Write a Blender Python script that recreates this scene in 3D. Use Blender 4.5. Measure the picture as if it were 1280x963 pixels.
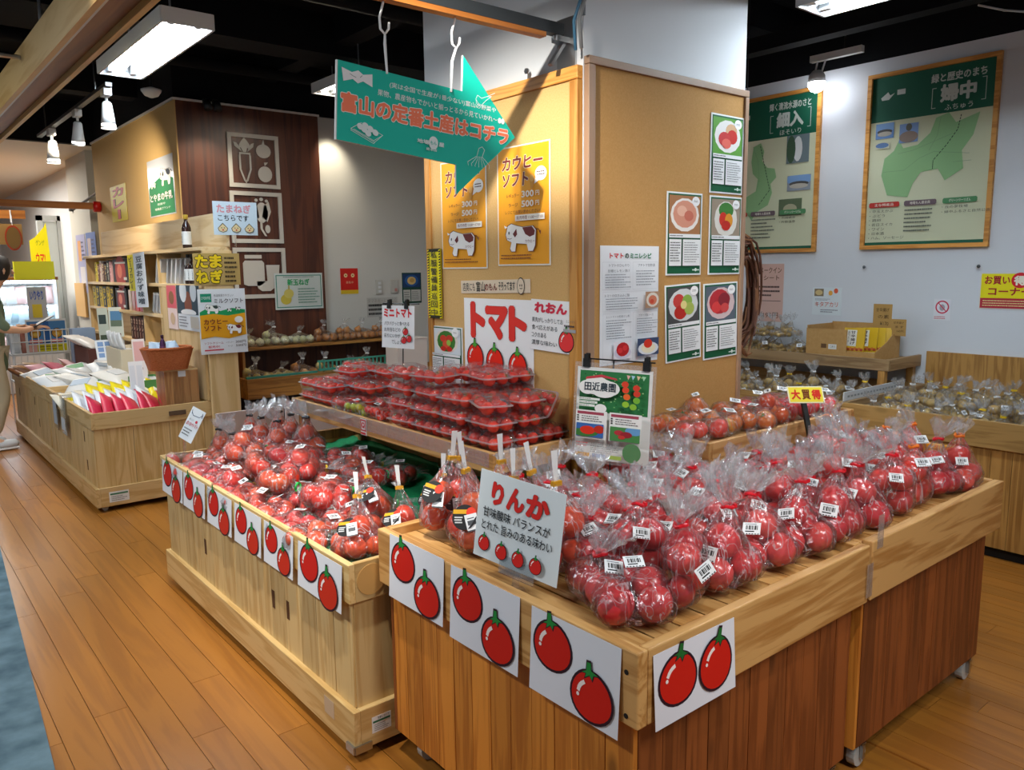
import bpy, bmesh, math, random
import numpy as np
from mathutils import Vector, Matrix
for _o in list(bpy.data.objects): bpy.data.objects.remove(_o)
SC = bpy.context.scene
COL = SC.collection
PI = math.pi
# ------------------------------------------------------------------ camera
EYE = Vector((0, 0, 1.55)); FPX = 987.8
_yaw, _pitch, _roll = 0.6884, 0.1470, -0.01066
_f = Vector((math.sin(_yaw)*math.cos(_pitch), math.cos(_yaw)*math.cos(_pitch), -math.sin(_pitch)))
_r0 = Vector((math.cos(_yaw), -math.sin(_yaw), 0)); _u0 = _r0.cross(_f)
_r = _r0*math.cos(_roll) + _u0*math.sin(_roll); _u = _u0*math.cos(_roll) - _r0*math.sin(_roll)
cam = bpy.data.cameras.new('camera'); cam.sensor_width = 36; cam.lens = 36*FPX/1280; cam.clip_start = .05; cam.clip_end = 200
co = bpy.data.objects.new('camera', cam); COL.objects.link(co)
M = Matrix((_r, _u, -_f)).transposed().to_4x4(); M.translation = EYE; co.matrix_world = M
SC.camera = co
# ------------------------------------------------------------------ world, exposure, lights
SC.view_settings.view_transform = 'Standard'; SC.view_settings.look = 'None'
SC.view_settings.gamma = 1; SC.view_settings.use_curve_mapping = False
SC.view_settings.exposure = 0.0
SC.cycles.max_bounces = 8; SC.cycles.diffuse_bounces = 3; SC.cycles.glossy_bounces = 3
SC.cycles.transmission_bounces = 4; SC.cycles.transparent_max_bounces = 24
SC.cycles.sample_clamp_indirect = 4; SC.cycles.caustics_reflective = False; SC.cycles.caustics_refractive = False
W = bpy.data.worlds.new('shop_ambient'); SC.world = W; W.use_nodes = True
W.node_tree.nodes['Background'].inputs[0].default_value = (.80, .88, 1, 1)
W.node_tree.nodes['Background'].inputs[1].default_value = 0.26

def lamp(name, kind, loc, target, power, color, size=.1, size_y=None, angle=60, blend=.6):
    l = bpy.data.lights.new(name, kind); l.energy = power; l.color = color
    if kind == 'AREA':
        l.size = size
        if size_y: l.shape = 'RECTANGLE'; l.size_y = size_y
    else: l.shadow_soft_size = size
    if kind == 'SPOT': l.spot_size = math.radians(angle); l.spot_blend = blend
    o = bpy.data.objects.new(name, l); COL.objects.link(o); o.location = loc
    d = Vector(target) - Vector(loc); o.rotation_euler = d.to_track_quat('-Z', 'Y').to_euler()
    return o
COOL = (.90, .96, 1.0); WARM = (1, .86, .64); NEUT = (1, .95, .87)
# area lamps added out of view, as row-mates of the two-tube ceiling fittings
for _x, _y, _p in ((-0.9, 2.4, 55), (-0.9, 5.6, 50), (1.2, -.8, 62), (3.6, -1.4, 10)): lamp('added_area_light', 'AREA', (_x, _y, 2.9), (_x, _y, 0), _p, COOL, .25, 1.25)
lamp('added_area_light', 'AREA', (0.9, 12.6, 2.85), (.9, 12.6, 0), 150, NEUT, 1.2, 3)  # corridor lamp added to brighten the far end, no fitting modelled
# track spots
lamp('track_spot', 'SPOT', (0.62, 1.75, 2.95), (2.05, 2.75, 1.05), 400, NEUT, .035, angle=72, blend=.75)
lamp('track_spot', 'SPOT', (0.75, 3.2, 2.92), (1.5, 3.1, .6), 110, NEUT, .04, angle=62, blend=.7)
lamp('track_spot', 'SPOT', (0.9, 0.2, 2.92), (2.0, 1.6, .8), 90, NEUT, .04, angle=60, blend=.8)
lamp('track_spot', 'SPOT', (1.30, 6.1, 2.58), (1.45, 6.6, .7), 75, NEUT, .03, angle=70, blend=.6)
lamp('track_spot', 'SPOT', (1.32, 7.1, 2.58), (2.18, 8.1, 1.9), 105, WARM, .05, angle=105, blend=1)
lamp('track_spot', 'SPOT', (1.34, 8.5, 2.58), (1.5, 8.3, .7), 60, NEUT, .03, angle=70, blend=.6)
lamp('wall_spot', 'SPOT', (2.50, 6.55, 2.9), (2.30, 7.0, 2.0), 34, WARM, .03, angle=75, blend=.8)
lamp('wall_spot', 'SPOT', (3.56, 6.80, 2.86), (3.60, 7.05, 2.55), 20, WARM, .03, angle=70, blend=.9)
lamp('wall_spot', 'SPOT', (5.0, 2.95, 2.80), (5.5, 3.0, 1.5), 14, COOL, .04, angle=110, blend=.8)

# ------------------------------------------------------------------ pixel -> point helpers (1280 x 963 frame)
def ray(x, y): return _f*FPX + _r*(x-640) - _u*(y-481.5)
def onx(x, y, X): d = ray(x, y); return EYE + d*(X/d.x)
def ony(x, y, Y): d = ray(x, y); return EYE + d*(Y/d.y)
def onz(x, y, Z): d = ray(x, y); return EYE + d*((Z-EYE.z)/d.z)

# ------------------------------------------------------------------ materials
def lin(h):
    h = h.lstrip('#'); c = [int(h[i:i+2], 16)/255 for i in (0, 2, 4)]
    return tuple((v/12.92 if v <= .04045 else ((v+.055)/1.055)**2.4) for v in c) + (1,)
_mats = {}
def mat(name, col, rough=.6, metal=0, emit=0, spec=.5, coat=0, alpha=1, sub=0):
    key = (name, col, rough, metal, emit)
    if key in _mats: return _mats[key]
    m = bpy.data.materials.new(name); m.use_nodes = True
    b = m.node_tree.nodes['Principled BSDF']; c = lin(col)
    b.inputs['Base Color'].default_value = c; b.inputs['Roughness'].default_value = rough
    b.inputs['Metallic'].default_value = metal; b.inputs['Specular IOR Level'].default_value = spec
    b.inputs['Coat Weight'].default_value = coat; b.inputs['Alpha'].default_value = alpha
    if sub: b.inputs['Subsurface Weight'].default_value = sub; b.inputs['Subsurface Radius'].default_value = (.01, .003, .002)
    if emit: b.inputs['Emission Color'].default_value = c; b.inputs['Emission Strength'].default_value = emit
    _mats[key] = m; return m
def ink(col): return mat('print_'+col.strip('#'), col, .55, spec=.3)
def N(nt, t, **kw):
    n = nt.nodes.new(t)
    for k, v in kw.items(): setattr(n, k, v)
    return n
def ramp(nt, stops):
    r = N(nt, 'ShaderNodeValToRGB'); e = r.color_ramp.elements
    while len(e) < len(stops): e.new(.5)
    for i, (p, c) in enumerate(stops): e[i].position = p; e[i].color = c if len(c) == 4 else (*c, 1)
    return r
def wood(name, light, dark, axis=0, scale=1., rough=.5, knots=.35, vary=.16):
    """axis: the grain's direction in the object's own coordinates"""
    m = bpy.data.materials.new(name); m.use_nodes = True; nt = m.node_tree; L = nt.links.new
    b = nt.nodes['Principled BSDF']; b.inputs['Roughness'].default_value = rough
    tc = N(nt, 'ShaderNodeTexCoord'); oi = N(nt, 'ShaderNodeObjectInfo')
    sh = N(nt, 'ShaderNodeVectorMath', operation='MULTIPLY'); L(oi.outputs['Random'], sh.inputs[0]); sh.inputs[1].default_value = (7.3, 5.1, 9.7)
    ad = N(nt, 'ShaderNodeVectorMath', operation='ADD'); L(tc.outputs['Object'], ad.inputs[0]); L(sh.outputs[0], ad.inputs[1])
    mp = N(nt, 'ShaderNodeMapping'); s = [16*scale]*3; s[axis] = 1.1*scale; mp.inputs['Scale'].default_value = s
    L(ad.outputs[0], mp.inputs[0])
    n1 = N(nt, 'ShaderNodeTexNoise'); n1.inputs['Scale'].default_value = 1.; n1.inputs['Detail'].default_value = 5; n1.inputs['Distortion'].default_value = .7
    L(mp.outputs[0], n1.inputs[0])
    wv = N(nt, 'ShaderNodeMath', operation='SINE'); mu = N(nt, 'ShaderNodeMath', operation='MULTIPLY'); mu.inputs[1].default_value = 26
    L(n1.outputs['Fac'], mu.inputs[0]); L(mu.outputs[0], wv.inputs[0])
    mr = N(nt, 'ShaderNodeMapRange'); mr.inputs['From Min'].default_value = -1; L(wv.outputs[0], mr.inputs[0])
    mp2 = N(nt, 'ShaderNodeMapping'); s2 = [120*scale]*3; s2[axis] = 4*scale; mp2.inputs['Scale'].default_value = s2; L(ad.outputs[0], mp2.inputs[0])
    n2 = N(nt, 'ShaderNodeTexNoise'); n2.inputs['Detail'].default_value = 2; n2.inputs['Scale'].default_value = 1; L(mp2.outputs[0], n2.inputs[0])
    mx = N(nt, 'ShaderNodeMix'); mx.inputs[0].default_value = .45; L(mr.outputs[0], mx.inputs[2]); L(n2.outputs['Fac'], mx.inputs[3])
    r = ramp(nt, [(.18, lin(dark)), (.62, lin(light))]); L(mx.outputs[0], r.inputs[0])
    # knots
    mp3 = N(nt, 'ShaderNodeMapping'); s3 = [6*scale]*3; s3[axis] = 2.6*scale; mp3.inputs['Scale'].default_value = s3; L(ad.outputs[0], mp3.inputs[0])
    vo = N(nt, 'ShaderNodeTexVoronoi'); vo.inputs['Scale'].default_value = 1; L(mp3.outputs[0], vo.inputs[0])
    kr = ramp(nt, [(.05, (knots,)*3), (.13, (0, 0, 0))]); L(vo.outputs['Distance'], kr.inputs[0])
    km = N(nt, 'ShaderNodeMix', data_type='RGBA'); L(kr.outputs[0], km.inputs[0]); L(r.outputs[0], km.inputs[6]); km.inputs[7].default_value = [v*.35 for v in lin(dark)[:3]]+[1]
    hs = N(nt, 'ShaderNodeHueSaturation'); vm = N(nt, 'ShaderNodeMapRange'); vm.inputs['To Min'].default_value = 1-vary; vm.inputs['To Max'].default_value = 1+vary
    L(oi.outputs['Random'], vm.inputs[0]); L(vm.outputs[0], hs.inputs['Value']); L(km.outputs[2], hs.inputs['Color'])
    L(hs.outputs[0], b.inputs['Base Color'])
    bp = N(nt, 'ShaderNodeBump'); bp.inputs['Strength'].default_value = .12; bp.inputs['Distance'].default_value = .002; L(mx.outputs[0], bp.inputs['Height']); L(bp.outputs[0], b.inputs['Normal'])
    return m
def noisy(name, c1, c2, scale, rough=.8, detail=4, bump=0, stretch=(1, 1, 1), spec=.3, obj=True):
    m = bpy.data.materials.new(name); m.use_nodes = True; nt = m.node_tree; L = nt.links.new
    b = nt.nodes['Principled BSDF']; b.inputs['Roughness'].default_value = rough; b.inputs['Specular IOR Level'].default_value = spec
    tc = N(nt, 'ShaderNodeTexCoord'); mp = N(nt, 'ShaderNodeMapping'); mp.inputs['Scale'].default_value = stretch; L(tc.outputs['Object'], mp.inputs[0])
    n = N(nt, 'ShaderNodeTexNoise'); n.inputs['Scale'].default_value = scale; n.inputs['Detail'].default_value = detail; L(mp.outputs[0], n.inputs[0])
    r = ramp(nt, [(.3, lin(c1)), (.7, lin(c2))]); L(n.outputs['Fac'], r.inputs[0]); L(r.outputs[0], b.inputs['Base Color'])
    if bump:
        bp = N(nt, 'ShaderNodeBump'); bp.inputs['Strength'].default_value = bump; bp.inputs['Distance'].default_value = .01; L(n.outputs['Fac'], bp.inputs['Height']); L(bp.outputs[0], b.inputs['Normal'])
    return m
def clear(name, tint='#ffffff', haze=.07, gloss=.55, wrinkle=.35, wscale=30, rough=.16, stretch=(1, 1, .35), crease=.10):
    """thin clear plastic: lets light straight through, mirrors at grazing angles and along its creases, with a little milky haze and white crease streaks painted as highlights"""
    m = bpy.data.materials.new(name); m.use_nodes = True; nt = m.node_tree; L = nt.links.new
    nt.nodes.remove(nt.nodes['Principled BSDF']); out = nt.nodes['Material Output']
    tc = N(nt, 'ShaderNodeTexCoord'); oi = N(nt, 'ShaderNodeObjectInfo'); ad = N(nt, 'ShaderNodeVectorMath', operation='ADD')
    mp = N(nt, 'ShaderNodeMapping'); mp.inputs['Scale'].default_value = stretch
    L(tc.outputs['Object'], mp.inputs[0]); L(mp.outputs[0], ad.inputs[0]); L(oi.outputs['Random'], ad.inputs[1])
    n = N(nt, 'ShaderNodeTexNoise'); n.inputs['Scale'].default_value = wscale; n.inputs['Detail'].default_value = 3; n.inputs['Distortion'].default_value = 1.2; L(ad.outputs[0], n.inputs[0])
    cr = ramp(nt, [(.5-crease, (0, 0, 0)), (.50, (1, 1, 1)), (.5+crease, (0, 0, 0))]); L(n.outputs['Fac'], cr.inputs[0])
    bp = N(nt, 'ShaderNodeBump'); bp.inputs['Strength'].default_value = min(.7, wrinkle*1.8); bp.inputs['Distance'].default_value = .02; L(n.outputs['Fac'], bp.inputs['Height'])
    lw = N(nt, 'ShaderNodeLayerWeight'); lw.inputs['Blend'].default_value = .28; L(bp.outputs[0], lw.inputs['Normal'])
    gl = N(nt, 'ShaderNodeBsdfGlossy'); gl.inputs['Roughness'].default_value = rough; gl.inputs['Color'].default_value = (.95, .97, 1, 1); L(bp.outputs[0], gl.inputs['Normal'])
    tr = N(nt, 'ShaderNodeBsdfTransparent'); tr.inputs['Color'].default_value = lin(tint)
    df = N(nt, 'ShaderNodeBsdfDiffuse'); df.inputs['Color'].default_value = (.9, .92, .95, 1)
    tl = N(nt, 'ShaderNodeBsdfTranslucent'); tl.inputs['Color'].default_value = (.9, .92, .95, 1)
    hz = N(nt, 'ShaderNodeMixShader'); hz.inputs[0].default_value = .5; L(df.outputs[0], hz.inputs[1]); L(tl.outputs[0], hz.inputs[2])
    mk = N(nt, 'ShaderNodeMath', operation='MULTIPLY_ADD'); mk.inputs[1].default_value = wrinkle*.28; mk.inputs[2].default_value = haze; L(cr.outputs[0], mk.inputs[0])
    m1 = N(nt, 'ShaderNodeMixShader'); L(mk.outputs[0], m1.inputs[0]); L(tr.outputs[0], m1.inputs[1]); L(hz.outputs[0], m1.inputs[2])
    gf = N(nt, 'ShaderNodeMath', operation='MULTIPLY_ADD'); gf.inputs[1].default_value = gloss; gf.inputs[2].default_value = .02; gf.use_clamp = True; L(lw.outputs['Fresnel'], gf.inputs[0])
    m2 = N(nt, 'ShaderNodeMixShader'); L(gf.outputs[0], m2.inputs[0]); L(m1.outputs[0], m2.inputs[1]); L(gl.outputs[0], m2.inputs[2])
    L(m2.outputs[0], out.inputs['Surface']); return m
def skin(name, c1, c2, c3=None, rough=.28, scale=4, coat=.3):
    """fruit skin: colour drifts between fruits and over each one"""
    m = bpy.data.materials.new(name); m.use_nodes = True; nt = m.node_tree; L = nt.links.new
    b = nt.nodes['Principled BSDF']; b.inputs['Roughness'].default_value = rough; b.inputs['Coat Weight'].default_value = coat; b.inputs['Coat Roughness'].default_value = .1
    tc = N(nt, 'ShaderNodeTexCoord'); oi = N(nt, 'ShaderNodeObjectInfo'); ad = N(nt, 'ShaderNodeVectorMath', operation='MULTIPLY_ADD')
    L(oi.outputs['Random'], ad.inputs[0]); ad.inputs[1].default_value = (9, 7, 5); L(tc.outputs['Object'], ad.inputs[2])
    n = N(nt, 'ShaderNodeTexNoise'); n.inputs['Scale'].default_value = scale; n.inputs['Detail'].default_value = 2; L(ad.outputs[0], n.inputs[0])
    mx = N(nt, 'ShaderNodeMath', operation='MULTIPLY_ADD'); mx.inputs[1].default_value = .55; L(oi.outputs['Random'], mx.inputs[0])
    m2 = N(nt, 'ShaderNodeMath', operation='MULTIPLY'); m2.inputs[1].default_value = .5; L(n.outputs['Fac'], m2.inputs[0]); L(m2.outputs[0], mx.inputs[2])
    st = [(.2, lin(c1)), (.75, lin(c2))]
    if c3: st.append((.9, lin(c3)))
    r = ramp(nt, st); L(mx.outputs[0], r.inputs[0]); L(r.outputs[0], b.inputs['Base Color'])
    return m

PINE = wood('pale_pine', '#d9b87c', '#c59d5e', 1); PINEX = wood('pale_pine_x', '#d9b87c', '#c59d5e', 0); PINEZ = wood('pale_pine_upright', '#d9ba80', '#c8a164', 2)
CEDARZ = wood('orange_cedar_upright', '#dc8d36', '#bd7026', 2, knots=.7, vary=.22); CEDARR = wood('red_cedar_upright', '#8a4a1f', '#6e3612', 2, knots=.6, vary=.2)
RAILX = wood('tray_rail_x', '#d3a262', '#b07a3c', 0, .9, knots=.7); RAILY = wood('tray_rail_y', '#d3a262', '#b07a3c', 1, .9, knots=.5)
SHELFX = wood('shelf_board_x', '#cda068', '#ac7a42', 0); SHELFY = wood('shelf_board_y', '#cf9f62', '#a8743a', 1); LEGZ = wood('shelf_leg_wood', '#b98346', '#925f2c', 2)
PLY = wood('light_plywood_y', '#e2c79a', '#d0ae7a', 1, .5, knots=.15); PLYZ = wood('light_plywood_z', '#dcbd8a', '#c9a56c', 2, .5, knots=.15); PLYX = wood('light_plywood_x', '#dcbd8a', '#c9a56c', 0, .5, knots=.15)
OLDX = wood('weathered_shelf_x', '#a98a62', '#8a6a45', 0); OLDY = wood('weathered_shelf_y', '#a98a62', '#8a6a45', 1); OLDZ = wood('right_stand_wood_upright', '#b98a48', '#94672f', 2, vary=.12); OLDYY = wood('right_stand_rail', '#b08a50', '#94703c', 1)
FRAMEW = wood('orange_board_frame', '#d79a4a', '#bb7a2e', 2); FRAMEY = wood('orange_board_frame_y', '#d79a4a', '#bb7a2e', 1)
DARKW = wood('walnut_panel', '#5a2f1c', '#3f1d10', 2, .55, rough=.4, knots=0, vary=.02)
BEAMW = wood('beam_pale', '#d8b070', '#c79b58', 1, .5, knots=0); BEAMD = wood('beam_brown', '#b5722f', '#9a5a22', 0, .5, knots=0); BEAMDY = wood('beam_brown_y', '#8a5526', '#70401a', 1, .5, knots=0)
WHITE = mat('white_paint', '#dfe3e6', .7); WHITEP = mat('white_paper', '#f2f3f4', .6, spec=.3); BLACK = mat('black_plastic', '#141414', .4)
BLKPAINT = mat('black_ceiling_paint', '#0b0c10', .85, spec=.2); DARKGAP = mat('dark_gap', '#15100c', .9)
STEEL = mat('zinc_steel', '#b4b6b8', .3, 1); GREYP = mat('grey_rubber', '#b9b7b0', .5); CORK = noisy('cork_paper_board', '#cfa566', '#d8b074', 180, .85, 2)
CORKR = noisy('kraft_board', '#b4874c', '#bd9056', 160, .85, 2)
TAUPE = mat('taupe_frame', '#9c7d64', .5); CLEARTAPE = clear('clear_tape', haze=.12, gloss=.5, wrinkle=.2)
FILM = clear('crinkled_film', haze=.028, gloss=.62, wrinkle=1.8, wscale=22, rough=.15, crease=.022)  # strong wrinkle paints thin white highlight streaks along the creases
FRILL = clear('gathered_film', haze=.09, gloss=.45, wrinkle=.5, wscale=42, rough=.26)
RIMC = clear('highlit_tub_rim', haze=.42, gloss=.8, wrinkle=0, rough=.1)  # heavy white haze paints highlights onto the tub rims
LIDC = clear('clear_lid_plastic', haze=.025, gloss=.7, wrinkle=.8, wscale=40, rough=.12, crease=.03, stretch=(1, 1, 1))
TUB = clear('clear_tub_plastic', haze=.012, gloss=.45, wrinkle=.05, wscale=12, rough=.10, stretch=(1, 1, 1))
ACRYL = clear('acrylic', haze=.08, gloss=.7, wrinkle=.0, rough=.05)
GREENMAT = noisy('green_display_cloth', '#0d7a4a', '#12915a', 60, .85, bump=.1)
TAN = mat('tan_wallpaper', '#d2ac6e', .8); CARD = noisy('cardboard', '#b98f56', '#c39a62', 40, .85)

# ------------------------------------------------------------------ mesh builder and object helpers
class MB:
    def __init__(s): s.v = []; s.f = []; s.m = []
    def add(s, vs, fs, mi=0):
        o = len(s.v); s.v += [tuple(p) for p in vs]; s.f += [tuple(i+o for i in f) for f in fs]; s.m += [mi]*len(fs); return s
    def box(s, a, b, mi=0):
        x0, y0, z0 = a; x1, y1, z1 = b
        return s.add([(x0,y0,z0),(x1,y0,z0),(x1,y1,z0),(x0,y1,z0),(x0,y0,z1),(x1,y0,z1),(x1,y1,z1),(x0,y1,z1)],
              [(3,2,1,0),(4,5,6,7),(0,1,5,4),(1,2,6,5),(2,3,7,6),(3,0,4,7)], mi)
    def boxm(s, size, mtx, mi=0):
        x, y, z = (v/2 for v in size); b = MB().box((-x,-y,-z), (x,y,z)); return s.add([mtx @ Vector(p) for p in b.v], b.f, mi)
    def tube(s, pts, r, n=8, mi=0, cap=True):
        pts = [Vector(p) for p in pts]; rs = r if isinstance(r, (list, tuple)) else [r]*len(pts); vs = []; fs = []; ref = None
        for i, p in enumerate(pts):
            t = (pts[min(i+1, len(pts)-1)] - pts[max(i-1, 0)]).normalized()
            if ref is None or abs(ref.dot(t)) > .97: ref = Vector((0, 0, 1)) if abs(t.z) < .9 else Vector((1, 0, 0))
            a = (ref - t*ref.dot(t)).normalized(); ref = a; b = t.cross(a)
            vs += [p + (a*math.cos(2*PI*k/n) + b*math.sin(2*PI*k/n))*rs[i] for k in range(n)]
        for i in range(len(pts)-1):
            for k in range(n): fs.append((i*n+k, i*n+(k+1) % n, (i+1)*n+(k+1) % n, (i+1)*n+k))
        if cap: fs += [tuple(range(n))[::-1], tuple(range((len(pts)-1)*n, len(pts)*n))]
        return s.add(vs, fs, mi)
    def lathe(s, prof, c=(0, 0, 0), n=16, mi=0, mtx=None, cap=True):
        vs = []; fs = []; c = Vector(c)
        for (r, z) in prof:
            for k in range(n):
                p = Vector((r*math.cos(2*PI*k/n), r*math.sin(2*PI*k/n), z)); vs.append((mtx @ p if mtx else p) + c)
        for i in range(len(prof)-1):
            for k in range(n): fs.append((i*n+k, i*n+(k+1) % n, (i+1)*n+(k+1) % n, (i+1)*n+k))
        if cap: fs += [tuple(range(n))[::-1], tuple(range((len(prof)-1)*n, len(prof)*n))]
        return s.add(vs, fs, mi)
    def prism(s, pts, z0, z1, mi=0):
        n = len(pts); return s.add([(x, y, z0) for x, y in pts] + [(x, y, z1) for x, y in pts],
            [tuple(range(n))[::-1], tuple(range(n, 2*n))] + [(k, (k+1) % n, (k+1) % n+n, k+n) for k in range(n)], mi)
    def build(s, name, mats, parent=None, loc=None, smooth=False, bevel=0, rot=None):
        me = bpy.data.meshes.new(name); me.from_pydata(s.v, [], s.f)
        for m in (mats if isinstance(mats, (list, tuple)) else [mats]): me.materials.append(m)
        if any(s.m): me.polygons.foreach_set('material_index', s.m)
        if smooth: me.polygons.foreach_set('use_smooth', [True]*len(me.polygons))
        me.update(); o = put(name, me, parent, loc, rot)
        if bevel: b = o.modifiers.new('edge', 'BEVEL'); b.width = bevel; b.segments = 2; b.limit_method = 'ANGLE'
        return o
def put(name, me, parent=None, loc=None, rot=None):
    o = bpy.data.objects.new(name, me); COL.objects.link(o)
    if parent: o.parent = parent
    if loc is not None: o.location = loc
    if rot is not None: o.rotation_euler = rot
    return o
def tag(o, label, cat, group=None):
    o['label'] = label; o['category'] = cat
    if group: o['group'] = group
    return o
def thing(name, label, cat, loc=(0, 0, 0), rz=0, group=None, rot=None):
    o = bpy.data.objects.new(name, None); COL.objects.link(o); o.location = loc; o.rotation_euler = rot or (0, 0, rz); o.empty_display_size = .05
    return tag(o, label, cat, group)
def struct(o): o['kind'] = 'structure'; return o
def bx(name, a, b, m, parent=None, bevel=0):
    """a box part; its own origin sits at the box's centre so grain and colour differ from piece to piece"""
    a = Vector(a); b = Vector(b); c = (a+b)/2; h = (b-a)/2
    return MB().box(-h, h).build(name, m, parent, c, bevel=bevel)
def copy_tree(o, parent=None):
    c = o.copy(); COL.objects.link(c)
    if parent: c.parent = parent
    for ch in o.children: copy_tree(ch, c)
    return c
ORD = ['first', 'second', 'third', 'fourth', 'fifth', 'sixth', 'seventh', 'eighth', 'ninth', 'tenth', 'eleventh', 'twelfth', 'thirteenth', 'fourteenth', 'fifteenth', 'sixteenth', 'seventeenth', 'eighteenth', 'nineteenth', 'twentieth']
# ------------------------------------------------------------------ flat print on sheets
_tc = bpy.data.curves.new('lettering_source', 'FONT'); _tc.resolution_u = 2; _to = bpy.data.objects.new('lettering_source', _tc)
_tcache = {}
def glyphs(body, bold=0):
    k = (body, bold)
    if k not in _tcache:
        _tc.body = body; me = bpy.data.meshes.new_from_object(_to)
        vs = [(v.co.x, v.co.y, 0) for v in me.vertices]; fs = [tuple(p.vertices) for p in me.polygons]; bpy.data.meshes.remove(me)
        if bold >= .008:                                   # heavier strokes: the same outlines laid again a little to each side
            n = 6 if bold < .03 else 10; b0, f0 = vs, fs; vs = list(b0); fs = list(f0)
            for i in range(n):
                dx, dy = bold*math.cos(2*PI*i/n), bold*math.sin(2*PI*i/n); o = len(vs); vs += [(x+dx, y+dy, .00003*(i+1)) for x, y, _ in b0]; fs += [tuple(q+o for q in f) for f in f0]
        _tcache[k] = (vs, fs)
    return _tcache[k]
class Sheet:
    """a sheet w x h (metres), x right, y up, z towards the reader; print is laid on it in thin layers"""
    def __init__(s, w, h, paper='#f2f3f4', thick=.0015, rough=.55, shape=None):
        s.w, s.h = w, h; s.parts = {}; s.n = 0; s.z = .0005; s.thick = thick; s.paper = paper; s.rough = rough; s.shape = shape
    def _p(s, part):
        if part not in s.parts: s.parts[part] = (MB(), [])
        return s.parts[part]
    def poly(s, pts, col, part='print', step=True):
        mb, cols = s._p(part)
        if col not in cols: cols.append(col)
        s.z += .00035 if step else .00002
        n = len(pts); mb.add([(x*s.w, y*s.h, s.z) for x, y in pts], [tuple(range(n))], cols.index(col)); return s
    def rect(s, x0, y0, x1, y1, col, part='print'): return s.poly([(x0, y0), (x1, y0), (x1, y1), (x0, y1)], col, part)
    def frame(s, x0, y0, x1, y1, t, col, part='print'):
        tx, ty = t/s.w, t/s.h
        for q in ((x0, y0, x1, y0+ty), (x0, y1-ty, x1, y1), (x0, y0, x0+tx, y1), (x1-tx, y0, x1, y1)): s.rect(*q, col, part)
        return s
    def ell(s, cx, cy, rx, ry, col, part='print', rot=0, n=22):
        """radii in fractions of the width; rot in radians"""
        a = s.w/s.h; c, sn = math.cos(rot), math.sin(rot)
        return s.poly([(cx + (rx*math.cos(t)*c - ry*math.sin(t)*sn), cy + (rx*math.cos(t)*sn + ry*math.sin(t)*c)*a) for t in (2*PI*k/n for k in range(n))], col, part)
    def line(s, pts, t, col, part='print'):
        """t: stroke width in metres"""
        P = [Vector((x*s.w, y*s.h)) for x, y in pts]; s.z += .0002
        for a, b in zip(P, P[1:]):
            d = (b-a); 
            if d.length < 1e-6: continue
            d.normalize(); nrm = Vector((-d.y, d.x))*t/2; d = d*t/3
            q = [a-d+nrm*-1, b+d-nrm, b+d+nrm, a-d+nrm]; s.poly([(p.x/s.w, p.y/s.h) for p in q], col, part, step=False)
        return s
    def own(s, part):
        s.n += 1; return part + ' %d' % s.n
    def text(s, body, x0, y0, x1, y1, col, bold=0, part='lettering', slant=0, edge=None, ew=.05):
        """fits BODY in the box; edge: an outline colour laid beneath"""
        if part == 'lettering' and (y1-y0)*s.h > .018: part = s.own(part)
        if edge: s._text(body, x0, y0, x1, y1, edge, bold+ew, part, slant, ref=bold)
        return s._text(body, x0, y0, x1, y1, col, bold, part, slant)
    def _text(s, body, x0, y0, x1, y1, col, bold, part, slant, ref=None):
        vs, fs = glyphs(body, bold)
        if not vs: return s
        rv = glyphs(body, ref)[0] if ref is not None else vs
        ax = min(v[0] for v in rv); bx_ = max(v[0] for v in rv); ay = min(v[1] for v in rv); by = max(v[1] for v in rv)
        s.z += .00035; sx = (x1-x0)*s.w/max(bx_-ax, 1e-5); sy = (y1-y0)*s.h/max(by-ay, 1e-5)
        runs = [(vs, fs, part)]
        if (y1-y0)*s.h > .03 and len(body) > 1 and all(ord(q) > 0x2fff for q in body):      # large characters: one part each
            adv = max(v[0] for v in glyphs('のの')[0]) - max(v[0] for v in glyphs('の')[0])
            runs = [([(v[0]+adv*i, v[1], v[2]) for v in glyphs(q, bold)[0]], glyphs(q, bold)[1], part+'.%d' % i) for i, q in enumerate(body)]
        for vs, fs, pt in runs:
          mb, cols = s._p(pt)
          if col not in cols: cols.append(col)
          mb.add([(x0*s.w + (v[0]-ax)*sx + slant*(v[1]-ay)*sy, y0*s.h + (v[1]-ay)*sy, s.z+v[2]) for v in vs], fs, cols.index(col))
        return s
    def vtext(s, body, x0, y0, x1, y1, col, bold=0, part='lettering'):
        n = len(body); d = (y1-y0)/n
        for i, ch in enumerate(body):
            if ch == 'ー': m_ = (x0+x1)/2; q = (x1-x0)*(.09+bold); s.rect(m_-q, y1-(i+.92)*d, m_+q, y1-(i+.08)*d, col, part); continue
            s.text(ch, x0, y1-(i+.92)*d, x1, y1-(i+.08)*d, col, bold, part)
        return s
    def small(s, x0, y0, x1, y1, n, col='#555555', part='small_print', seed=0, fill=.5):
        """rows of print too small to read in the photograph"""
        R = random.Random(seed+n); d = (y1-y0)/n; s.z += .0003
        for i in range(n):
            y = y1-(i+.5)*d; x = x0; end = x0+(x1-x0)*R.uniform(.6, 1)
            while x < end:
                wd = R.uniform(.018, .07)*min(1, .16/s.w)
                s.poly([(x, y-d*fill*.4), (min(x+wd, x1), y-d*fill*.4), (min(x+wd, x1), y+d*fill*.4), (x, y+d*fill*.4)], col, part, step=False); x += wd+.012*min(1, .16/s.w)
        return s
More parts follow.
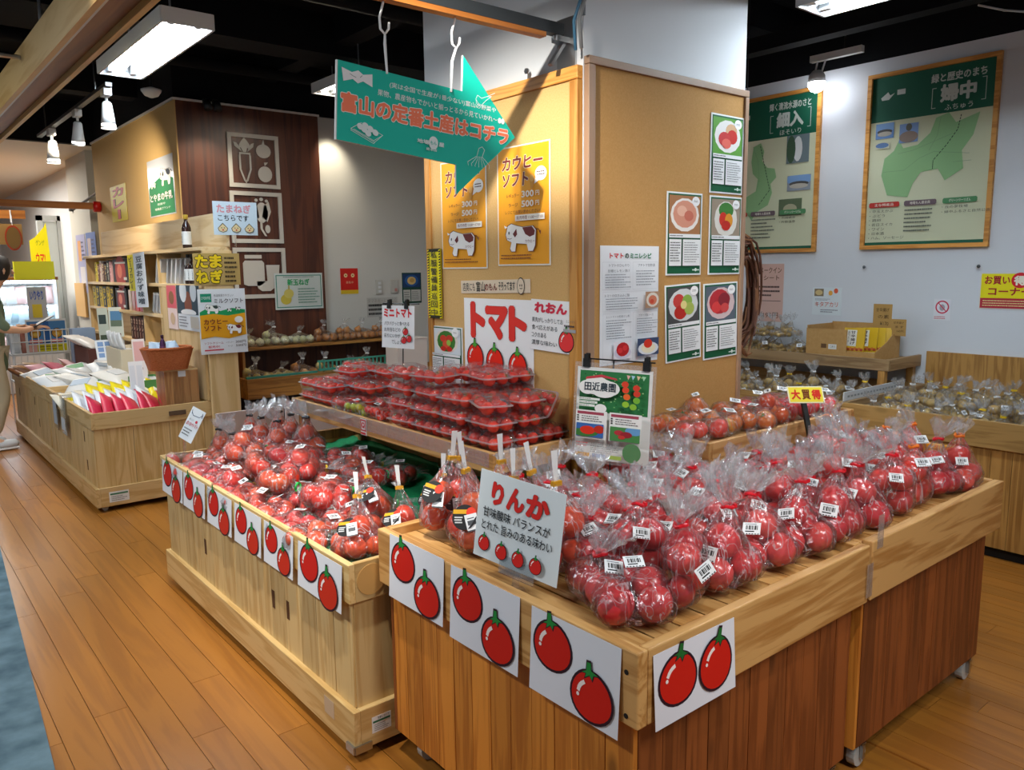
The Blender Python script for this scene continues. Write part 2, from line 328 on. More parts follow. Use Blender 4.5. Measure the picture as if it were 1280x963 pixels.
    def tomato(s, cx, cy, rx, ry, rot=0, part='tomato_drawing', red='#d01a0c', green='#1f8a3a', line='#2a1020'):
        """a drawn tomato: dark outline, red body, green stem, white glint; radii in widths"""
        part = s.own(part); a = s.w/s.h; c, sn = math.cos(rot), math.sin(rot); t = .035*rx/.2
        L = lambda x, y: (cx+(x*c-y*sn), cy+(x*sn+y*c)*a)
        ov = lambda k: [L((rx+k)*math.cos(q)*(1-.07*math.sin(q)), (ry+k)*math.sin(q)) for q in (2*PI*i/26 for i in range(26))]
        s.poly(ov(0), line, part); s.poly(ov(-t*.55), red, part)
        st = [(-.5,.72),(-.2,.86),(-.13,1.28),(.1,1.28),(.1,.9),(.5,.74),(.22,.7),(.12,.45),(-.02,.66),(-.3,.5),(-.22,.72)]
        g = lambda k: [L(px*rx*.8*k, (py-.85)*ry*.8*k+ry*.93) for px, py in st]
        s.poly(g(1.16), line, part); s.poly(g(.92), green, part)
        arc = [L(-(rx-t*2.4)*math.cos(q), (ry-t*2.4)*math.sin(q)) for q in (.25, .45, .65, .85, 1.05)] 
        s.line(arc, t*s.w*.8, '#fbe9e4', part); p = L(-(rx-t*2.3)*math.cos(-.05), (ry-t*2.3)*math.sin(-.05)); s.ell(p[0], p[1], t*.4, t*.4, '#fbe9e4', part, n=8); return s
    def cow(s, x0, y0, x1, y1, dark='#6b1f1c', part='cow_drawing', line=None):
        part = s.own(part); X = lambda q: x0+q*(x1-x0); Y = lambda q: y0+q*(y1-y0); ln = line or dark; P = lambda pts: [(X(a), Y(b)) for a, b in pts]
        body = [(.16,.12),(.20,.02),(.30,.02),(.33,.3),(.62,.26),(.66,.02),(.78,.02),(.84,.2),(.86,.72),(.78,.86),(.5,.84),(.34,.9),(.2,.97),(.10,.9),(.04,.6),(.08,.42),(.2,.34)]
        cx = sum(a for a, b in body)/len(body); cy = sum(b for a, b in body)/len(body)
        s.poly(P([(cx+(a-cx)*1.045, cy+(b-cy)*1.045) for a, b in body]), ln, part); s.poly(P(body), '#f7f5f0', part)
        s.poly(P([(.5,.83),(.76,.85),(.84,.7),(.82,.56),(.7,.5),(.58,.6)]), dark, part); s.poly(P([(.24,.62),(.34,.8),(.36,.6),(.3,.5)]), dark, part)
        s.poly(P([(.1,.86),(.0,.93),(.02,.82)]), '#f7f5f0', part); s.line(P([(.86,.75),(.94,.74),(.97,.66)]), .01*s.w, ln, part); s.poly(P([(.95,.68),(1,.7),(.99,.56)]), dark, part)
        s.ell(X(.14), Y(.66), .012, .02, '#222222', part, n=8); s.line(P([(.1,.48),(.16,.45),(.22,.48)]), .006*s.w, ln, part); return s
    def photo(s, x0, y0, x1, y1, bg, blobs, part='picture'):
        """a printed photograph reduced to its colour patches: (cx, cy, rx, ry, colour) in fractions of the picture"""
        part = s.own(part); s.rect(x0, y0, x1, y1, bg, part)
        for cx, cy, rx, ry, col in blobs:
            n = 14; s.poly([(x0+(x1-x0)*min(1, max(0, cx+rx*math.cos(2*PI*k/n))), y0+(y1-y0)*min(1, max(0, cy+ry*math.sin(2*PI*k/n)))) for k in range(n)], col, part)
        return s
    def build(s, name, label, cat, loc, u, n, roll=0, group=None, parent=None, back=True, tilt=0, up=None):
        """LOC: the sheet's lower left corner; U: its rightward direction; N: towards the reader; ROLL about N, TILT leans its top back"""
        u = Vector(u).normalized(); n = Vector(n).normalized(); v = n.cross(u).normalized()
        if tilt: q = Matrix.Rotation(-tilt, 3, u); v = q @ v; n = q @ n
        if roll: q = Matrix.Rotation(roll, 3, n); u = q @ u; v = q @ v
        Mx = Matrix((u, v, n)).transposed().to_4x4(); Mx.translation = Vector(loc)
        mb = MB(); pts = s.shape or [(0, 0), (s.w, 0), (s.w, s.h), (0, s.h)]
        mb.prism(pts, -s.thick, 0)
        o = mb.build(name, mat('paper_'+s.paper.strip('#'), s.paper, s.rough, spec=.3))
        if parent: o.parent = parent; o.matrix_local = Mx
        else: o.matrix_world = Mx
        if cat: tag(o, label, cat, group)
        for pn, (m2, cols) in s.parts.items():
            x = m2.build(pn.split()[0].split('.')[0], [ink(c) for c in cols], o)
            if pn == 'small_print': x['kind'] = 'stuff'
        return o
UL = (0, -1, 0); NL = (-1, 0, 0)      # sheets on planes facing -x
UR = (1, 0, 0); NR = (0, -1, 0)       # sheets on planes facing -y
def rect_on_x(X, x0, ym, x1, yt, yb):
    """width and lower left corner of a sheet on the plane x = X between picture columns x0 and x1 (at mid height ym), rows yt..yb at its middle column"""
    a = onx(x0, ym, X); b = onx(x1, ym, X); xm = (x0+x1)/2; t = onx(xm, yt, X).z; bt = onx(xm, yb, X).z
    return a.y-b.y, t-bt, Vector((X, a.y, bt))
def rect_on_y(Y, x0, ym, x1, yt, yb):
    a = ony(x0, ym, Y); b = ony(x1, ym, Y); xm = (x0+x1)/2; t = ony(xm, yt, Y).z; bt = ony(xm, yb, Y).z
    return b.x-a.x, t-bt, Vector((a.x, Y, bt))
# ================================================================== STRUCTURE
R = random.Random(7)
FLOORW = wood('floor_board', '#a86c2a', '#996026', 1, .6, rough=.28, knots=0, vary=.10)
fl = struct(MB().box((-6, -4, -.06), (6.5, 22, -.006)).build('floor', wood('sub_floor', '#a26826', '#935c24', 1, .6, rough=.35, knots=0, vary=0)))
def plank_rows(xa, xb, ya, yb):
    k = math.floor((xa-.606)/.113)
    while .606+k*.113 < xb:
        x0 = .606+k*.113; y = ya-R.uniform(0, 1.2)
        while y < yb:
            y1 = y+1.82; bx('plank', (x0+.0012, y+.001, -.006), (x0+.1118, y1-.001, 0), FLOORW, fl); y = y1
        k += 1
plank_rows(.2, 1.35, 1.2, 10.5); plank_rows(2.45, 4.7, -.6, 2.2)
CARP = noisy('blue_grey_carpet', '#3f5560', '#6f8791', 7, .95, 6, .25)
cx = lambda y: .333+.0618*(y-2.72)
tag(MB().prism([(-5, .2), (cx(.2), .2), (cx(11), 11), (-5, 11)], 0, .007).build('carpet', CARP), 'blue-grey mottled carpet running beside the wooden floorboards', 'carpet')
HC = 3.4
cl = struct(MB().box((-6, -4, HC), (5.9, 10, HC+.1)).build('ceiling', BLKPAINT))
for i, (a, b) in enumerate((((-6, 5.55, 3.12), (5.66, 5.85, 3.4)), ((-6, 3.4, 3.2), (5.66, 3.6, 3.4)), ((-6, 8.1, 3.15), (2.2, 8.3, 3.4)), ((3.9, -3, 3.14), (4.1, 7, 3.4)), ((5.0, -3, 3.02), (5.12, 7, 3.12)), ((2.9, 2.3, 3.2), (3.06, 7, 3.4)))): bx('beam', a, b, BLKPAINT, cl)
for y in (4.6, 6.6): MB().tube([(-3, y, 3.18), (5.5, y, 3.18)], .05, 10).build('pipe', BLKPAINT, cl, smooth=True)
struct(bx('trim_1', (-6, 9.95, 2.95), (2.3, 10.05, HC), BLKPAINT))
c2 = struct(bx('ceiling_corridor', (-6, 10.05, 2.95), (2.4, 22, 3.05), mat('corridor_ceiling', '#e8e0d0', .8)))
# pillar
struct(bx('wall_pillar', (2.175, 2.205, 0), (3.2, 3.27, HC), WHITE))
struct(bx('trim_2', (2.168, 2.198, 2.47), (2.178, 2.212, 2.56), mat('grey_corner_guard', '#6f7478', .5)))
# right wall with wainscot
WALLR = mat('right_wall_paint', '#d9dee4', .75)
struct(bx('wall_right', (5.66, -4, 0), (5.8, 7.2, 2.955), WALLR)); struct(bx('trim_3', (5.67, -4, 2.955), (5.8, 7.2, HC), BLKPAINT))
ws = struct(bx('wall_right_wainscot', (5.635, -1.5, 0), (5.659, 2.36, .955), OLDZ))
bx('top_rail', (5.612, -1.5, .86), (5.634, 2.36, .955), OLDYY, ws)
for k in range(24): bx('board', (5.62, 2.345-.16*(k+1), .1), (5.634, 2.345-.16*k-.004, .857), OLDZ, ws)
# back walls
struct(bx('wall_back', (3.46, 7.08, 0), (5.66, 7.2, 2.97), mat('back_wall_paint', '#cfd0cc', .8)))
struct(bx('wall_walnut', (2.19, 7.0, 0), (3.46, 7.2, 2.955), DARKW))
struct(bx('trim_4', (2.17, 6.985, 2.955), (3.47, 7.2, 2.972), mat('white_trim', '#d8d8d4', .6)))
struct(bx('trim_5', (2.19, 7.05, 2.972), (5.66, 7.2, HC), BLKPAINT))
struct(bx('wall_tan', (2.18, 7.0, 0), (2.19, 9.95, 2.955), TAN)); struct(bx('wall_tan_core', (2.19, 7.2, 0), (2.30, 9.95, 2.955), TAN))
struct(bx('trim_8', (2.2, 7.2, 2.972), (2.3, 9.95, HC), BLKPAINT))
struct(bx('trim_6', (2.165, 7.0, 2.955), (2.3, 9.95, 2.972), mat('white_trim', '#d8d8d4', .6)))
struct(bx('wall_corridor', (2.34, 9.95, 0), (2.44, 22, 2.95), mat('corridor_wall', '#d3d6d6', .8)))
struct(bx('trim_7', (2.2, 10.4, 0), (2.34, 11.5, 2.95), mat('corridor_pier', '#c3c0b4', .8)))
struct(bx('wall_far', (-6, 19, 0), (2.4, 19.1, 2.95), mat('corridor_wall', '#d3d6d6', .8)))

# ================================================================== CEILING FITTINGS
TUBE = mat('lit_tube', '#e6f4ff', .5, emit=150); TUBEDIM = mat('lit_tube_far', '#fff2dc', .5, emit=110)
def fixture(loc, label, ln=1.3, wd=.25, tube=TUBE, rz=0):
    t = thing('fluorescent_fixture', label, 'ceiling light', loc, rz, 'two-tube ceiling lights')
    m = MB(); h = .075; w2, l2 = wd/2, ln/2; e = .012
    m.box((-w2, -l2, h-.008), (w2, l2, h)); 
    for s in (-1, 1): m.box((s*w2-e/2, -l2, 0), (s*w2+e/2, l2, h)); m.box((-w2, s*l2-e/2, 0), (w2, s*l2+e/2, h))
    m.build('housing', WHITE, t)
    MB().add([(-.02, -l2+.02, h-.01), (.02, -l2+.02, h-.01), (.02, l2-.02, h-.01), (-.02, l2-.02, h-.01), (0, -l2+.02, .025), (0, l2-.02, .025)], [(0, 4, 5, 3), (1, 2, 5, 4), (0, 1, 4), (3, 5, 2)]).build('reflector', mat('white_reflector', '#eef6f8', .35), t)
    for s in (-1, 1):
        MB().tube([(s*wd*.26, -l2+.07, .035), (s*wd*.26, l2-.07, .035)], .014, 10).build('tube', tube, t, smooth=True)
        for q in (-1, 1): MB().box((s*wd*.26-.014, q*(l2-.04)-.028, .012), (s*wd*.26+.014, q*(l2-.04)+.028, .066)).build('tube_socket', WHITE, t)
    for s in (-1, 1): MB().tube([(0, s*l2*.6, h), (0, s*l2*.6, HC-loc[2])], .006, 6).build('hanger_rod', STEEL, t)
    return t
fixture((1.40, 4.84, 2.75), 'lit two-tube white ceiling light beside the pale beam')
fixture((3.67, 1.60, 2.75), 'lit two-tube white ceiling light above the front counter near the map posters', 1.15)
_q = onz(388, 117, 2.93); fixture((_q.x+.12, _q.y-.36, 2.93), 'lit two-tube ceiling light mostly hidden behind the green arrow sign', .7, .22, tube=TUBEDIM)
# track with three white spots
tr = thing('spotlight_track', 'black ceiling track carrying three white spotlights', 'light track', (1.3, 6.2, 2.66))
MB().box((-.018, -.83, 0), (.018, 1.5, .022)).build('rail', mat('track_black', '#1b1b1e', .4), tr)
for y in (-.5, 1.2): MB().tube([(0, y, .02), (0, y, HC-2.66)], .005, 6).build('hanger_rod', BLACK, tr)
HOT = mat('spot_lens', '#fff6e6', .4, emit=22)
def spot(loc, label, tilt=0, rz=0, mat_=WHITE, s=1, lens=HOT):
    t = thing('spotlight', label, 'spotlight', loc, rz, 'track spotlights')
    MB().box((-.022*s, -.045*s, -.045*s), (.022*s, .045*s, 0)).build('driver_box', mat_, t, bevel=.004)
    q = Matrix.Rotation(tilt, 4, 'X'); o = Vector((0, 0, -.075*s))
    MB().tube([(0, 0, -.04*s), (0, 0, -.07*s)], .008*s, 8).build('yoke', mat_, t)
    MB().lathe([(.018*s, 0), (.026*s, -.01*s), (.034*s, -.08*s), (.040*s, -.125*s)], o, 18, mtx=q).build('shade', mat_, t, smooth=True)
    MB().lathe([(.030*s, -.122*s), (.038*s, -.128*s), (.038*s, -.134*s)], o, 18, mtx=q).build('lens', lens, t, smooth=True)
    MB().lathe([(.041*s, -.138*s), (.042*s, -.145*s), (.041*s, -.150*s)], o, 18, mtx=q, cap=False).build('rim', mat_, t, smooth=True)
    return t
spot((1.3, 5.45, 2.66), 'white track spotlight nearest the tube light', 0, s=1.05)
spot((1.3, 6.27, 2.66), 'middle white track spotlight, tilted towards the tan wall', .25, s=1.05)
spot((1.3, 7.2, 2.66), 'farthest white track spotlight of the three', 0, s=1.15)
t = thing('spotlight', 'bright white spotlight on a long bracket above the left map poster', 'spotlight', (5.45, 3.16, 3.0), group='track spotlights')
MB().box((-.02, -.33, -.02), (.02, .05, .025)).build('driver_box', WHITE, t); MB().tube([(0, .0, -.02), (0, .02, -.11)], .006, 6).build('yoke', WHITE, t)
MB().tube([(0, -.06, -.02), (0, -.03, -.11)], .006, 6).build('yoke', WHITE, t); MB().tube([(0, -.2, .02), (0, -.2, .4)], .006, 6).build('hanger_rod', BLACK, t)
MB().lathe([(.03, .05), (.055, .02), (.06, -.03)], (0, 0, -.13), 18).build('shade', WHITE, t, smooth=True); MB().lathe([(.058, 0), (.058, -.03), (.04, -.06), (.012, -.075)], (0, 0, -.155), 18).build('lamp_bulb', mat('bare_bulb', '#f4f8ff', .4, emit=40), t, smooth=True)
for i, x in enumerate((2.42, 2.50)):
    t = thing('wall_spotlight', ('left', 'right')[i]+' small black clip spotlight on top of the walnut wall', 'spotlight', (x, 6.96, 2.955), group='black clip spotlights')
    MB().box((-.012, -.02, -.02), (.012, .03, .03)).build('clip', BLACK, t); MB().lathe([(.014, .05), (.03, .03), (.034, -.04)], (0, -.06, -.03), 14, mtx=Matrix.Rotation(-.4, 4, 'X')).build('shade', BLACK, t, smooth=True)
    MB().tube([(0, -.02, 0), (0, -.06, .01)], .006, 6).build('yoke', BLACK, t)
t = thing('ceiling_sensor', 'white dome sensor hanging under the dark ceiling', 'sensor', (1.9, 6.62, 2.93)); MB().lathe([(.012, .02), (.075, .0), (.073, -.012), (.05, -.045), (.012, -.06)], (0, 0, 0), 20).build('dome', WHITE, t, smooth=True); MB().tube([(0, 0, .02), (0, 0, HC-2.93)], .012, 8).build('stem', BLACK, t)
# beams and rods
t = thing('timber_beam', 'pale wooden beam with a slotted track underneath, running over the aisle', 'beam', (0, 0, 0))
bx('side_board', (.775, .3, 2.52), (.80, 9.6, 2.70), BEAMW, t); bx('far_board', (.93, .3, 2.52), (.955, 9.6, 2.70), BEAMW, t); bx('soffit_board', (.80, .3, 2.55), (.93, 9.6, 2.57), BEAMDY, t)
bx('slot_track', (.80, .3, 2.535), (.822, 9.6, 2.55), mat('white_track', '#d4d2cc', .5), t)
for y in (1.5, 4.8, 8): MB().tube([(.865, y, 2.7), (.865, y, HC)], .008, 6).build('hanger_rod', STEEL, t)
t = thing('hanging_rod', 'thin steel rod hanging from the dark ceiling behind the pale beam', 'rod', (.62, 4.9, 2.5)); MB().tube([(0, 0, .15), (-.03, 0, HC-2.5)], .018, 8).build('rod', STEEL, t, smooth=True); MB().tube([(0, 0, .15), (.16, 0, .15)], .012, 6).build('foot', STEEL, t)
t = thing('timber_crossbeam', 'brown wooden crossbeam ending at the tan wall in a round red cap', 'beam', (0, 9.75, 2.27))
bx('board', (-4, -.03, -.035), (2.10, .03, .035), BEAMD, t); MB().lathe([(.03, -.035), (.058, -.025), (.06, .0), (.058, .04), (.03, .05)], (2.13, 0, -.005), 18, mtx=Matrix.Rotation(PI/2, 4, 'Y')).build('end_cap', mat('red_lacquer', '#c01818', .3), t, smooth=True)
t = thing('timber_crossbeam', 'second brown crossbeam farther down the aisle with white hooks', 'beam', (0, 11.6, 2.27)); bx('board', (-4, -.03, -.05), (1.72, .03, .05), BEAMD, t)
for x in (.4, 1.32, 1.56): MB().tube([(x, -.04, .05), (x, -.045, -.1)], .008, 5).build('hook', WHITE, t)
# hanging bar on the pillar
t = thing('hanging_bar', 'dark metal bar with a wooden underside projecting from the white pillar', 'bar', (2.17, 2.29, 2.42))
bx('bar', (-1.6, -.018, -.012), (-.03, .018, .03), mat('dark_bar', '#33373a', .45, .3), t); bx('wood_strip', (-1.6, -.018, -.03), (-.12, .018, -.013), BEAMD, t)
MB().box((-.004, -.05, -.12), (0.004, .05, .06)).box((-.06, -.02, -.035), (0, .02, -.015)).build('bracket', STEEL, t)
MB().boxm((.012, .02, .13), Matrix.Translation((-.045, 0, -.07)) @ Matrix.Rotation(.65, 4, 'Y')).build('brace', STEEL, t)
MB().lathe([(.016, -.03), (.016, .03)], (-.05, 0, .0), 10).build('clamp', STEEL, t)
for i, (r_, cl_, nm) in enumerate(((.006, '#4f86a8', 'blue cable looping from the hanging bar up the pillar'), (.007, '#8e9294', 'grey cable looping from the hanging bar up the pillar'))):
    tag(MB().tube([(2.13, 2.20-.03*i, 2.34), (2.12, 2.2-.03*i, 2.44), (2.13, 2.17-.03*i, 2.52+.02*i), (2.20, 2.14-.05*i, 2.62), (2.30, 2.13, 2.70+.03*i), (2.37, 2.14, 2.9), (2.40, 2.15, 3.38)], r_, 8).build('cable', mat('cable_'+cl_[1:], cl_, .5), smooth=True), nm, 'cable')
for i, (a, b, s_) in enumerate((((5.2, .9, 3.03), (5.15, 2.0, 3.02), .14), ((5.35, .2, 3.03), (5.3, 1.5, 3.0), .1))):
    A, B = Vector(a), Vector(b); tag(MB().tube([A.lerp(B, k/8) - Vector((0, 0, s_*4*(k/8)*(1-k/8))) for k in range(9)], .006, 6).build('cable', mat('pale_cable', '#c8ccd2', .5)), ('thin pale cable drooping under the dark ceiling by the tube light', 'thin pale cable drooping above the right map poster')[i], 'cable')

# ================================================================== STANDS
def planks_x(t, x, y0, y1, z0, z1, w, m, th=.014, jit=.0015):
    """upright boards on a face at x that looks towards -x"""
    n = max(1, round((y1-y0)/w)); d = (y1-y0)/n
    for k in range(n): j = R.uniform(0, jit); bx('plank', (x+j, y0+k*d+.0012, z0), (x+th+j, y0+(k+1)*d-.0012, z1), m, t)
def planks_y(t, y, x0, x1, z0, z1, w, m, th=.014, jit=.0015):
    n = max(1, round((x1-x0)/w)); d = (x1-x0)/n
    for k in range(n): j = R.uniform(0, jit); bx('plank', (x0+k*d+.0012, y+j, z0), (x0+(k+1)*d-.0012, y+th+j, z1), m, t)
def caster(t, x, y, r=.03, wd=.022):
    c = MB().lathe([(r*.4, -wd/2), (r, -wd/2), (r, wd/2), (r*.4, wd/2)], (x, y, r), 16, mtx=Matrix.Rotation(PI/2, 4, 'X')).build('caster', GREYP, t, smooth=False)
    MB().box((x-.006, y-wd, r*.8), (x+.006, y-wd*.6, r*2.2)).box((x-.006, y+wd*.6, r*.8), (x+.006, y+wd, r*2.2)).box((x-.012, y-wd, r*2.1), (x+.012, y+wd, r*2.3)).build('caster_fork', STEEL, c)
def bin_stand(name, label, x0, x1, y0, y1, zr, zb, zs, floor_z, slots, wx=.13, mats=(PINE, PINEX, PINEZ), sticker=None):
    t = thing(name, label, 'display stand'); PY, PX, PZ = mats
    bx('rim_board', (x0, y0, zb), (x0+.022, y1, zr), PY, t, .002); bx('rim_board', (x0+.022, y0, zb), (x1, y0+.022, zr), PX, t, .002)
    bx('rim_board', (x1-.022, y0+.022, zb), (x1, y1, zr), PY, t); bx('rim_board', (x0+.022, y1-.022, zb), (x1-.022, y1, zr), PX, t)
    planks_x(t, x0+.014, y0+.02, y1-.02, zs, zb, wx, PZ); planks_y(t, y0+.014, x0+.02, x1-.02, zs, zb, wx*1.3, PZ)
    bx('side_panel', (x1-.03, y0+.02, zs), (x1-.014, y1-.02, zb), PZ, t); bx('back_panel', (x0+.02, y1-.03, zs), (x1-.02, y1-.014, zb), PZ, t)
    bx('plinth_board', (x0-.006, y0-.006, .035), (x0+.018, y1, zs), PY, t, .002); bx('plinth_board', (x0+.018, y0-.006, .035), (x1, y0+.018, zs), PX, t, .002)
    bx('plinth_board', (x1-.018, y0+.018, .035), (x1, y1, zs), PY, t); bx('plinth_board', (x0+.018, y1-.018, .035), (x1-.018, y1, zs), PX, t)
    bx('bin_floor', (x0+.02, y0+.02, floor_z-.02), (x1-.02, y1-.02, floor_z), PX, t)
    for (y, z) in slots: bx('hand_slot', (x0+.0135, y-.012, z-.035), (x0+.0142, y+.012, z+.035), mat('slot_shadow', '#5a3512', .9), t)
    for x in (x0+.05, x1-.05):
        for y in (y0+.05, y1-.05): caster(t, x, y, .02, .014)
    return t
ls = bin_stand('display_stand', 'pale pine bin stand of bagged tomatoes with seven tomato drawings along its rim', 1.078, 2.15, 2.11, 4.06, .652, .525, .168, .545, [(3.50, .33), (2.75, .33), (2.62, .33)])
MB().lathe([(.05, -.002), (.05, .001)], (1.155, 2.109, .59), 24, mtx=Matrix.Rotation(PI/2, 4, 'X')).build('round_knot', mat('knot_pale', '#c89a58', .6), ls)
MB().box((1.07, 2.096, .03), (1.13, 2.104, .055)).box((1.064, 2.1, .03), (1.072, 2.15, .055)).build('corner_bracket', STEEL, ls)
MB().add([(0,0,0)]*0, []).v
cloth = MB(); n_ = 24
for j in range(n_+1):
    for i in range(n_+1): cloth.v.append((1.105+1.02*i/n_, 2.14+1.89*j/n_, .549+.012*abs(math.sin(i*1.3+j*.7))+.05*(i/n_)**3))
for j in range(n_):
    for i in range(n_): a = j*(n_+1)+i; cloth.f.append((a, a+1, a+n_+2, a+n_+1)); cloth.m.append(0)
tag(cloth.build('display_cloth', GREENMAT, smooth=True), 'green cloth lining the pine tomato bin', 'cloth')
# front cart, two units
def cart(label, x0, x1, y0, y1, z0, z1, left=True, proud=0):
    t = thing('display_cart', label, 'display cart')
    if left: bx('tray_rail', (x0, y0, z0), (x0+.032, y1, z1), RAILY, t, .004)
    else: bx('tray_rail', (x0, y0+.03, z0), (x0+.02, y1-.03, z1-.012), RAILY, t)
    bx('tray_rail', (x0+(.033 if left else 0), y0-proud, z0), (x1, y0+.03, z1), RAILX, t, .004)
    bx('tray_rail', (x1-.032, y0+.031, z0), (x1, y1, z1), RAILY, t, .003); bx('tray_rail', (x0+.033, y1-.03, z0), (x1-.033, y1, z1), RAILX, t, .003)
    k = x0+.034
    while k < x1-.04: bx('tray_slat', (k, y0+.032, z1-.045), (min(k+.086, x1-.034), y1-.032, z1-.026), RAILY, t); k += .092
    bx('gap_shade', (x0+.03, y0+.035, z0-.016), (x1-.012, y1-.03, z0+.02), DARKGAP, t)  # dark block, its colour paints the shade between tray and body
    zb = .085; xa = x0+.022; ya = y0+.03
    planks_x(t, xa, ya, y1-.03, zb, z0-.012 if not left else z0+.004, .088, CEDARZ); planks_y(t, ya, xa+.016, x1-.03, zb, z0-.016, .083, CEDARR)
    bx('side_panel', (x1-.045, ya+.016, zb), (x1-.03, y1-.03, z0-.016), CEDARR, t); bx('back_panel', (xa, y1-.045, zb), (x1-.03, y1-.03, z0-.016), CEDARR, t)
    bx('base_board', (xa+.016, ya+.016, zb+.002), (x1-.046, y1-.046, zb+.02), DARKGAP, t)
    for x in (x0+.09, x1-.09):
        for y in (y0+.055, y1-.12): caster(t, x, y, .036, .026)
    return t
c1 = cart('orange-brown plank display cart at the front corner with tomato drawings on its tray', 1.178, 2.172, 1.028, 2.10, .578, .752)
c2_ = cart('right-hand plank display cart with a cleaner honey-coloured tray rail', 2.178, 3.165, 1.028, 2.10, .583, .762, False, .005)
for p, s in (((1.1775, 1.06, .70), 1), ((1.1775, 1.06, .60), 1)): MB().lathe([(.006, 0), (.006, .001)], p, 10, mtx=Matrix.Rotation(-PI/2, 4, 'Y')).build('screw', DARKGAP, c1)
for i, (x, z) in enumerate(((2.178-.03, .60), (2.20, .735))): tag(MB().box((x, 1.0215, z), (x+.035, 1.0222, z+.10)).build('tape_piece', CLEARTAPE), ('strip of clear tape hanging below the joint of the two carts', 'strip of clear tape on the honey-coloured tray rail at the joint')[i], 'tape')
# upper trays against the pillar
def tray(label, x0, x1, y0, y1, z0, z1, legs, mx, my, front):
    t = thing('display_shelf', label, 'display shelf')
    bx('tray_board', (x0, y0, z0), (x0+.022, y1, z1), my, t, .003); bx('tray_board', (x1-.022, y0, z0), (x1, y1, z1), my, t, .003)
    bx('tray_board', (x0+.0225, y0, z0), (x1-.0225, y0+.022, z1), mx, t, .003); bx('tray_board', (x0+.0225, y1-.022, z0), (x1-.0225, y1, z1), mx, t, .003)
    if front == 'x':
        k = y0+.024
        while k < y1-.03: bx('tray_slat', (x0+.022, k, z1-.035), (x1-.022, min(k+.14, y1-.023), z1-.02), mx, t); k += .145
    else:
        k = y0+.024
        while k < y1-.03: bx('tray_slat', (x0+.022, k, z1-.035), (x1-.022, min(k+.09, y1-.023), z1-.02), mx, t); k += .095
    for (x, y, zl) in legs: bx('leg', (x-.022, y-.022, zl), (x+.022, y+.022, z1-.036), LEGZ, t)
    return t
lt = tray('long raised pine shelf of cherry tomato packs along the left pillar face', 1.73, 2.165, 2.215, 3.95, .80, .88, [(1.775, 3.9, .556), (2.12, 3.9, .60), (1.775, 2.26, .556), (2.12, 2.26, .60), (2.12, 3.1, .60)], SHELFX, SHELFY, 'x')
bx('stretcher', (1.797, 3.885, .64), (2.098, 3.915, .69), LEGZ, lt)
rt = tray('raised pine shelf of orange tomatoes below the recipe sheets', 2.44, 3.54, 1.79, 2.195, .79, .882, [(2.49, 1.84, .73), (3.48, 1.84, .0), (2.49, 2.15, .73), (3.48, 2.15, .0)], SHELFX, SHELFY, 'y')
bx('stretcher', (2.515, 1.83, .75), (3.455, 1.85, .79), LEGZ, rt)
for k in range(7): bx('film_strip', (1.7285, 2.24+k*.243, .824), (1.7295, 2.24+k*.243+.24, .8795), CLEARTAPE, lt)
# pink-grey panel behind the pine stand
tag(bx('folding_panel', (1.60, 4.74, 0), (2.02, 4.76, .70), mat('pinkish_board', '#b9a5a0', .7)), 'brownish pink board standing behind the pine tomato bin', 'panel')
tag(bx('folding_panel', (1.845+.18, 4.72, 0), (2.6, 4.739, .715), mat('pinkish_board_light', '#d8cacb', .7)), 'paler pink board standing behind the raised shelf leg', 'panel')
# ================================================================== PRODUCE
RED = skin('tomato_red', '#d8261c', '#e85244'); PINKRED = skin('tomato_pinkish_red', '#cb212b', '#dd4a46'); ORANGE = skin('tomato_ripening_orange', '#c93a1c', '#d8762c', '#c9a83a')
REDORANGE = skin('tomato_orange_red', '#cf2c1c', '#dd5a30'); CHERRY = skin('cherry_tomato_red', '#ea2212', '#f8442a', rough=.2); YELLOWT = skin('cherry_tomato_yellow', '#e0c01a', '#b8c42c')
POTATO = skin('potato_skin', '#b08a4a', '#c8a866', rough=.6, coat=0); ONIONB = skin('onion_brown', '#b06c2c', '#c98c48', rough=.35); ONIONW = skin('onion_new_white', '#cfd49a', '#e6e8cc', rough=.3); ONIONY = skin('onion_yellow', '#c8a850', '#d9c47c', rough=.35)
CALYX = mat('calyx_green', '#3f7a2c', .6)
def ball_mesh(name, m, ob=.86, dim=.14, lobes=5, amp=.03, nu=14, nv=9, seed=0, poke=0):
    Rr = random.Random(seed); ph = Rr.uniform(0, 6); v = []; f = []
    for j in range(nv+1):
        a = PI*j/nv; z = math.cos(a); r = math.sin(a)
        for i in range(nu):
            t = 2*PI*i/nu; k = 1+amp*math.cos(lobes*t+ph)*r + Rr.uniform(-.01, .01)
            zz = z*ob - (dim*max(0, 1-r*2.2) if z > 0 else 0) + (poke*max(0, 1-r*3) if z > 0 else 0)
            v.append((r*k*math.cos(t), r*k*math.sin(t), zz))
    for j in range(nv):
        for i in range(nu): f.append((j*nu+i, (j+1)*nu+i, (j+1)*nu+(i+1) % nu, j*nu+(i+1) % nu))
    me = bpy.data.meshes.new(name); me.from_pydata(v, [], f); me.materials.append(m); me.polygons.foreach_set('use_smooth', [True]*len(f)); return me
def variants(name, m, n=3, **kw): return [ball_mesh(name, m, seed=i*7+1, lobes=4+i, **kw) for i in range(n)]
B_RED = variants('tomato', RED); B_PINK = variants('tomato', PINKRED); B_ORG = variants('tomato', ORANGE); B_RO = variants('tomato', REDORANGE)
B_CH = variants('cherry_tomato', CHERRY, 2, nu=10, nv=7, ob=.95, dim=.08, amp=.01); B_YE = variants('cherry_tomato', YELLOWT, 2, nu=10, nv=7, ob=.95, dim=.08, amp=.01)
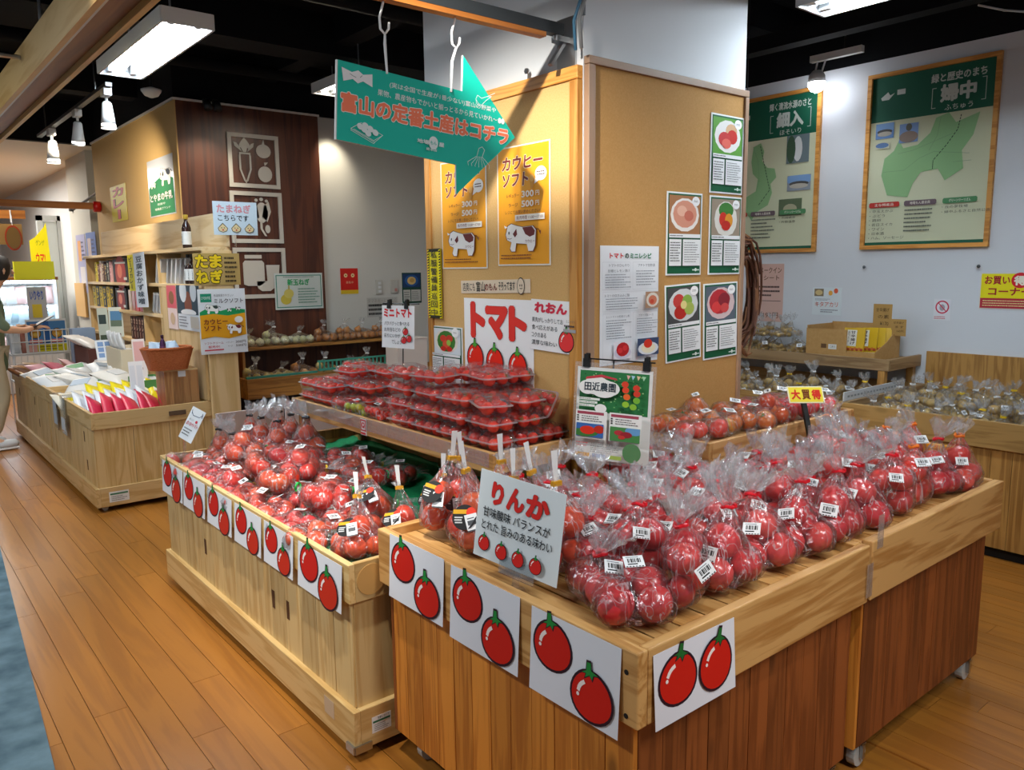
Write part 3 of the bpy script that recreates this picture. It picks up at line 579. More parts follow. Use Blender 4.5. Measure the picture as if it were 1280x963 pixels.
B_PO = variants('potato', POTATO, 3, nu=9, nv=6, ob=.78, dim=0, amp=.08); B_ON = variants('onion', ONIONB, 2, nu=12, nv=8, ob=.9, dim=0, amp=.01, poke=.3); B_OW = variants('onion', ONIONW, 2, nu=12, nv=8, ob=.9, dim=0, amp=.01, poke=.3); B_OY = variants('onion', ONIONY, 2, nu=12, nv=8, ob=.9, dim=0, amp=.01, poke=.3)
_st = MB(); _pts = []
for k in range(10): a = 2*PI*k/10; q = 1 if k % 2 == 0 else .3; _pts.append((q*math.cos(a), q*math.sin(a), .12 if k % 2 == 0 else .02))
_st.add(_pts+[(0, 0, .0)], [(k, (k+1) % 10, 10) for k in range(10)]); _st.tube([(0, 0, 0), (.1, .1, .5)], .1, 5)
_calo = _st.build('calyx', CALYX); CALME = _calo.data; bpy.data.objects.remove(_calo)
def film_meshes(T, axis='z', neck=.05, off=(0, 0), fl=.09, fr=.045, seed=0, nth=30, pad=.006):
    """bag skin drawn over the fruits T = [(x, y, z, r)] and its gathered end beyond the tie"""
    rg = np.random.default_rng(seed)
    toP = (lambda a, b, t: np.stack([a, b, t], -1)) if axis == 'z' else (lambda a, b, t: np.stack([t, a, b], -1))
    A = np.array([(x, y, z, r) if axis == 'z' else (y, z, x, r) for x, y, z, r in T]); ca, cb = A[:, 0].mean(), A[:, 1].mean()
    t0 = (A[:, 2]-A[:, 3]).min(); t1 = (A[:, 2]+A[:, 3]).max(); th = np.linspace(0, 2*PI, nth, endpoint=False)
    lv = np.linspace(t0-.003, t1-.25*(t1-t0)*(.6 if axis == 'z' else .4), 8); rows = []
    for t in lv:
        h = np.full(nth, .012)
        for a, b, tt, r in A:
            q = (r+pad)**2-(t-tt)**2
            if q > 0: h = np.maximum(h, (a-ca)*np.cos(th)+(b-cb)*np.sin(th)+math.sqrt(q))
        rad = np.array([min(h[k]/max(math.cos(th[k]-x), .3) for k in range(nth) if math.cos(th[k]-x) > .3) for x in th]); rows.append(rad)
    Rw = np.array(rows)
    for _ in range(2):
        Rw[1:-1] = np.maximum(Rw[1:-1], .5*(Rw[:-2]+Rw[2:]))
    Rw *= 1+rg.normal(0, .022, Rw.shape); ph = rg.uniform(0, 6)
    P = [toP(ca+Rw[i]*np.cos(th), cb+Rw[i]*np.sin(th), np.full(nth, lv[i])+rg.normal(0, .002, nth)) for i in range(len(lv))]
    tn = t1+neck; rn = .010; na, nb = ca+off[0], cb+off[1]
    if axis == 'x': nb = cb*.75+off[1]
    for s in (.25, .5, .75, .92, 1):
        w = s**.75; t = lv[-1]+(tn-lv[-1])*s; rr = Rw[-1]*(1-w)+rn*w; rr = rr*(1+.20*math.sin(PI*min(s, .97))*np.sin(11*th+ph+rg.normal(0, .25, nth)))
        oa, ob = ca+(na-ca)*s, cb+(nb-cb)*s; P.append(toP(oa+rr*np.cos(th), ob+rr*np.sin(th), np.full(nth, t)))
    F = []; da, db = rg.uniform(-.7, .7, 2)
    for s in (0, .15, .4, .7, 1):
        rr = (rn*.8+(fr-rn)*s**.8)*(1+.5*min(1, s*2)*np.sin(7*th+ph+1.5*s)+rg.normal(0, .12*s+.01, nth)); t = tn+fl*s+rg.normal(0, .012*s, nth)*fl/.09+.18*fl*s*np.sin(3*th+ph)
        F.append(toP(na+da*fl*s+np.abs(rr)*np.cos(th), nb+db*fl*s+np.abs(rr)*np.sin(th)*(.7 if axis == 'z' else .55), t))
    out = []
    for nm, Q, m, cap in (('film', P, FILM, True), ('gathered_top', F, FRILL, False)):
        V = np.concatenate(Q)
        V[:, 2] = np.maximum(V[:, 2], .0015); n = len(Q)
        fs = [(i*nth+k, i*nth+(k+1) % nth, (i+1)*nth+(k+1) % nth, (i+1)*nth+k) for i in range(n-1) for k in range(nth)]
        if cap: fs.append(tuple(range(nth))[::-1])
        me = bpy.data.meshes.new(nm); me.from_pydata(V.tolist(), [], fs); me.materials.append(m); out.append(me)
        me.polygons.foreach_set('use_smooth', [rg.random() < .45 for _ in fs])
    pt = toP(np.array([na]), np.array([nb]), np.array([tn]))[0]
    return out[0], out[1], Vector(pt)
_lab = MB().box((-.019, -.014, 0), (.019, .014, .0008))
for k, (x, w_) in enumerate(((-.012, .002), (-.009, .001), (-.006, .003), (-.002, .0015), (.001, .002), (.005, .001), (.007, .003), (.0115, .0015))): _lab.box((x, -.003, .0008), (x+w_, .007, .0011), 1)
for k in range(6): _lab.box((-.017+k*.006, -.0135, .0008), (-.0135+k*.006, -.0115, .0011), 1)
_lab.box((-.013, -.008, .0008), (.006, -.0055, .0011), 1); _lab.box((-.014, .0095, .0008), (.010, .011, .0011), 2)
LABM = [WHITEP, ink('#222222'), ink('#8a8f94')]; _lo = _lab.build('price_label', LABM); LABME = _lo.data; bpy.data.objects.remove(_lo)
_bl = MB().lathe([(.030, 0), (.030, .0006)], n=20).box((-.028, .008, .0006), (.02, .018, .0009), 1).lathe([(.012, .0006), (.012, .0012)], (.016, .012, 0), 12, 2).box((-.024, -.002, .0006), (-.004, .001, .0009), 3).box((-.024, -.008, .0006), (-.006, -.005, .0009), 3).box((-.022, -.014, .0006), (-.004, -.011, .0009), 3)
_bo = _bl.build('round_label', [ink('#1c1a1a'), ink('#d9a017'), ink('#e03a22'), ink('#cfcfcf')]); RLME = _bo.data; bpy.data.objects.remove(_bo)
_wl = MB().box((-.016, -.022, 0), (.016, .022, .0008)); _wl.box((-.011, -.006, .0008), (.011, .006, .0011), 1); _wl.box((-.016, -.022, .0008), (.016, -.0185, .0011), 1); _wl.box((-.01, .010, .0008), (.008, .0125, .0011), 1)
_wo = _wl.build('barcode_label', [WHITEP, ink('#55585c')]); WLME = _wo.data; bpy.data.objects.remove(_wo)
def tie_mesh(col, r=.013):
    o = MB().tube([(r*math.cos(a), r*math.sin(a), .003*math.sin(2*a)) for a in (2*PI*k/10 for k in range(11))], .0042, 6).box((r-.002, -.012, -.004), (r+.004, .012, .005)).build('tie', mat('tie_'+col[1:], col, .4)); me = o.data; bpy.data.objects.remove(o); return me
TIE = {'red': tie_mesh('#e01828'), 'orange': tie_mesh('#f07818'), 'green': tie_mesh('#1fb04a'), 'yellow': tie_mesh('#f2c81c'), 'white': tie_mesh('#e8e8e8'), 'black': tie_mesh('#222222')}
_t = MB().box((-.012, -.006, -.006), (.012, .006, .006)).build('neck_tape', mat('gold_tape', '#d89a1c', .4)); TAPEME = _t.data; bpy.data.objects.remove(_t)
_t = MB().add([(-.006, 0, 0), (.006, 0, 0), (.007, .003, .03), (-.007, .003, .03), (-.009, .006, .075), (.009, .006, .075)], [(0, 1, 2, 3), (3, 2, 5, 4)]).build('neck_tail', mat('white_film_tail', '#e6e4e2', .4)); TAILME = _t.data; bpy.data.objects.remove(_t)
def settle(c, r, k):
    """four or five fruits resting against each other"""
    return [(x, y, z, r) for x, y, z in c][:k]
def make_bag(name, balls, T, axis, tie, seed, fl=.09, fr=.045, neck=.05, style='plain', calyx=0, lab=True, off=(0, 0)):
    Rr = random.Random(seed); t = bpy.data.objects.new(name, None); COL.objects.link(t)
    for i, (x, y, z, r) in enumerate(T):
        o = put(balls[Rr.randrange(len(balls))].name.split('.')[0], balls[Rr.randrange(len(balls))], t, (x, y, z), (Rr.uniform(-1.2, 1.2), Rr.uniform(-1.2, 1.2), Rr.uniform(0, 6))); o.scale = (r,)*3
        if calyx and i % calyx == 0: c = put('calyx', CALME, o, (0, 0, .78)); c.scale = (.45,)*3
    f, g, pn = film_meshes(T, axis, neck, off, fl, fr, seed); put('film', f, t); put('gathered_top', g, t)
    tr_ = (0, 0, 0) if axis == 'z' else (0, PI/2, 0)
    if tie: put('tie', TIE[tie], t, pn, tr_)
    V = np.array([v.co[:] for v in f.vertices])
    def stick(me, d, nm, sc=1, spin=None):
        d = Vector(d).normalized(); c = Vector(V.mean(0)); c.z = float(np.mean([z for _, _, z, _ in T]))
        best = max((p for p in V[:8*30]), key=lambda p: (Vector(p)-c).dot(d)); dist = (Vector(best)-c).dot(d); nz = d
        q = nz.to_track_quat('Z', 'Y'); o = put(nm, me, t, c+d*(dist+.0015)); o.rotation_mode = 'QUATERNION'
        q2 = Matrix.Rotation(Rr.uniform(-.5, .5) if spin is None else spin, 3, 'Z').to_quaternion(); o.rotation_quaternion = q @ q2; o.scale = (sc,)*3
    if style == 'plain' and lab: stick(LABME, (Rr.uniform(-.9, -.2), Rr.uniform(-.9, -.2), Rr.uniform(.3, .9)) if axis == 'z' else (Rr.uniform(-.4, .2), Rr.uniform(-.4, .2), 1), 'price_label', Rr.uniform(.95, 1.2))
    if style == 'taped':
        stick(RLME, (-.8, -.35, .55), 'round_label', 1.05, 0); stick(WLME, (-.75, -.62, .4), 'barcode_label', .95, .15)
        put('neck_tape', TAPEME, t, pn, tr_); o = put('neck_tail', TAILME, t, pn, tr_); o.scale = (1, 1, 1)
    return t
PAT = {'stand4': [(-.040, .004, .037), (.040, -.004, .037), (-.036, -.006, .108), (.039, .006, .106)], 'tri4': [(-.040, -.024, .037), (.040, -.022, .037), (.0, .045, .037), (.0, -.004, .098)],
       'five': [(-.041, -.03, .037), (.041, -.03, .037), (-.02, .047, .037), (.002, .0, .1), (.045, .04, .045)], 'flat4': [(-.06, -.036, .037), (.02, -.040, .037), (-.058, .040, .037), (.022, .040, .036)],
       'flat3': [(-.06, -.02, .037), (.015, -.035, .037), (-.01, .04, .037)], 'row3': [(-.078, .0, .037), (.0, .012, .037), (.078, -.005, .037)], 'flat5': [(-.07, -.035, .037), (.005, -.042, .037), (-.07, .04, .037), (.006, .038, .037), (-.03, 0, .088)]}
def prot(name, balls, pat, axis, tie, seed, r=.038, **kw):
    Rr = random.Random(seed); T = [(x+Rr.uniform(-.003, .003), y+Rr.uniform(-.003, .003), z, r*Rr.uniform(.94, 1.06)) for x, y, z in PAT[pat]]
    return make_bag(name, balls, T, axis, tie, seed, **kw)
USED = set()
def place(proto, loc, rz, label, group, cat='bag of tomatoes', tilt=(0, 0), s=1):
    o = proto
    if proto.name in USED: o = copy_tree(proto)
    USED.add(proto.name); o.location = loc; o.rotation_euler = (tilt[0], tilt[1], rz); o.scale = (s,)*3
    return tag(o, label, cat, group)
LOW = [prot('tomato_bag', B_PINK, p_, 'z', 'red', 150+i, .0385, fl=f_, fr=.05, neck=.03, off=(o_, 0)) for i, (p_, f_, o_) in enumerate((('flat4', .06, .02), ('flat3', .055, -.02), ('flat4', .07, 0), ('flat3', .065, .02)))]
LOWO = [prot('tomato_bag', B_RED, p_, 'z', 'orange', 170+i, .040, fl=.04, fr=.03, neck=.025) for i, p_ in enumerate(('flat4', 'flat3'))]
TALL = [prot('tomato_bag', B_PINK, p_, 'z', 'red', 100+i, .0385, fl=f_, fr=r_, neck=.035, off=(o_, 0)) for i, (p_, f_, r_, o_) in enumerate((('stand4', .065, .050, 0), ('tri4', .085, .055, .02), ('stand4', .075, .045, -.03), ('five', .06, .05, .02), ('tri4', .055, .04, -.02), ('stand4', .09, .055, .02)))]
ORGT = [prot('tomato_bag', B_RED, p_, 'z', 'orange', 200+i, .040, fl=.045, fr=.03, neck=.03) for i, p_ in enumerate(('tri4', 'five', 'stand4'))]
TAPED = [prot('tomato_bag', B_RO, p_, 'z', None, 300+i, .038, fl=.02, fr=.012, neck=.055, style='taped', off=(.0, .01)) for i, p_ in enumerate(('five', 'tri4', 'stand4'))]
LYING = [prot('tomato_bag', b_, p_, 'x', t_, 400+i, .0375, fl=.06, fr=.035, neck=.03) for i, (p_, t_, b_) in enumerate((('flat4', 'green', B_RED), ('flat3', 'green', B_RO), ('flat5', 'yellow', B_RED), ('row3', 'yellow', B_RO), ('flat4', 'white', B_PINK), ('flat5', 'green', B_RO)))]
LYP = prot('tomato_bag', B_PINK, 'flat4', 'x', 'red', 440, .042, fl=.07, fr=.05, neck=.03)
BLK = [prot('tomato_bag', B_RO, p_, 'z', 'black', 450+i, .036, fl=.06, fr=.04, neck=.03, lab=False) for i, p_ in enumerate(('tri4', 'five'))]
R = random.Random(21)
# --- pine bin: rows run from the near end (y = 2.2) to the far end
zb_ = .5755
for row in range(12):
    y = 2.235+row*.156
    for c in range(4):
        x = 1.190+c*.156+R.uniform(-.01, .01)
        if row in (1, 2) and c >= 2: continue
        if row == 0 and c == 3: continue
        if row in (3, 4) and c == 3: continue
        if row == 0 or (row == 1 and c == 1): p = TAPED[(row+c) % 3]; kind = 'black-labelled taped bag'; rz = R.uniform(-.3, .3); tl = (R.uniform(-.5, -.2), R.uniform(.1, .4))
        elif row >= 10 and c >= 1 or (row == 9 and c >= 2): p = BLK[(row+c) % 2]; kind = 'black-tied bag'; rz = R.uniform(-3, 3); tl = (0, 0)
        else: k = R.randrange(6); p = LYING[k]; kind = ('green-tied bag', 'green-tied bag', 'yellow-tied bag', 'yellow-tied bag', 'white-tied bag', 'green-tied bag')[k]; rz = (R.choice((.5, -.4, 1.0, .2, -.8)) if c == 0 else R.choice((.5, -.4, 1.2, .2, 2.6, -1.0, 1.9)))+R.uniform(-.2, .2); tl = (0, R.uniform(-.08, .04))
        z = zb_+(.03 if c >= 2 and row >= 5 else .008*c)+(.035 if row >= 9 and c >= 2 else 0)
        place(p, (x, y+R.uniform(-.012, .012), z+(.03 if tl[0] else 0)), rz, f'{kind} of tomatoes in pine bin, {ORD[row]} row from near end, {ORD[c]} from rim', 'bagged tomatoes in the pine bin', tilt=tl, s=R.uniform(1.04, 1.14))
# --- second layer in the bin
for i, (x, y) in enumerate(((1.33, 2.72), (1.27, 3.02), (1.43, 3.13), (1.30, 3.36), (1.5, 3.45), (1.38, 3.66), (1.55, 3.78), (1.46, 3.9))):
    place(LYING[i % 6], (x, y, zb_+.085), R.uniform(-1.5, 1.5), f'bag of tomatoes lying on top of the pine bin pile, {ORD[i]} from the near end', 'bags on top of the pine bin pile', s=1.08)
for i, (x, y) in enumerate(((1.84, 3.05), (1.80, 3.28), (1.86, 3.5))): place(LYING[(i*2) % 6], (x, y, zb_+.01), R.uniform(-.5, .8), f'dark red bag of tomatoes in shade beneath the raised shelf, {ORD[i]} from the near end', 'bags beneath the raised shelf')
# --- front carts: columns run along the right-hand rail, rows back from it
zc = .737; n_t = 0
for c in range(11):
    x = 1.310+c*.174
    for row in range(6):
        y = 1.150+row*.166
        if 1.86 < x < 2.10 and y > 1.80: continue               # the farm sign's stand
        if x > 2.36 and y > 1.72: continue                      # under the raised shelf
        if y > 2.04: continue
        if c <= 1 and row >= 3 or (c == 0 and row == 2): p = TAPED[(c+row) % 3]; kind = 'black-labelled taped bag'; rz = R.uniform(-.4, .3); s = 1.03; x -= .015 if row != 2 else -.02
        elif c >= 8 and (c+row) % 3 != 0: p = (ORGT[(c+row) % 3] if row <= 1 or c >= 9 else LOWO[c % 2]); kind = 'orange-tied bag'; rz = R.uniform(-.6, .5); s = 1
        else: p = TALL[R.randrange(6)] if (row == 0 or (row == 1 and c % 2)) else LOW[R.randrange(4)]; kind = 'red-tied bag'; rz = R.uniform(-.8, .6); s = 1
        tl = (R.uniform(-.10, .10), R.uniform(-.12, .12)); dz = 0
        s *= R.uniform(1.08, 1.17)
        if c == 0 and row == 0: p = LYP; rz = .9; x = 1.36; y = 1.20; s = 1.12; kind = 'slumped red-tied bag'
        place(p, (x+R.uniform(-.012, .012), y+R.uniform(-.012, .012), zc+dz+.008), rz, f'{kind} of tomatoes on front carts, {ORD[c]} column from corner, {ORD[row]} from right rail', 'bagged tomatoes on the front carts', tilt=tl, s=s)
for i, (x, y) in enumerate(((2.80, 1.50), (2.98, 1.40), (3.0, 1.58))):
    p = LOWO[i % 2]
    place(p, (x, y, zc+.10), R.uniform(-.6, .6), f"{'orange' if x > 2.6 else 'red'}-tied bag on top of the front cart heap, number {i+1} counted from the corner".replace(f'number {i+1} counted', ORD[i]), 'bags on top of the front cart heap', tilt=(R.uniform(-.2, .2), R.uniform(-.2, .2)), s=.93)
# --- right raised shelf
SH = [prot('tomato_bag', B_ORG, p_, 'x', 'white', 500+i, .036, fl=.03, fr=.025, neck=.025, calyx=2) for i, p_ in enumerate(('flat4', 'flat3', 'flat5'))]; SHR = [prot('tomato_bag', B_RED, 'row3', 'x', 'white', 510, .038, fl=.02, fr=.015, neck=.02), prot('tomato_bag', B_PINK, 'flat4', 'x', 'white', 511, .037, fl=.03, fr=.02, neck=.02)]
for i, (p, x, y, rz, nm) in enumerate(((SHR[0], 2.53, 1.90, -.25, 'bag of three red tomatoes at the near corner of'), (SH[0], 2.55, 2.06, .3, 'bag with a yellow-orange tomato at the near end of'), (SH[1], 2.72, 1.93, .5, 'bag of orange tomatoes beside the red bag on'), (SH[2], 2.76, 2.07, -.2, 'orange-green bag near the recipe sheets at the back of'), (SH[0], 2.90, 1.90, .8, 'bag of reddish orange tomatoes along the front rail of'), (SH[1], 2.95, 2.06, .1, 'bag of pale orange tomatoes in the back row of'), (SH[2], 3.06, 1.91, -.4, 'bag of large orange tomatoes past the middle of'), (SHR[1], 3.13, 2.06, .4, 'bag of pinkish red tomatoes in the back row of'), (SHR[1], 3.23, 1.91, -.3, 'bag of pinkish tomatoes in the front row of'), (SHR[1], 3.32, 2.05, .2, 'far back bag of red tomatoes on'), (SHR[1], 3.42, 1.90, .6, 'bag of red tomatoes at the far end of'))):
    place(p, (x, y, .864), rz, nm+' the raised shelf', 'bags on the right raised shelf', s=1.08)
# --- clear packs of cherry tomatoes
def rr_ring(w, d, z, k=5, rad=.018, rib=0):
    P = []
    for cx_, cy_, a0 in ((w/2-rad, d/2-rad, 0), (-w/2+rad, d/2-rad, PI/2), (-w/2+rad, -d/2+rad, PI), (w/2-rad, -d/2+rad, 1.5*PI)):
        for i in range(k): a = a0+PI/2*i/(k-1); P.append((cx_+rad*math.cos(a), cy_+rad*math.sin(a), z))
    return P
def loft(rings, capb=False, capt=False):
    m = MB(); n = len(rings[0])
    for r_ in rings: m.v += r_
    for i in range(len(rings)-1):
        for k in range(n): m.f.append((i*n+k, i*n+(k+1) % n, (i+1)*n+(k+1) % n, (i+1)*n+k)); m.m.append(0)
    if capb: m.f.append(tuple(range(n))[::-1]); m.m.append(0)
    if capt: m.f.append(tuple(range((len(rings)-1)*n, len(rings)*n))); m.m.append(0)
    return m
def make_pack(seed, balls=B_CH, w=.112, d=.15):
    Rr = random.Random(seed); t = bpy.data.objects.new('cherry_tomato_pack', None); COL.objects.link(t)
    loft([rr_ring(w*.86, d*.88, .001), rr_ring(w*.95, d*.95, .030)], True).build('tub', TUB, t)
    loft([rr_ring(w*.95, d*.95, .0305), rr_ring(w*1.05, d*1.05, .033), rr_ring(w*1.05, d*1.05, .0355), rr_ring(w*.95, d*.95, .0375)]).build('rim', RIMC, t)
    loft([rr_ring(w*.94, d*.95, .038), rr_ring(w*.86, d*.9, .056), rr_ring(w*.74, d*.8, .058)], False, True).build('lid', LIDC, t)
    i = 0
    for x in (-.025, .025):
        for y in (-.046, 0, .046):
            r = Rr.uniform(.0205, .023); o = put('cherry_tomato', balls[i % 2], t, (x+Rr.uniform(-.002, .002), y+Rr.uniform(-.003, .003), r+.003+Rr.uniform(0, .008)), (Rr.uniform(-1.2, 1.2), Rr.uniform(-1.2, 1.2), Rr.uniform(0, 6))); o.scale = (r,)*3
            if i % 3 == seed % 3: c = put('calyx', CALME, o, (0, 0, .85)); c.scale = (.6,)*3
            i += 1
    return t
PACKS = [make_pack(i) for i in range(4)]
zt = .8605; k = 0
lay = {0: (3, 3, 4, 4), 1: (3, 4, 4, 3), 2: (1, 4, 4, 3)}
for ri, x in enumerate((1.825, 1.963, 2.092)):
    for ci, y in enumerate((2.345, 2.538, 2.731, 2.924)):
        for l in range(lay[ri][ci]):
            place(PACKS[k % 4], (x+R.uniform(-.004, .004), y+R.uniform(-.004, .004), zt+l*.0702), R.uniform(-.10, .10)+(R.uniform(-.35, .35) if l == lay[ri][ci]-1 else 0), f'clear cherry tomato pack, {ORD[l]} layer, {ORD[ci]} stack from near end, {ORD[ri]} row from shelf front', 'cherry tomato packs on the long shelf', 'tomato pack', s=1.18); k += 1
for ri, x in enumerate((1.83, 1.955, 2.08)):
    for ci, y in enumerate((3.52, 3.69, 3.86)):
        for l in range(((1, 2, 2), (2, 3, 2), (3, 3, 3))[ri][ci]):
            place(PACKS[k % 4], (x, y, zt+l*.0655), R.uniform(-.12, .12), f'clear cherry tomato pack at far end of shelf, {ORD[l]} layer, {ORD[ci]} stack, {ORD[ri]} row', 'cherry tomato packs at the far end of the shelf', 'tomato pack', s=1.1); k += 1
o = place(PACKS[0], (2.098, 2.335, zt+.135), 0, 'clear cherry tomato pack leaning upright against the pillar at the near end', 'cherry tomato packs on the long shelf', 'tomato pack', tilt=(0, -1.0))
CHB = []
for i, (b_, t_) in enumerate(((B_YE, 'white'), (B_CH, 'green'), (B_RED, 'yellow'))):
    Rr = random.Random(60+i); T = [(-.055+.036*(j % 4)+Rr.uniform(-.003, .003), -.03+.034*((j//4) % 3)+Rr.uniform(-.003, .003), .02+.03*(j//9)+Rr.uniform(0, .006), .0195) for j in range(12)]
    CHB.append(make_bag('cherry_tomato_bag', b_, T, 'x', t_, 600+i, fl=.09, fr=.05, neck=.03))
for i, (p, x, y, rz, nm) in enumerate(((0, 1.80, 3.32, 1.9, 'bag of yellow and green cherry tomatoes on the long shelf edge'), (1, 1.81, 3.16, 1.7, 'bag of red cherry tomatoes with a label beside the yellow ones'), (2, 1.94, 3.30, 1.3, 'bag of small red tomatoes behind the yellow cherry tomatoes'), (1, 1.95, 3.15, 1.5, 'bag of red cherry tomatoes behind the labelled one on the long shelf'), (2, 2.07, 3.25, 1.6, 'silver-topped bag of small tomatoes by the mini tomato sign stand'), (2, 1.80, 3.42, 1.8, 'flat bag of dark cherry tomatoes between yellow ones and far packs'))):
    place(CHB[p], (x, y, zt+.002), rz, nm, 'bags of cherry tomatoes on the long shelf', 'bag of tomatoes', s=.9)
# ================================================================== PIN BOARDS ON THE PILLAR
t = thing('pin_board', 'yellow paper-covered pin board in an orange wood frame on the left pillar face', 'pin board', (0, 0, 0)); t['label'] = 'tan pin board in an orange wood frame on the left pillar face'
bx('panel', (2.153, 2.25, .62), (2.174, 3.205, 2.25), CORK, t)
bx('frame_rail', (2.145, 2.207, 2.245), (2.174, 3.25, 2.295), FRAMEY, t, .003); bx('frame_rail', (2.145, 2.207, .58), (2.174, 3.25, .625), FRAMEY, t)
bx('frame_stile', (2.145, 2.207, .626), (2.174, 2.252, 2.244), FRAMEW, t, .003); bx('frame_stile', (2.145, 3.205, .626), (2.174, 3.25, 2.244), FRAMEW, t, .003)
for y in (2.5, 3.05): MB().tube([(2.15, y, 2.295), (2.15, y, 2.32)], .004, 6).lathe([(.008, .01), (.012, .02), (.008, .03)], (2.15, y, 2.305), 8).build('eye_hook', STEEL, t)
t = thing('pin_board', 'brown kraft pin board in a thin taupe frame on the right pillar face', 'pin board', (0, 0, 0))
bx('panel', (2.21, 2.186, .60), (3.17, 2.204, 2.30), CORKR, t)
bx('frame_rail', (2.176, 2.176, 2.298), (3.195, 2.204, 2.328), TAUPE, t, .003); bx('frame_rail', (2.176, 2.176, .58), (3.195, 2.204, .602), TAUPE, t)
bx('frame_stile', (2.176, 2.176, .603), (2.212, 2.204, 2.297), TAUPE, t, .003); bx('frame_stile', (3.168, 2.176, .603), (3.195, 2.204, 2.297), TAUPE, t, .003)
XB = 2.1515; YB = 2.1845; XW = 5.658
# ------------------------------------------------------------------ posters on the left board
def coffee(w, h):
    s = Sheet(w, h, '#f6f1e4'); s.rect(.02, .012, .98, .988, '#f2a51c', 'background')
    b = '#7a2a24'
    s.text('カウヒー', .10, .80, .86, .915, b, .035, slant=.12, edge='#f7e6c4', ew=.03); s.text('ソフト', .10, .665, .60, .775, b, .035, slant=.12, edge='#f7e6c4', ew=.03)
    s.ell(.84, .745, .105, .085, '#fbf8f0', 'speech_bubble'); s.poly([(.74, .715), (.84, .70), (.72, .665)], '#fbf8f0', 'speech_bubble'); s.small(.77, .725, .91, .77, 2, '#5a3a2c', seed=3)
    s.poly([(.64, .70), (.72, .70), (.70, .63), (.66, .63)], '#d9962c', 'cone_drawing'); s.ell(.68, .715, .045, .04, '#e9b054', 'cone_drawing')
    s.text('レギュラー', .20, .575, .44, .605, b, .01); s.text('300', .49, .565, .72, .62, '#fff6e2', .03); s.text('円', .75, .572, .82, .612, '#fff6e2', .02)
    s.text('ラージ', .24, .495, .42, .525, b, .01); s.text('500', .49, .485, .72, .54, '#fff6e2', .03); s.text('円', .75, .492, .82, .532, '#fff6e2', .02)
    s.text('レジにてお買い求めください!', .18, .435, .84, .465, b, .005)
    s.rect(.37, .375, .92, .425, '#fff8ea', 'time_strip'); s.text('販売時間 11:00〜17:00', .40, .385, .89, .415, b, .005)
    s.cow(.16, .115, .86, .36); s.text('カウヒー', .57, .19, .75, .215, b); s.small(.10, .05, .9, .10, 2, '#7a3a1c', seed=5); return s
w, h, p = rect_on_x(XB-.002, 622, 255, 688, 180, 332); coffee(w, h).build('poster', 'orange coffee soft-serve poster with a cow, right one of the pair', 'poster', p, UL, NL, group='orange soft-serve posters')
w, h, p = rect_on_x(XB-.002, 552, 270, 608.5, 199, 336); coffee(w, h).build('poster', 'orange coffee soft-serve poster partly hidden behind the green arrow sign', 'poster', p, UL, NL, group='orange soft-serve posters')
w, h, p = rect_on_x(2.142, 535.5, 355, 551.5, 311, 398); s = Sheet(w, h, '#f2e21c', .004)
s.frame(0, 0, 1, 1, w*.13, '#2a2a1a', 'striped_border')
for k in range(26):
    for x0 in (0, .87): s.poly([(x0, k/26), (x0+.13, k/26+.012), (x0+.13, k/26+.03), (x0, k/26+.018)], '#f2e21c', 'striped_border', step=False)
s.vtext('私服警備員巡回中', .26, .03, .74, .97, '#2a2a2a', .01); s.build('warning_sign', 'narrow yellow security patrol sign on the left edge of the tan pin board', 'sign', p, UL, NL)
w, h, p = rect_on_x(XB-.002, 576.5, 360, 663, 351.5, 368); s = Sheet(w, h, '#e6d3b8'); s.text('店奥にも', .03, .15, .22, .85, '#1e1a1a'); s.text('富山', .24, .12, .37, .9, '#1e1a1a', .01); s.text('のもん', .37, .2, .55, .75, '#7a201c', .02); s.text('そろってます', .57, .2, .80, .85, '#1e1a1a', .01)
s.ell(.88, .5, .05, .075, '#1e1a1a', 'face_drawing'); s.ell(.88, .5, .044, .066, '#e6d3b8', 'face_drawing'); s.ell(.87, .55, .006, .01, '#1e1a1a', 'face_drawing'); s.ell(.895, .55, .006, .01, '#1e1a1a', 'face_drawing'); s.line([(.87, .35), (.885, .3), (.9, .35)], .003, '#1e1a1a', 'face_drawing'); s.build('handwritten_strip', 'beige handwritten paper strip above the big tomato sign', 'sign', p, UL, NL, roll=.02)
w, h, p = rect_on_x(XB-.002, 581, 430, 667, 374, 482); s = Sheet(w, h, '#f7f7f7')
s.text('ト', .10, .53, .33, .96, '#e8352a', .07, edge='#5a1a20', ew=.006); s.text('マ', .33, .53, .66, .92, '#e8352a', .07, edge='#5a1a20', ew=.006); s.text('ト', .67, .53, .92, .93, '#e8352a', .07, edge='#5a1a20', ew=.006)
for x, y in ((.17, .30), (.47, .27), (.80, .25)): s.tomato(x, y, .13, .135, 0, red='#f0260c', green='#4fae3a')
s.build('tomato_sign', 'white sign with big red lettering and three drawn tomatoes behind the packs', 'sign', p, UL, NL)
w, h, p = rect_on_x(XB-.0045, 663, 405, 720, 374.5, 439); s = Sheet(w, h, '#f7f7f7'); s.text('れおん', .08, .74, .80, .95, '#d8324a', .06)
for i, tx_ in enumerate(('果肉がしっかりしてお', '食べ応えがある', 'コクのある', '濃厚な味わい')): s.text(tx_, .03, .55-.15*i, (.72, .60, .36, .60)[i], .65-.15*i, '#20242a', .006)
s.tomato(.80, .24, .165, .165, red='#ea3a3a', green='#4a9a4a'); s.rect(.74, .42, 1, .48, '#a8a8aa', 'tape'); s.text('ミニトマト', .80, .60, .98, .65, '#6a6a6a'); s.small(.76, .50, .98, .58, 1, '#444444', seed=4); s.build('handwritten_sign', 'small white handwritten sign with one drawn tomato beside the big tomato sign', 'sign', p, UL, NL, roll=-.03)
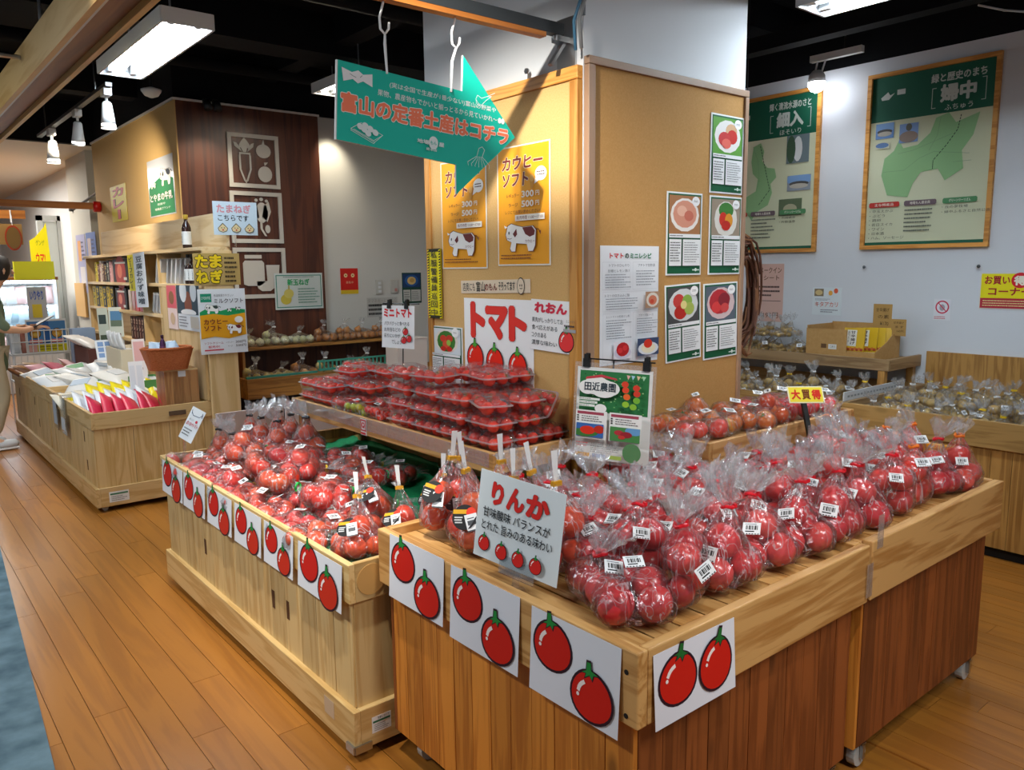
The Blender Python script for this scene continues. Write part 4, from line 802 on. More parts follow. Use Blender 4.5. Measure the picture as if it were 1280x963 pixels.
FOODS = {'salad': [(.5, .5, .42, .48, '#e8e4da'), (.5, .5, .33, .42, '#3f7a2c'), (.4, .6, .12, .14, '#d8402a'), (.62, .62, .12, .14, '#c83a26'), (.5, .38, .13, .16, '#e05a3a'), (.4, .2, .1, .1, '#d02a1c'), (.62, .2, .1, .1, '#d02a1c'), (.6, .45, .08, .12, '#9ac04a')],
         'dish': [(.5, .5, .45, .45, '#eceae6'), (.62, .66, .2, .2, '#d8b088'), (.65, .5, .18, .2, '#c8322a'), (.38, .42, .2, .2, '#c83a3a'), (.45, .3, .16, .14, '#e06a5a')],
         'soup': [(.5, .5, .46, .44, '#efe9e2'), (.5, .52, .38, .36, '#d8957c'), (.4, .6, .16, .14, '#e8b49c'), (.62, .48, .15, .14, '#c8705c')],
         'mix': [(.5, .5, .47, .46, '#d8dcdc'), (.35, .62, .18, .2, '#c8403a'), (.62, .6, .16, .18, '#8ab04a'), (.4, .3, .2, .2, '#b82a20'), (.68, .38, .16, .18, '#a8b858'), (.5, .5, .1, .12, '#e8d890')],
         'red': [(.5, .5, .46, .46, '#d8c0c0'), (.45, .55, .34, .36, '#b83038'), (.35, .4, .16, .16, '#d84040'), (.6, .6, .2, .2, '#8a2430'), (.62, .36, .14, .14, '#d04a48')],
         'cup': [(.5, .45, .40, .5, '#e0dcd2'), (.5, .7, .26, .22, '#3f7a34'), (.4, .45, .14, .2, '#c83224'), (.6, .42, .14, .2, '#d8902a'), (.5, .28, .16, .14, '#b82a20')], 'bowl': [(.5, .5, .4, .44, '#2a5c9c'), (.5, .5, .25, .3, '#e0c07a'), (.52, .52, .14, .16, '#c89a50')]}
def recipe(w, h, food, bg, frame='#135a38'):
    s = Sheet(w, h, '#f0f2f2', rough=.25); s.rect(.035, .02, .965, .98, frame, 'green_border'); s.photo(.06, .50, .94, .96, bg, FOODS[food]); s.ell(.80, .90, .11, .085, '#f6f6f6', 'bubble'); s.small(.74, .885, .86, .915, 2, '#666666', seed=1)
    s.rect(.06, .455, .94, .50, '#eef0f0', 'title_bar'); s.small(.08, .465, .55, .49, 1, '#3a3a3a', seed=2); s.rect(.06, .115, .40, .435, '#eef0f0', 'ingredients'); s.rect(.44, .115, .94, .435, '#eef0f0', 'method')
    s.small(.08, .16, .36, .41, 8, '#4a4a4a', seed=7, fill=.45); s.small(.47, .15, .91, .41, 9, '#6a6a6a', seed=9, fill=.35); s.ell(.80, .065, .03, .03, '#e8efe8', 'emblem'); s.rect(.70, .055, .90, .07, '#cfe0d4', 'emblem'); return s
w, h, p = rect_on_x(XB-.002, 539.5, 440, 578.5, 408.5, 476); recipe(w, h, 'salad', '#dfe6ec').build('recipe_sheet', 'recipe sheet with a green salad photo on the left pin board', 'recipe sheet', p, UL, NL)
for food, bg, q, roll, lb in (('dish', '#5c9a3a', (888, 190, 929, 144, 242.5), 0, 'topmost recipe sheet on the kraft pin board, green photo background'), ('soup', '#a8744a', (833, 290, 877, 240.5, 344), 0, 'recipe sheet with a pale pink soup photo, left of the middle pair'), ('cup', '#9a8a78', (886, 295, 926, 245.5, 343), 0, 'recipe sheet with a glass cup photo, right of the middle pair'), ('mix', '#4a4a4a', (833, 405, 877, 356.5, 452), .045, 'slightly tilted recipe sheet with mixed salad photo, left of the lowest pair'), ('red', '#5a6470', (880, 402, 922, 354.5, 448), .03, 'recipe sheet with a dark red tomato photo, right of the lowest pair')):
    w, h, p = rect_on_y(YB-.002, *q); recipe(w, h, food, bg).build('recipe_sheet', lb, 'recipe sheet', p, UR, NR, roll=roll)
w, h, p = rect_on_y(YB-.002, 750, 380, 822.5, 307.5, 454); s = Sheet(w, h, '#e9ecf0'); s.text('トマト', .15, .895, .38, .94, '#d83a3a', .04); s.text('の', .40, .895, .47, .938, '#2a4a3a', .04); s.text('ミニレシピ', .49, .895, .86, .94, '#1f7a50', .04)
g = '#c4c8cc'
for q in ((.03, .635, .49, .865), (.53, .635, .97, .865), (.03, .455, .97, .62), (.03, .03, .49, .44), (.53, .03, .97, .44)): s.frame(*q, .001, g, 'table_lines')
for tx_, q in (('トマトのひんやり', (.12, .825, .45, .85)), ('砂糖とレモン漬け', (.1, .78, .46, .805)), ('プチトマ甘酢漬', (.6, .825, .9, .85)), ('トマトの炊き込みご飯', (.05, .575, .46, .60)), ('ミニトマトの和風だし煮', (.07, .40, .46, .42)), ('プチトマ塩ソース', (.62, .40, .88, .42))): s.text(tx_, *q, '#4a5058', .004)
for q, n in (((.05, .645, .47, .77), 6), ((.56, .66, .95, .80), 6), ((.05, .465, .66, .57), 5), ((.05, .22, .47, .39), 8), ((.56, .25, .95, .39), 7)): s.small(*q, n, '#7a8088', seed=n, fill=.42)
s.photo(.70, .47, .95, .61, '#b08a6c', [(.5, .5, .45, .45, '#e0d8cc'), (.5, .48, .3, .3, '#d07a5c'), (.45, .4, .14, .14, '#c84a34')]); s.photo(.16, .05, .46, .20, '#e6e4ea', [(.5, .35, .48, .34, '#cfcadc'), (.5, .55, .36, .4, '#b81c20'), (.35, .5, .14, .16, '#d83438'), (.62, .62, .14, .16, '#d83438')]); s.photo(.56, .06, .94, .21, '#3a4a6a', [(.5, .4, .48, .38, '#dfe4ea'), (.5, .42, .34, .3, '#efe6c8'), (.48, .68, .2, .26, '#d8321c')])
s.build('recipe_sheet', 'tall white mini recipe sheet full of small print on the kraft pin board', 'recipe sheet', p, UR, NR)
# ------------------------------------------------------------------ hanging arrow sign
A0 = ony(419, 174, 2.3); rollA = -.072
u_ = Vector((math.cos(rollA), 0, math.sin(rollA))); v_ = Vector((-math.sin(rollA), 0, math.cos(rollA)))
P_ = [ony(*q, 2.3) - A0 for q in ((419, 174), (570, 206), (570, 243), (643.5, 172), (578.5, 69), (577.5, 114), (420.5, 74))]; P_ = [(d.dot(u_), d.dot(v_)) for d in P_]
wA = P_[3][0]; hA = P_[6][1]; s = Sheet(wA, hA, '#f4f4f2', .007, shape=P_); G_ = '#14bfa8'
s.poly([(x/wA+(.006 if i in (0, 2, 4, 5, 6) else 0)*(1 if i in (0, 6) else .3), y/hA) for i, (x, y) in enumerate(P_)], G_, 'green_face')
s.text('(実は全国で生産が1番少ない)富山の野菜や', .26, .80, .87, .885, '#f2f6f4', .008); s.text('果物、農産物もでかいと揃っとるから見ていかれ〜', .20, .67, .88, .755, '#f2f6f4', .008)
s.ell(.895, .71, .011, .014, '#f2f6f4'); s.ell(.915, .71, .011, .014, '#f2f6f4')
s.text('富山の定番土産はコチラ', .02, .365, .955, .625, '#ff8660', .045, edge='#fffaf4', ew=.035)
s.poly([(.02, .92), (.07, .885), (.10, .925), (.125, .885), (.17, .92), (.172, .755), (.125, .80), (.10, .76), (.075, .80), (.03, .75)], '#f2f4f4', 'fishcake_drawing'); s.line([(.06, .86), (.075, .84), (.09, .83)], .0015, '#6a7a78', 'fishcake_drawing'); s.line([(.11, .84), (.12, .87)], .0015, '#6a7a78', 'fishcake_drawing')
wl = '#e6f2f0'
for q in ([(.07, .17), (.12, .27), (.23, .16), (.19, .05), (.07, .17)], [(.085, .17), (.185, .07), (.225, .15)], [(.07, .15), (.185, .03), (.19, .05)]): s.line(q, .0016, wl, 'sushi_drawing')
for k, (x, y) in enumerate(((.115, .22), (.135, .19), (.155, .15), (.14, .24), (.165, .21), (.19, .175))): s.ell(x, y, .016, .013, wl, 'sushi_drawing', rot=-.5)
s.text('地場', .41, .155, .475, .215, wl, .03); s.ell(.50, .19, .026, .03, wl, 'emblem'); s.text('もん', .482, .165, .518, .215, G_, .02); s.text('屋', .53, .155, .56, .215, wl, .03); s.text('総本店', .46, .075, .52, .115, wl, .02)
s.line([(.735, .93), (.75, .88), (.77, .86), (.80, .95), (.83, 1.02), (.80, 1.0), (.77, .96), (.745, .99), (.735, .93)], .0018, wl, 'shrimp_drawing'); s.line([(.735, .93), (.74, .87), (.765, .84)], .0018, wl, 'shrimp_drawing'); s.line([(.80, 1.0), (.85, 1.08)], .0014, wl, 'shrimp_drawing')
s.line([(.755, .13), (.765, .24), (.785, .27), (.80, .23), (.785, .11)], .0018, wl, 'squid_drawing')
for k in range(7): s.line([(.752+.006*k, .12), (.70+.022*k, .02-.02*(k % 3)), (.705+.021*k, -.03)], .0016, wl, 'squid_drawing')
s.build('arrow_sign', 'green hanging arrow sign with large orange lettering pointing right', 'sign', A0, UR, NR, roll=rollA)
for q, nm in (((476, 483, 90, -10), 'left'), ((566, 563, 113, 0), 'right')):
    t = thing('sign_hanger', f'{nm} white hook and string holding the green arrow sign', 'hook', (0, 0, 0)); top = ony(q[0], q[3], 2.3); bot = ony(q[1], q[2], 2.3); top.z = 2.39; k_ = top.lerp(bot, .42)
    c = Vector((0, 0, 1)); MB().tube([top+Vector((-.012, 0, .02)), top+Vector((.0, -.0, .058)), top+Vector((.014, 0, .04)), top+Vector((.008, 0, 0)), top+Vector((-.008, 0, -.05)), top+Vector((-.006, 0, -.085)), top+Vector((.01, 0, -.098)), top+Vector((.024, 0, -.08)), top+Vector((.026, 0, -.06))], .004, 8).build('s_hook', mat('white_wire', '#eef0f0', .4), t, smooth=True)
    MB().tube([top+Vector((.01, 0, -.096)), top.lerp(bot, .6)+Vector((.002, 0, 0)), bot+Vector((0, -.004, -.006))], [.004, .0055, .004], 6).build('string', mat('white_string', '#e8eaea', .8), t)
# ------------------------------------------------------------------ tomato drawings on the rims
for i, (x0, x1, ya, yb_, yz) in enumerate(((204, 228.5, 578, 588, 622), (230, 256.5, 590, 605, 642), (260, 290, 607, 624, 662), (294, 327, 628, 646, 692), (331, 367, 650, 668, 713), (373.5, 428, 672, 700, 740))):
    a = onx(x0, ya, 1.076); b = onx(x1, yb_, 1.076); hh = a.z-onx(x0, yz, 1.076).z; w = a.y-b.y; s = Sheet(w, .155, '#e9eaee', .0008); s.tomato(.27, .64, .225, .205, .12); s.tomato(.72, .31, .225, .205, .1, red='#cc2a10')
    s.build('tomato_drawing', f'white sheet with two drawn tomatoes on the pine bin rim, {ORD[i]} from its far end', 'paper sign', (1.0755-.012, a.y, .643-.155), UL, NL, group='tomato drawings on the pine bin', tilt=.06)
for i, (x0, x1, yt, yb_) in enumerate(((487.5, 555, 667, 742), (564, 650, 706, 793), (665, 777, 757, 857))):
    a = onx(x0, yt, 1.176); b = onx(x1, yt, 1.176); w = onx(x0, yt, 1.176).y - onx(x1, yt+ (x1-x0)*.49, 1.176).y; h = a.z-onx(x0, yb_, 1.176).z; s = Sheet(w, h, '#e6e8ee', .0008)
    s.tomato(.265, .645, .235, .215, .15); s.tomato(.725, .315, .235, .215, .12); s.build('tomato_drawing', f'white sheet with two drawn tomatoes on the left cart rail, {ORD[i]} from its far end', 'paper sign', (1.1755-h*.05, a.y, a.z-h), UL, NL, group='tomato drawings on the front cart', tilt=.05)
a = ony(816, 808, 1.027); w = ony(917, 766, 1.027).x-a.x; s = Sheet(w, .17, '#e4e4ea', .0008); s.tomato(.275, .55, .235, .215, -.2, red='#cf1c10', green='#1c6a2c'); s.tomato(.735, .50, .215, .225, -.25, red='#cf1c10', green='#1c6a2c'); s.build('tomato_drawing', 'white sheet with two drawn tomatoes around the corner on the right cart rail', 'paper sign', (a.x, 1.0262-.011, .735-.17), UR, NR, tilt=.06, group='tomato drawings on the front cart')
# ------------------------------------------------------------------ small stickers
def sticker(o, nm, corner, u, n, w, h, draw, paper='#e6e6e2'):
    s = Sheet(w, h, paper, .0006); draw(s); return s.build(nm, '', None, corner, u, n, parent=o)
sticker(ls, 'maker_sticker', (1.135, 2.1035, .075), UR, NR, .07, .055, lambda s: (s.rect(.05, .62, .95, .74, '#2f6a4a'), s.text('移動しないで', .3, .8, .9, .95, '#444444'), s.small(.1, .1, .9, .55, 4, '#8a8a8a')))
sticker(ls, 'tape_patch', (1.0712, 2.31, .085), UL, NL, .07, .06, lambda s: None, '#cbb394')
sticker(lt, 'logo_label', (1.728, 3.20, .800), UL, NL, .055, .075, lambda s: (s.frame(.06, .25, .94, .96, .006, '#c8343c', 'frame'), s.ell(.5, .62, .24, .25, '#c8343c', 'emblem'), s.ell(.52, .64, .10, .12, '#f0f0f0', 'emblem'), s.rect(.1, .05, .9, .18, '#c8343c', 'caption')))
# ------------------------------------------------------------------ signs on stands
s = Sheet(.292, .235, '#dfe6e8', .002); s.text('り', .16, .64, .31, .90, '#d82a24', .055, edge='#4a1a1a', ew=.008); s.text('ん', .35, .64, .56, .90, '#d82a24', .055, edge='#4a1a1a', ew=.008); s.text('か', .58, .64, .85, .90, '#d82a24', .055, edge='#4a1a1a', ew=.008)
s.text('甘味酸味 バランスが', .08, .485, .88, .60, '#23272c', .012); s.text('とれた 旨みのある味わい', .08, .335, .92, .45, '#23272c', .012)
for x, y in ((.13, .18), (.355, .155), (.565, .15), (.775, .155)): s.tomato(x, y, .072, .075, red='#d8241c')
p = onx(591.5, 692, 1.212); o = s.build('variety_sign', 'white handwritten sign with four small tomatoes standing on the front cart', 'sign', p, (.13, -.99, -.03), (-.99, -.13, 0), tilt=.10, roll=-.03)
MB().box((.10, -.02, .001), (.22, .03, .004)).box((.15, -.06, -.004), (.17, .0, .002)).lathe([(.014, -.03), (.014, .02)], (.16, -.06, 0), 10).build('acrylic_clip', ACRYL, o)
MB().tube([(.16, -.05, 0), (.16, -.05-.0, 0), (.16, -.17, -.01)], .005, 8).build('stand_stem', mat('white_wire', '#eef0f0', .4), o)
s = Sheet(.285, .335, '#e8e8e6', .002, rough=.2); s.rect(.04, .52, .96, .965, '#2f7a45', 'green_banner')
for k in range(60): Rk = random.Random(k); s.ell(Rk.uniform(.06, .94), Rk.uniform(.54, .95), .012, .009, ('#6fb06a', '#1f5a30', '#9ac88a')[k % 3], 'leaf_pattern', n=6)
for q in ((.33, .80, .24, .10), (.18, .79, .12, .085), (.48, .79, .13, .085), (.30, .84, .16, .08), (.40, .76, .16, .08)): s.ell(q[0], q[1], q[2], q[3]*1.05, '#f4f4f0', 'cloud_patch')
s.poly([(.16, .90), (.36, .935), (.56, .905), (.58, .885), (.36, .905), (.15, .875)], '#c8404a', 'ribbon'); s.text('田近農園', .14, .755, .56, .85, '#2c3a44', .02)
for x, y, c in ((.68, .85, '#e0442c'), (.69, .79, '#e84a2c'), (.71, .72, '#f06a2c'), (.83, .82, '#d8402c'), (.84, .76, '#d8402c'), (.70, .64, '#9ac83a'), (.80, .62, '#8ac03a'), (.84, .69, '#7ab83a')): s.ell(x, y, .045, .038, c, 'tomato_photo')
for k, x in enumerate((.70, .76, .83, .90)): s.poly([(x, .95), (x+.05, .945), (x+.02, .90)], ('#e8b4a8', '#a8d0e0', '#e8c8a0', '#a8d8b0')[k], 'bunting')
for k in range(3): s.rect(.07, .655-.035*k, .36-.03*k, .68-.035*k, '#eef2ea', 'caption'); s.small(.08, .66-.035*k, .33-.03*k, .675-.035*k, 1, '#7a8a7a', seed=k)
s.ell(.38, .575, .08, .055, '#f4f4f0', 'cloud_patch')
for x0 in (.07, .53):
    s.rect(x0-.02, .24, x0+.40, .545, '#f2f2ee', 'card'); s.rect(x0, .50, x0+.36, .53, '#a8485a', 'heading'); s.small(x0+.06, .42, x0+.36, .49, 3, '#6a6a6a', seed=int(x0*10)); [s.rect(x0, .425+.025*k, x0+.025, .44+.025*k, '#3a3a3a', 'tick_boxes') for k in range(3)]
s.photo(.07, .26, .44, .405, '#3a6ab0', [(.3, .3, .5, .3, '#3f7a3a'), (.42, .5, .28, .32, '#e0341c'), (.85, .62, .2, .3, '#c8301c')]); s.photo(.53, .25, .92, .40, '#4a8a4a', [(.8, .8, .3, .3, '#6aa0d0'), (.3, .6, .16, .18, '#b8343c'), (.55, .5, .2, .22, '#9a2430'), (.4, .3, .12, .14, '#c83a34')])
s.small(.08, .15, .24, .21, 2, '#c86a6a', seed=8); s.text('トマトへのおすすめ食べ方', .29, .185, .64, .21, '#5a5a5a'); s.small(.28, .10, .66, .18, 4, '#8a8a8a', seed=6); s.rect(.07, .05, .27, .09, '#e8a83a', 'badge'); s.rect(.31, .05, .49, .09, '#a8bce0', 'badge'); s.rect(.53, .05, .70, .09, '#a8c05a', 'badge'); s.ell(.83, .14, .12, .12, '#5a8a5a', 'round_photo')
p = onx(717.5, 571, 1.98); o = s.build('farm_sign', 'laminated green and white farm introduction sheet clipped to a black wire stand', 'sign', p, (.368, -.93, -.02), (-.93, -.368, 0), tilt=.06)
MB().box((-.012, -.012, -.003), (.297, .352, -.0021)).build('laminate', CLEARTAPE, o)
m = MB(); m.tube([(.02, .365, -.006), (.29, .365, -.006)], .003, 6).tube([(.135, .365, -.006), (.135, .0, -.02), (.135, -.12, -.02)], .003, 6); m.build('wire_stand', BLACK, o)
for x in (.035, .262): MB().box((x-.013, .335, -.009), (x+.013, .366, .008)).box((x-.008, .36, -.012), (x+.008, .385, -.006)).box((x-.008, .36, .004), (x+.008, .382, .010)).build('binder_clip', BLACK, o)
s = Sheet(.265, .208*1.0, '#f4f5f6', .002); 
s = Sheet(.215, .205, '#f4f5f6', .002); s.text('ミニトマト', .06, .72, .92, .93, '#e02a34', .05); 
for i, (tx_, x1) in enumerate((('パクパクっと食べれる', .85), ('お弁当などの', .58), ('彩りにいかが', .58), ('でしょう', .62))): s.text(tx_, .08 if i < 3 else .32, .53-.145*i, x1, .63-.145*i, '#22262c', .006)
for x, y in ((.74, .40), (.70, .20), (.87, .24)): s.tomato(x, y, .085, .085, red='#d83034')
p = onx(477.5, 434, 1.97); o = s.build('variety_sign', 'white mini tomato sign clipped to a black wire stand behind the packs', 'sign', p, (.25, -.967, 0), (-.967, -.25, 0), tilt=.05)
MB().tube([(.0, .215, -.006), (.24, .215, -.006)], .003, 6).tube([(.135, .215, -.006), (.135, -.30, -.01)], .003, 6).build('wire_stand', BLACK, o)
for x in (.05, .165): MB().box((x-.011, .190, -.008), (x+.011, .218, .007)).box((x-.007, .212, -.011), (x+.007, .235, -.005)).box((x-.007, .212, .003), (x+.007, .232, .008)).build('binder_clip', BLACK, o)
s = Sheet(.115, .165, '#eef0f2', .0015); s.line([(.12, .84), (.3, .76), (.75, .78), (.92, .88)], .003, '#3a4a6a', 'lettering'); s.line([(.1, .9), (.16, .8)], .004, '#3a4a6a'); s.line([(.86, .92), (.93, .8)], .004, '#3a4a6a'); s.text('おいしい', .18, .60, .50, .67, '#555555'); s.ell(.72, .62, .08, .065, '#d8243a', 'dot'); s.text('ばいおぺトマト', .10, .44, .95, .56, '#c8202c', .02); s.small(.1, .12, .85, .38, 3, '#6a6a6a', seed=4)
p = onz(237, 551, .72); o = s.build('price_sign', 'small white price sign on a clear clip at the far end of pine bin', 'sign', (1.155, 4.0, .745), (.30, -.95, 0), (-.95, -.30, 0), tilt=.45, roll=-.22)
MB().tube([(.055, .0, -.002), (.055, -.05, -.03), (.06, -.12, -.06)], .006, 8).build('clip_stem', ACRYL, o)
s = Sheet(.16, .075, '#f4f0d0', .003); s.rect(.03, .06, .97, .94, '#f2dc3c', 'background'); s.text('大', .08, .2, .34, .8, '#d8321c', .05); s.text('買', .38, .2, .62, .8, '#7a3a10', .03); s.text('得', .66, .2, .92, .8, '#d8321c', .05)
o = s.build('bargain_sign', 'small yellow bargain sign standing at the far end of the right cart', 'sign', (2.985, 1.79, .975), (.85, -.52, -.03), (-.52, -.85, 0), tilt=.5); MB().box((.06, -.22, -.02), (.08, .01, -.005)).build('sign_post', BLACK, o)
# ================================================================== RIGHT WALL
def map_poster(w, h, title, kana, top, green, photos, lists, seed):
    s = Sheet(w, h, '#cfd3b4', .012, rough=.18); gr = '#155a44'; s.rect(0, .74, 1, 1, gr, 'green_header'); s.rect(0, 0, 1, .018, gr, 'green_footer'); s.text(top, .50, .915, .93, .965, '#c8d0c8', .03)
    s.line([(.545, .775), (.515, .775), (.515, .885), (.545, .885)], .004, '#c8d0c8', 'brackets'); s.line([(.90, .785), (.93, .785), (.93, .905), (.90, .905)], .004, '#c8d0c8', 'brackets')
    s.text(title, .58, .80, .86, .90, '#c8d0c8', .05); s.text(kana, .62, .752, .84, .785, '#c8d0c8', .01); s.poly([(.08, .88), (.14, .91), (.16, .89), (.20, .90), (.15, .865), (.09, .865)], '#c8d0c8', 'region_shape'); s.rect(.22, .885, .29, .915, '#c8d0c8', 'region_shape')
    s.poly(green, '#8fbb86', 'map_area')
    for c in photos: s.photo(*c[0], c[1], c[2], 'photo')
    for q in lists[0]: s.line(q, .0022, '#7a9a78', 'map_roads')
    dl = lists[1]
    for a, b in zip(dl, dl[1:]):
        n = 5
        for k in range(n): s.line([(a[0]+(b[0]-a[0])*(k+.15)/n, a[1]+(b[1]-a[1])*(k+.15)/n), (a[0]+(b[0]-a[0])*(k+.7)/n, a[1]+(b[1]-a[1])*(k+.7)/n)], .005, '#2c3a34', 'railway')
    for (x, c, tx_) in ((.03, '#b8342c', '主な特産品'), (.34, '#6a5a62', '地場もん屋会員'), (.66, '#4f8a5c', 'グリーンツーリズム')):
        a = .27; s.poly([(x, .235), (x+.01, .228), (x+a-.01, .228), (x+a, .235), (x+a, .252), (x+a-.01, .259), (x+.01, .259), (x, .252)], c, 'heading'); s.text(tx_, x+.05, .235, x+a-.05, .252, '#e8e6d8', .01)
    for i, tx_ in enumerate(lists[2]): s.text('・'+tx_, .04, .197-.027*i, .04+.035*(len(tx_)+1), .215-.027*i, '#3a423c')
    s.small(.35, .07, .62, .215, 6, '#5a625a', seed=seed, fill=.45); [s.text('・'+tx_, .66, .20-.028*i, .66+.034*(len(tx_)+1), .216-.028*i, '#3a423c') for i, tx_ in enumerate(lists[3])]; return s
def framed(s, name, lb, X, y, z, fw=.03):
    s.build('printed_sheet', '', None, (X-.012, y, z), UL, NL, parent=None)
def map_board(lb, X, ya, yb, za, zb, s):
    t = thing('map_board', lb, 'map poster', (0, 0, 0), group='framed map posters'); f = .028
    for a, b in (((X-.03, yb, za), (X-.001, ya, za+f)), ((X-.03, yb, zb-f), (X-.001, ya, zb)), ((X-.03, yb, za+f), (X-.001, yb+f, zb-f)), ((X-.03, ya-f, za+f), (X-.001, ya, zb-f))): bx('frame_bar', a, b, FRAMEY, t)
    s.build('printed_sheet', '', None, (X-.010, ya-f, za+f), UL, NL, parent=t)
gA = [(.22, .56), (.26, .62), (.30, .57), (.42, .58), (.52, .64), (.56, .72), (.66, .74), (.72, .68), (.90, .72), (.86, .60), (.78, .52), (.80, .42), (.66, .36), (.60, .43), (.46, .42), (.40, .36), (.36, .28), (.18, .30), (.12, .42), (.14, .52)]
sky = [(.5, .75, .6, .4, '#7aa0d0'), (.5, .45, .42, .16, '#4a4a4a'), (.5, .3, .4, .16, '#b8b4a8')]
map_board('large framed green map poster on the right wall, nearer to the camera', XW, 2.872, 2.026, 1.655, 2.856, map_poster(.79, 1.145, '婦中', 'ふちゅう', '緑と歴史のまち', gA, [((.05, .64, .21, .73), '#6a90c8', sky), ((.26, .60, .42, .71), '#7a98c8', [(.5, .3, .5, .3, '#8a7a70'), (.5, .8, .16, .2, '#5a5a50')]), ((.05, .58, .18, .62), '#c8cab0', [(.5, .5, .45, .4, '#5a7aa8')])], ([[(.14, .44), (.32, .44), (.44, .50), (.56, .53), (.84, .50)], [(.26, .54), (.38, .55), (.52, .58), (.70, .62)], [(.60, .72), (.58, .62), (.52, .54)], [(.72, .46), (.86, .46)]], [(.76, .72), (.74, .64), (.66, .56), (.56, .48), (.56, .43)], ['中玉えかぶ', 'ぶどう', '鶏卵', '若日スイカ', 'ワイン', '日本酒', 'ハム、ソーセージ'], ['丘の夢牧場', '婦中ふるさと自然公園']), 4))
gB = [(.34, .70), (.42, .72), (.46, .66), (.44, .60), (.50, .55), (.58, .54), (.60, .48), (.54, .44), (.56, .38), (.52, .30), (.40, .26), (.34, .20), (.30, .24), (.22, .30), (.26, .36), (.38, .40), (.40, .48), (.34, .52), (.32, .60)]
map_board('framed green map poster half hidden behind the pillar on the right wall', XW, 4.10, 3.222, 1.648, 2.858, map_poster(.82, 1.155, '細入', 'ほそいり', '輝く清流水源のさと', gB, [((.70, .56, .93, .74), '#6a7a80', [(.5, .5, .2, .45, '#d8dcdc'), (.2, .5, .2, .5, '#3f5a44')]), ((.72, .38, .96, .48), '#8a94a0', sky), ((.64, .22, .88, .33), '#5a6a50', [(.5, .4, .3, .3, '#a8a488')]), ((.10, .58, .24, .68), '#a89a70', sky), ((.08, .38, .24, .48), '#3f6a44', [(.5, .5, .1, .45, '#d0dcdc')])], ([[(.34, .70), (.40, .60), (.42, .46)]], [(.42, .70), (.46, .60), (.50, .50), (.54, .40), (.42, .30)], ['和紙', 'らっきょう', 'そば'], ['飛越峡谷', '片掛温泉']), 9))
def wall_sheet(q, name, lb, cat, draw, paper='#f0f0f0', roll=0, X=XW, **kw):
    w, h, p = rect_on_x(X-.002, *q); s = Sheet(w, h, paper); draw(s); return s.build(name, lb, cat, p, UL, NL, roll=roll, **kw)
wall_sheet((1225, 365, 1316, 341.5, 387), 'bargain_corner_sign', 'yellow and red bargain corner sign on the right wall at the frame edge', 'sign', lambda s: (s.rect(.01, .30, .99, .98, '#f0e41c', 'background'), s.rect(.01, .02, .99, .30, '#b8243c', 'red_strip'), s.text('お買い', .06, .68, .42, .92, '#a8242c', .03), s.ell(.56, .80, .125, .12, '#d8202c', 'round_patch'), s.text('得', .47, .66, .65, .93, '#f8f4e0', .05), s.text('コーナー', .12, .38, .72, .60, '#a8242c', .03), s.small(.05, .06, .75, .26, 3, '#f0d8a0', seed=3), s.ell(.9, .2, .08, .12, '#5a8a3a', 'round_patch')), '#e8e0d0')
wall_sheet((1167, 387, 1188.5, 374, 400.5), 'no_touch_sign', 'small white and red do-not-touch sign on the right wall', 'sign', lambda s: (s.ell(.5, .62, .40, .40, '#c8284a', 'ring'), s.ell(.5, .62, .32, .32, '#e8e8ee', 'ring'), s.ell(.5, .60, .16, .2, '#a8a0ac', 'hand'), s.line([(.26, .82), (.74, .42)], .006, '#c8284a', 'ring'), s.small(.06, .04, .94, .2, 2, '#c8284a', seed=2)), '#e3e6ec')
wall_sheet((1015.5, 378, 1052, 359.5, 394), 'potato_sign', 'pale potato variety sign taped to the right wall above the potato bags', 'sign', lambda s: (s.photo(.06, .68, .38, .95, '#8a7a60', [(.5, .5, .4, .36, '#d8c088')]), s.ell(.62, .80, .07, .08, '#f0b04a', 'dots'), s.ell(.80, .88, .07, .08, '#e86a4a', 'dots'), s.text('キタアカリ', .10, .30, .88, .48, '#d06a5a', .01), s.small(.1, .52, .7, .60, 2, '#8a8a9a', seed=3), s.small(.3, .08, .9, .22, 2, '#6a6a7a', seed=4)), '#dfe8ec')
wall_sheet((944, 365, 979, 330, 402), 'handwritten_sign', 'pink handwritten price sheet on the right wall beside the twig wreath', 'sign', lambda s: (s.text('メークイン', .15, .84, .92, .94, '#5a3a20', .01), s.text('シート', .3, .72, .85, .80, '#5a3a20', .01), s.small(.1, .42, .9, .64, 3, '#3a2a2a', seed=3), s.line([(.1, .36), (.92, .36)], .004, '#2a2a2a'), s.text('¥195円', .15, .06, .85, .16, '#6a3a20', .01)), '#d9b4a8')
for x, y in ((1082, 334), (1225, 333)): tag(MB().lathe([(.004, 0), (.004, .02), (.012, .024), (.004, .03)], onx(x, y, XW), 8, mtx=Matrix.Rotation(-PI/2, 4, 'Y')).build('wall_hook', mat('dark_steel', '#5a6066', .4, .6)), ('left' if x < 1100 else 'right')+' bare screw hook left in the right wall below the map poster', 'hook', 'wall hooks')
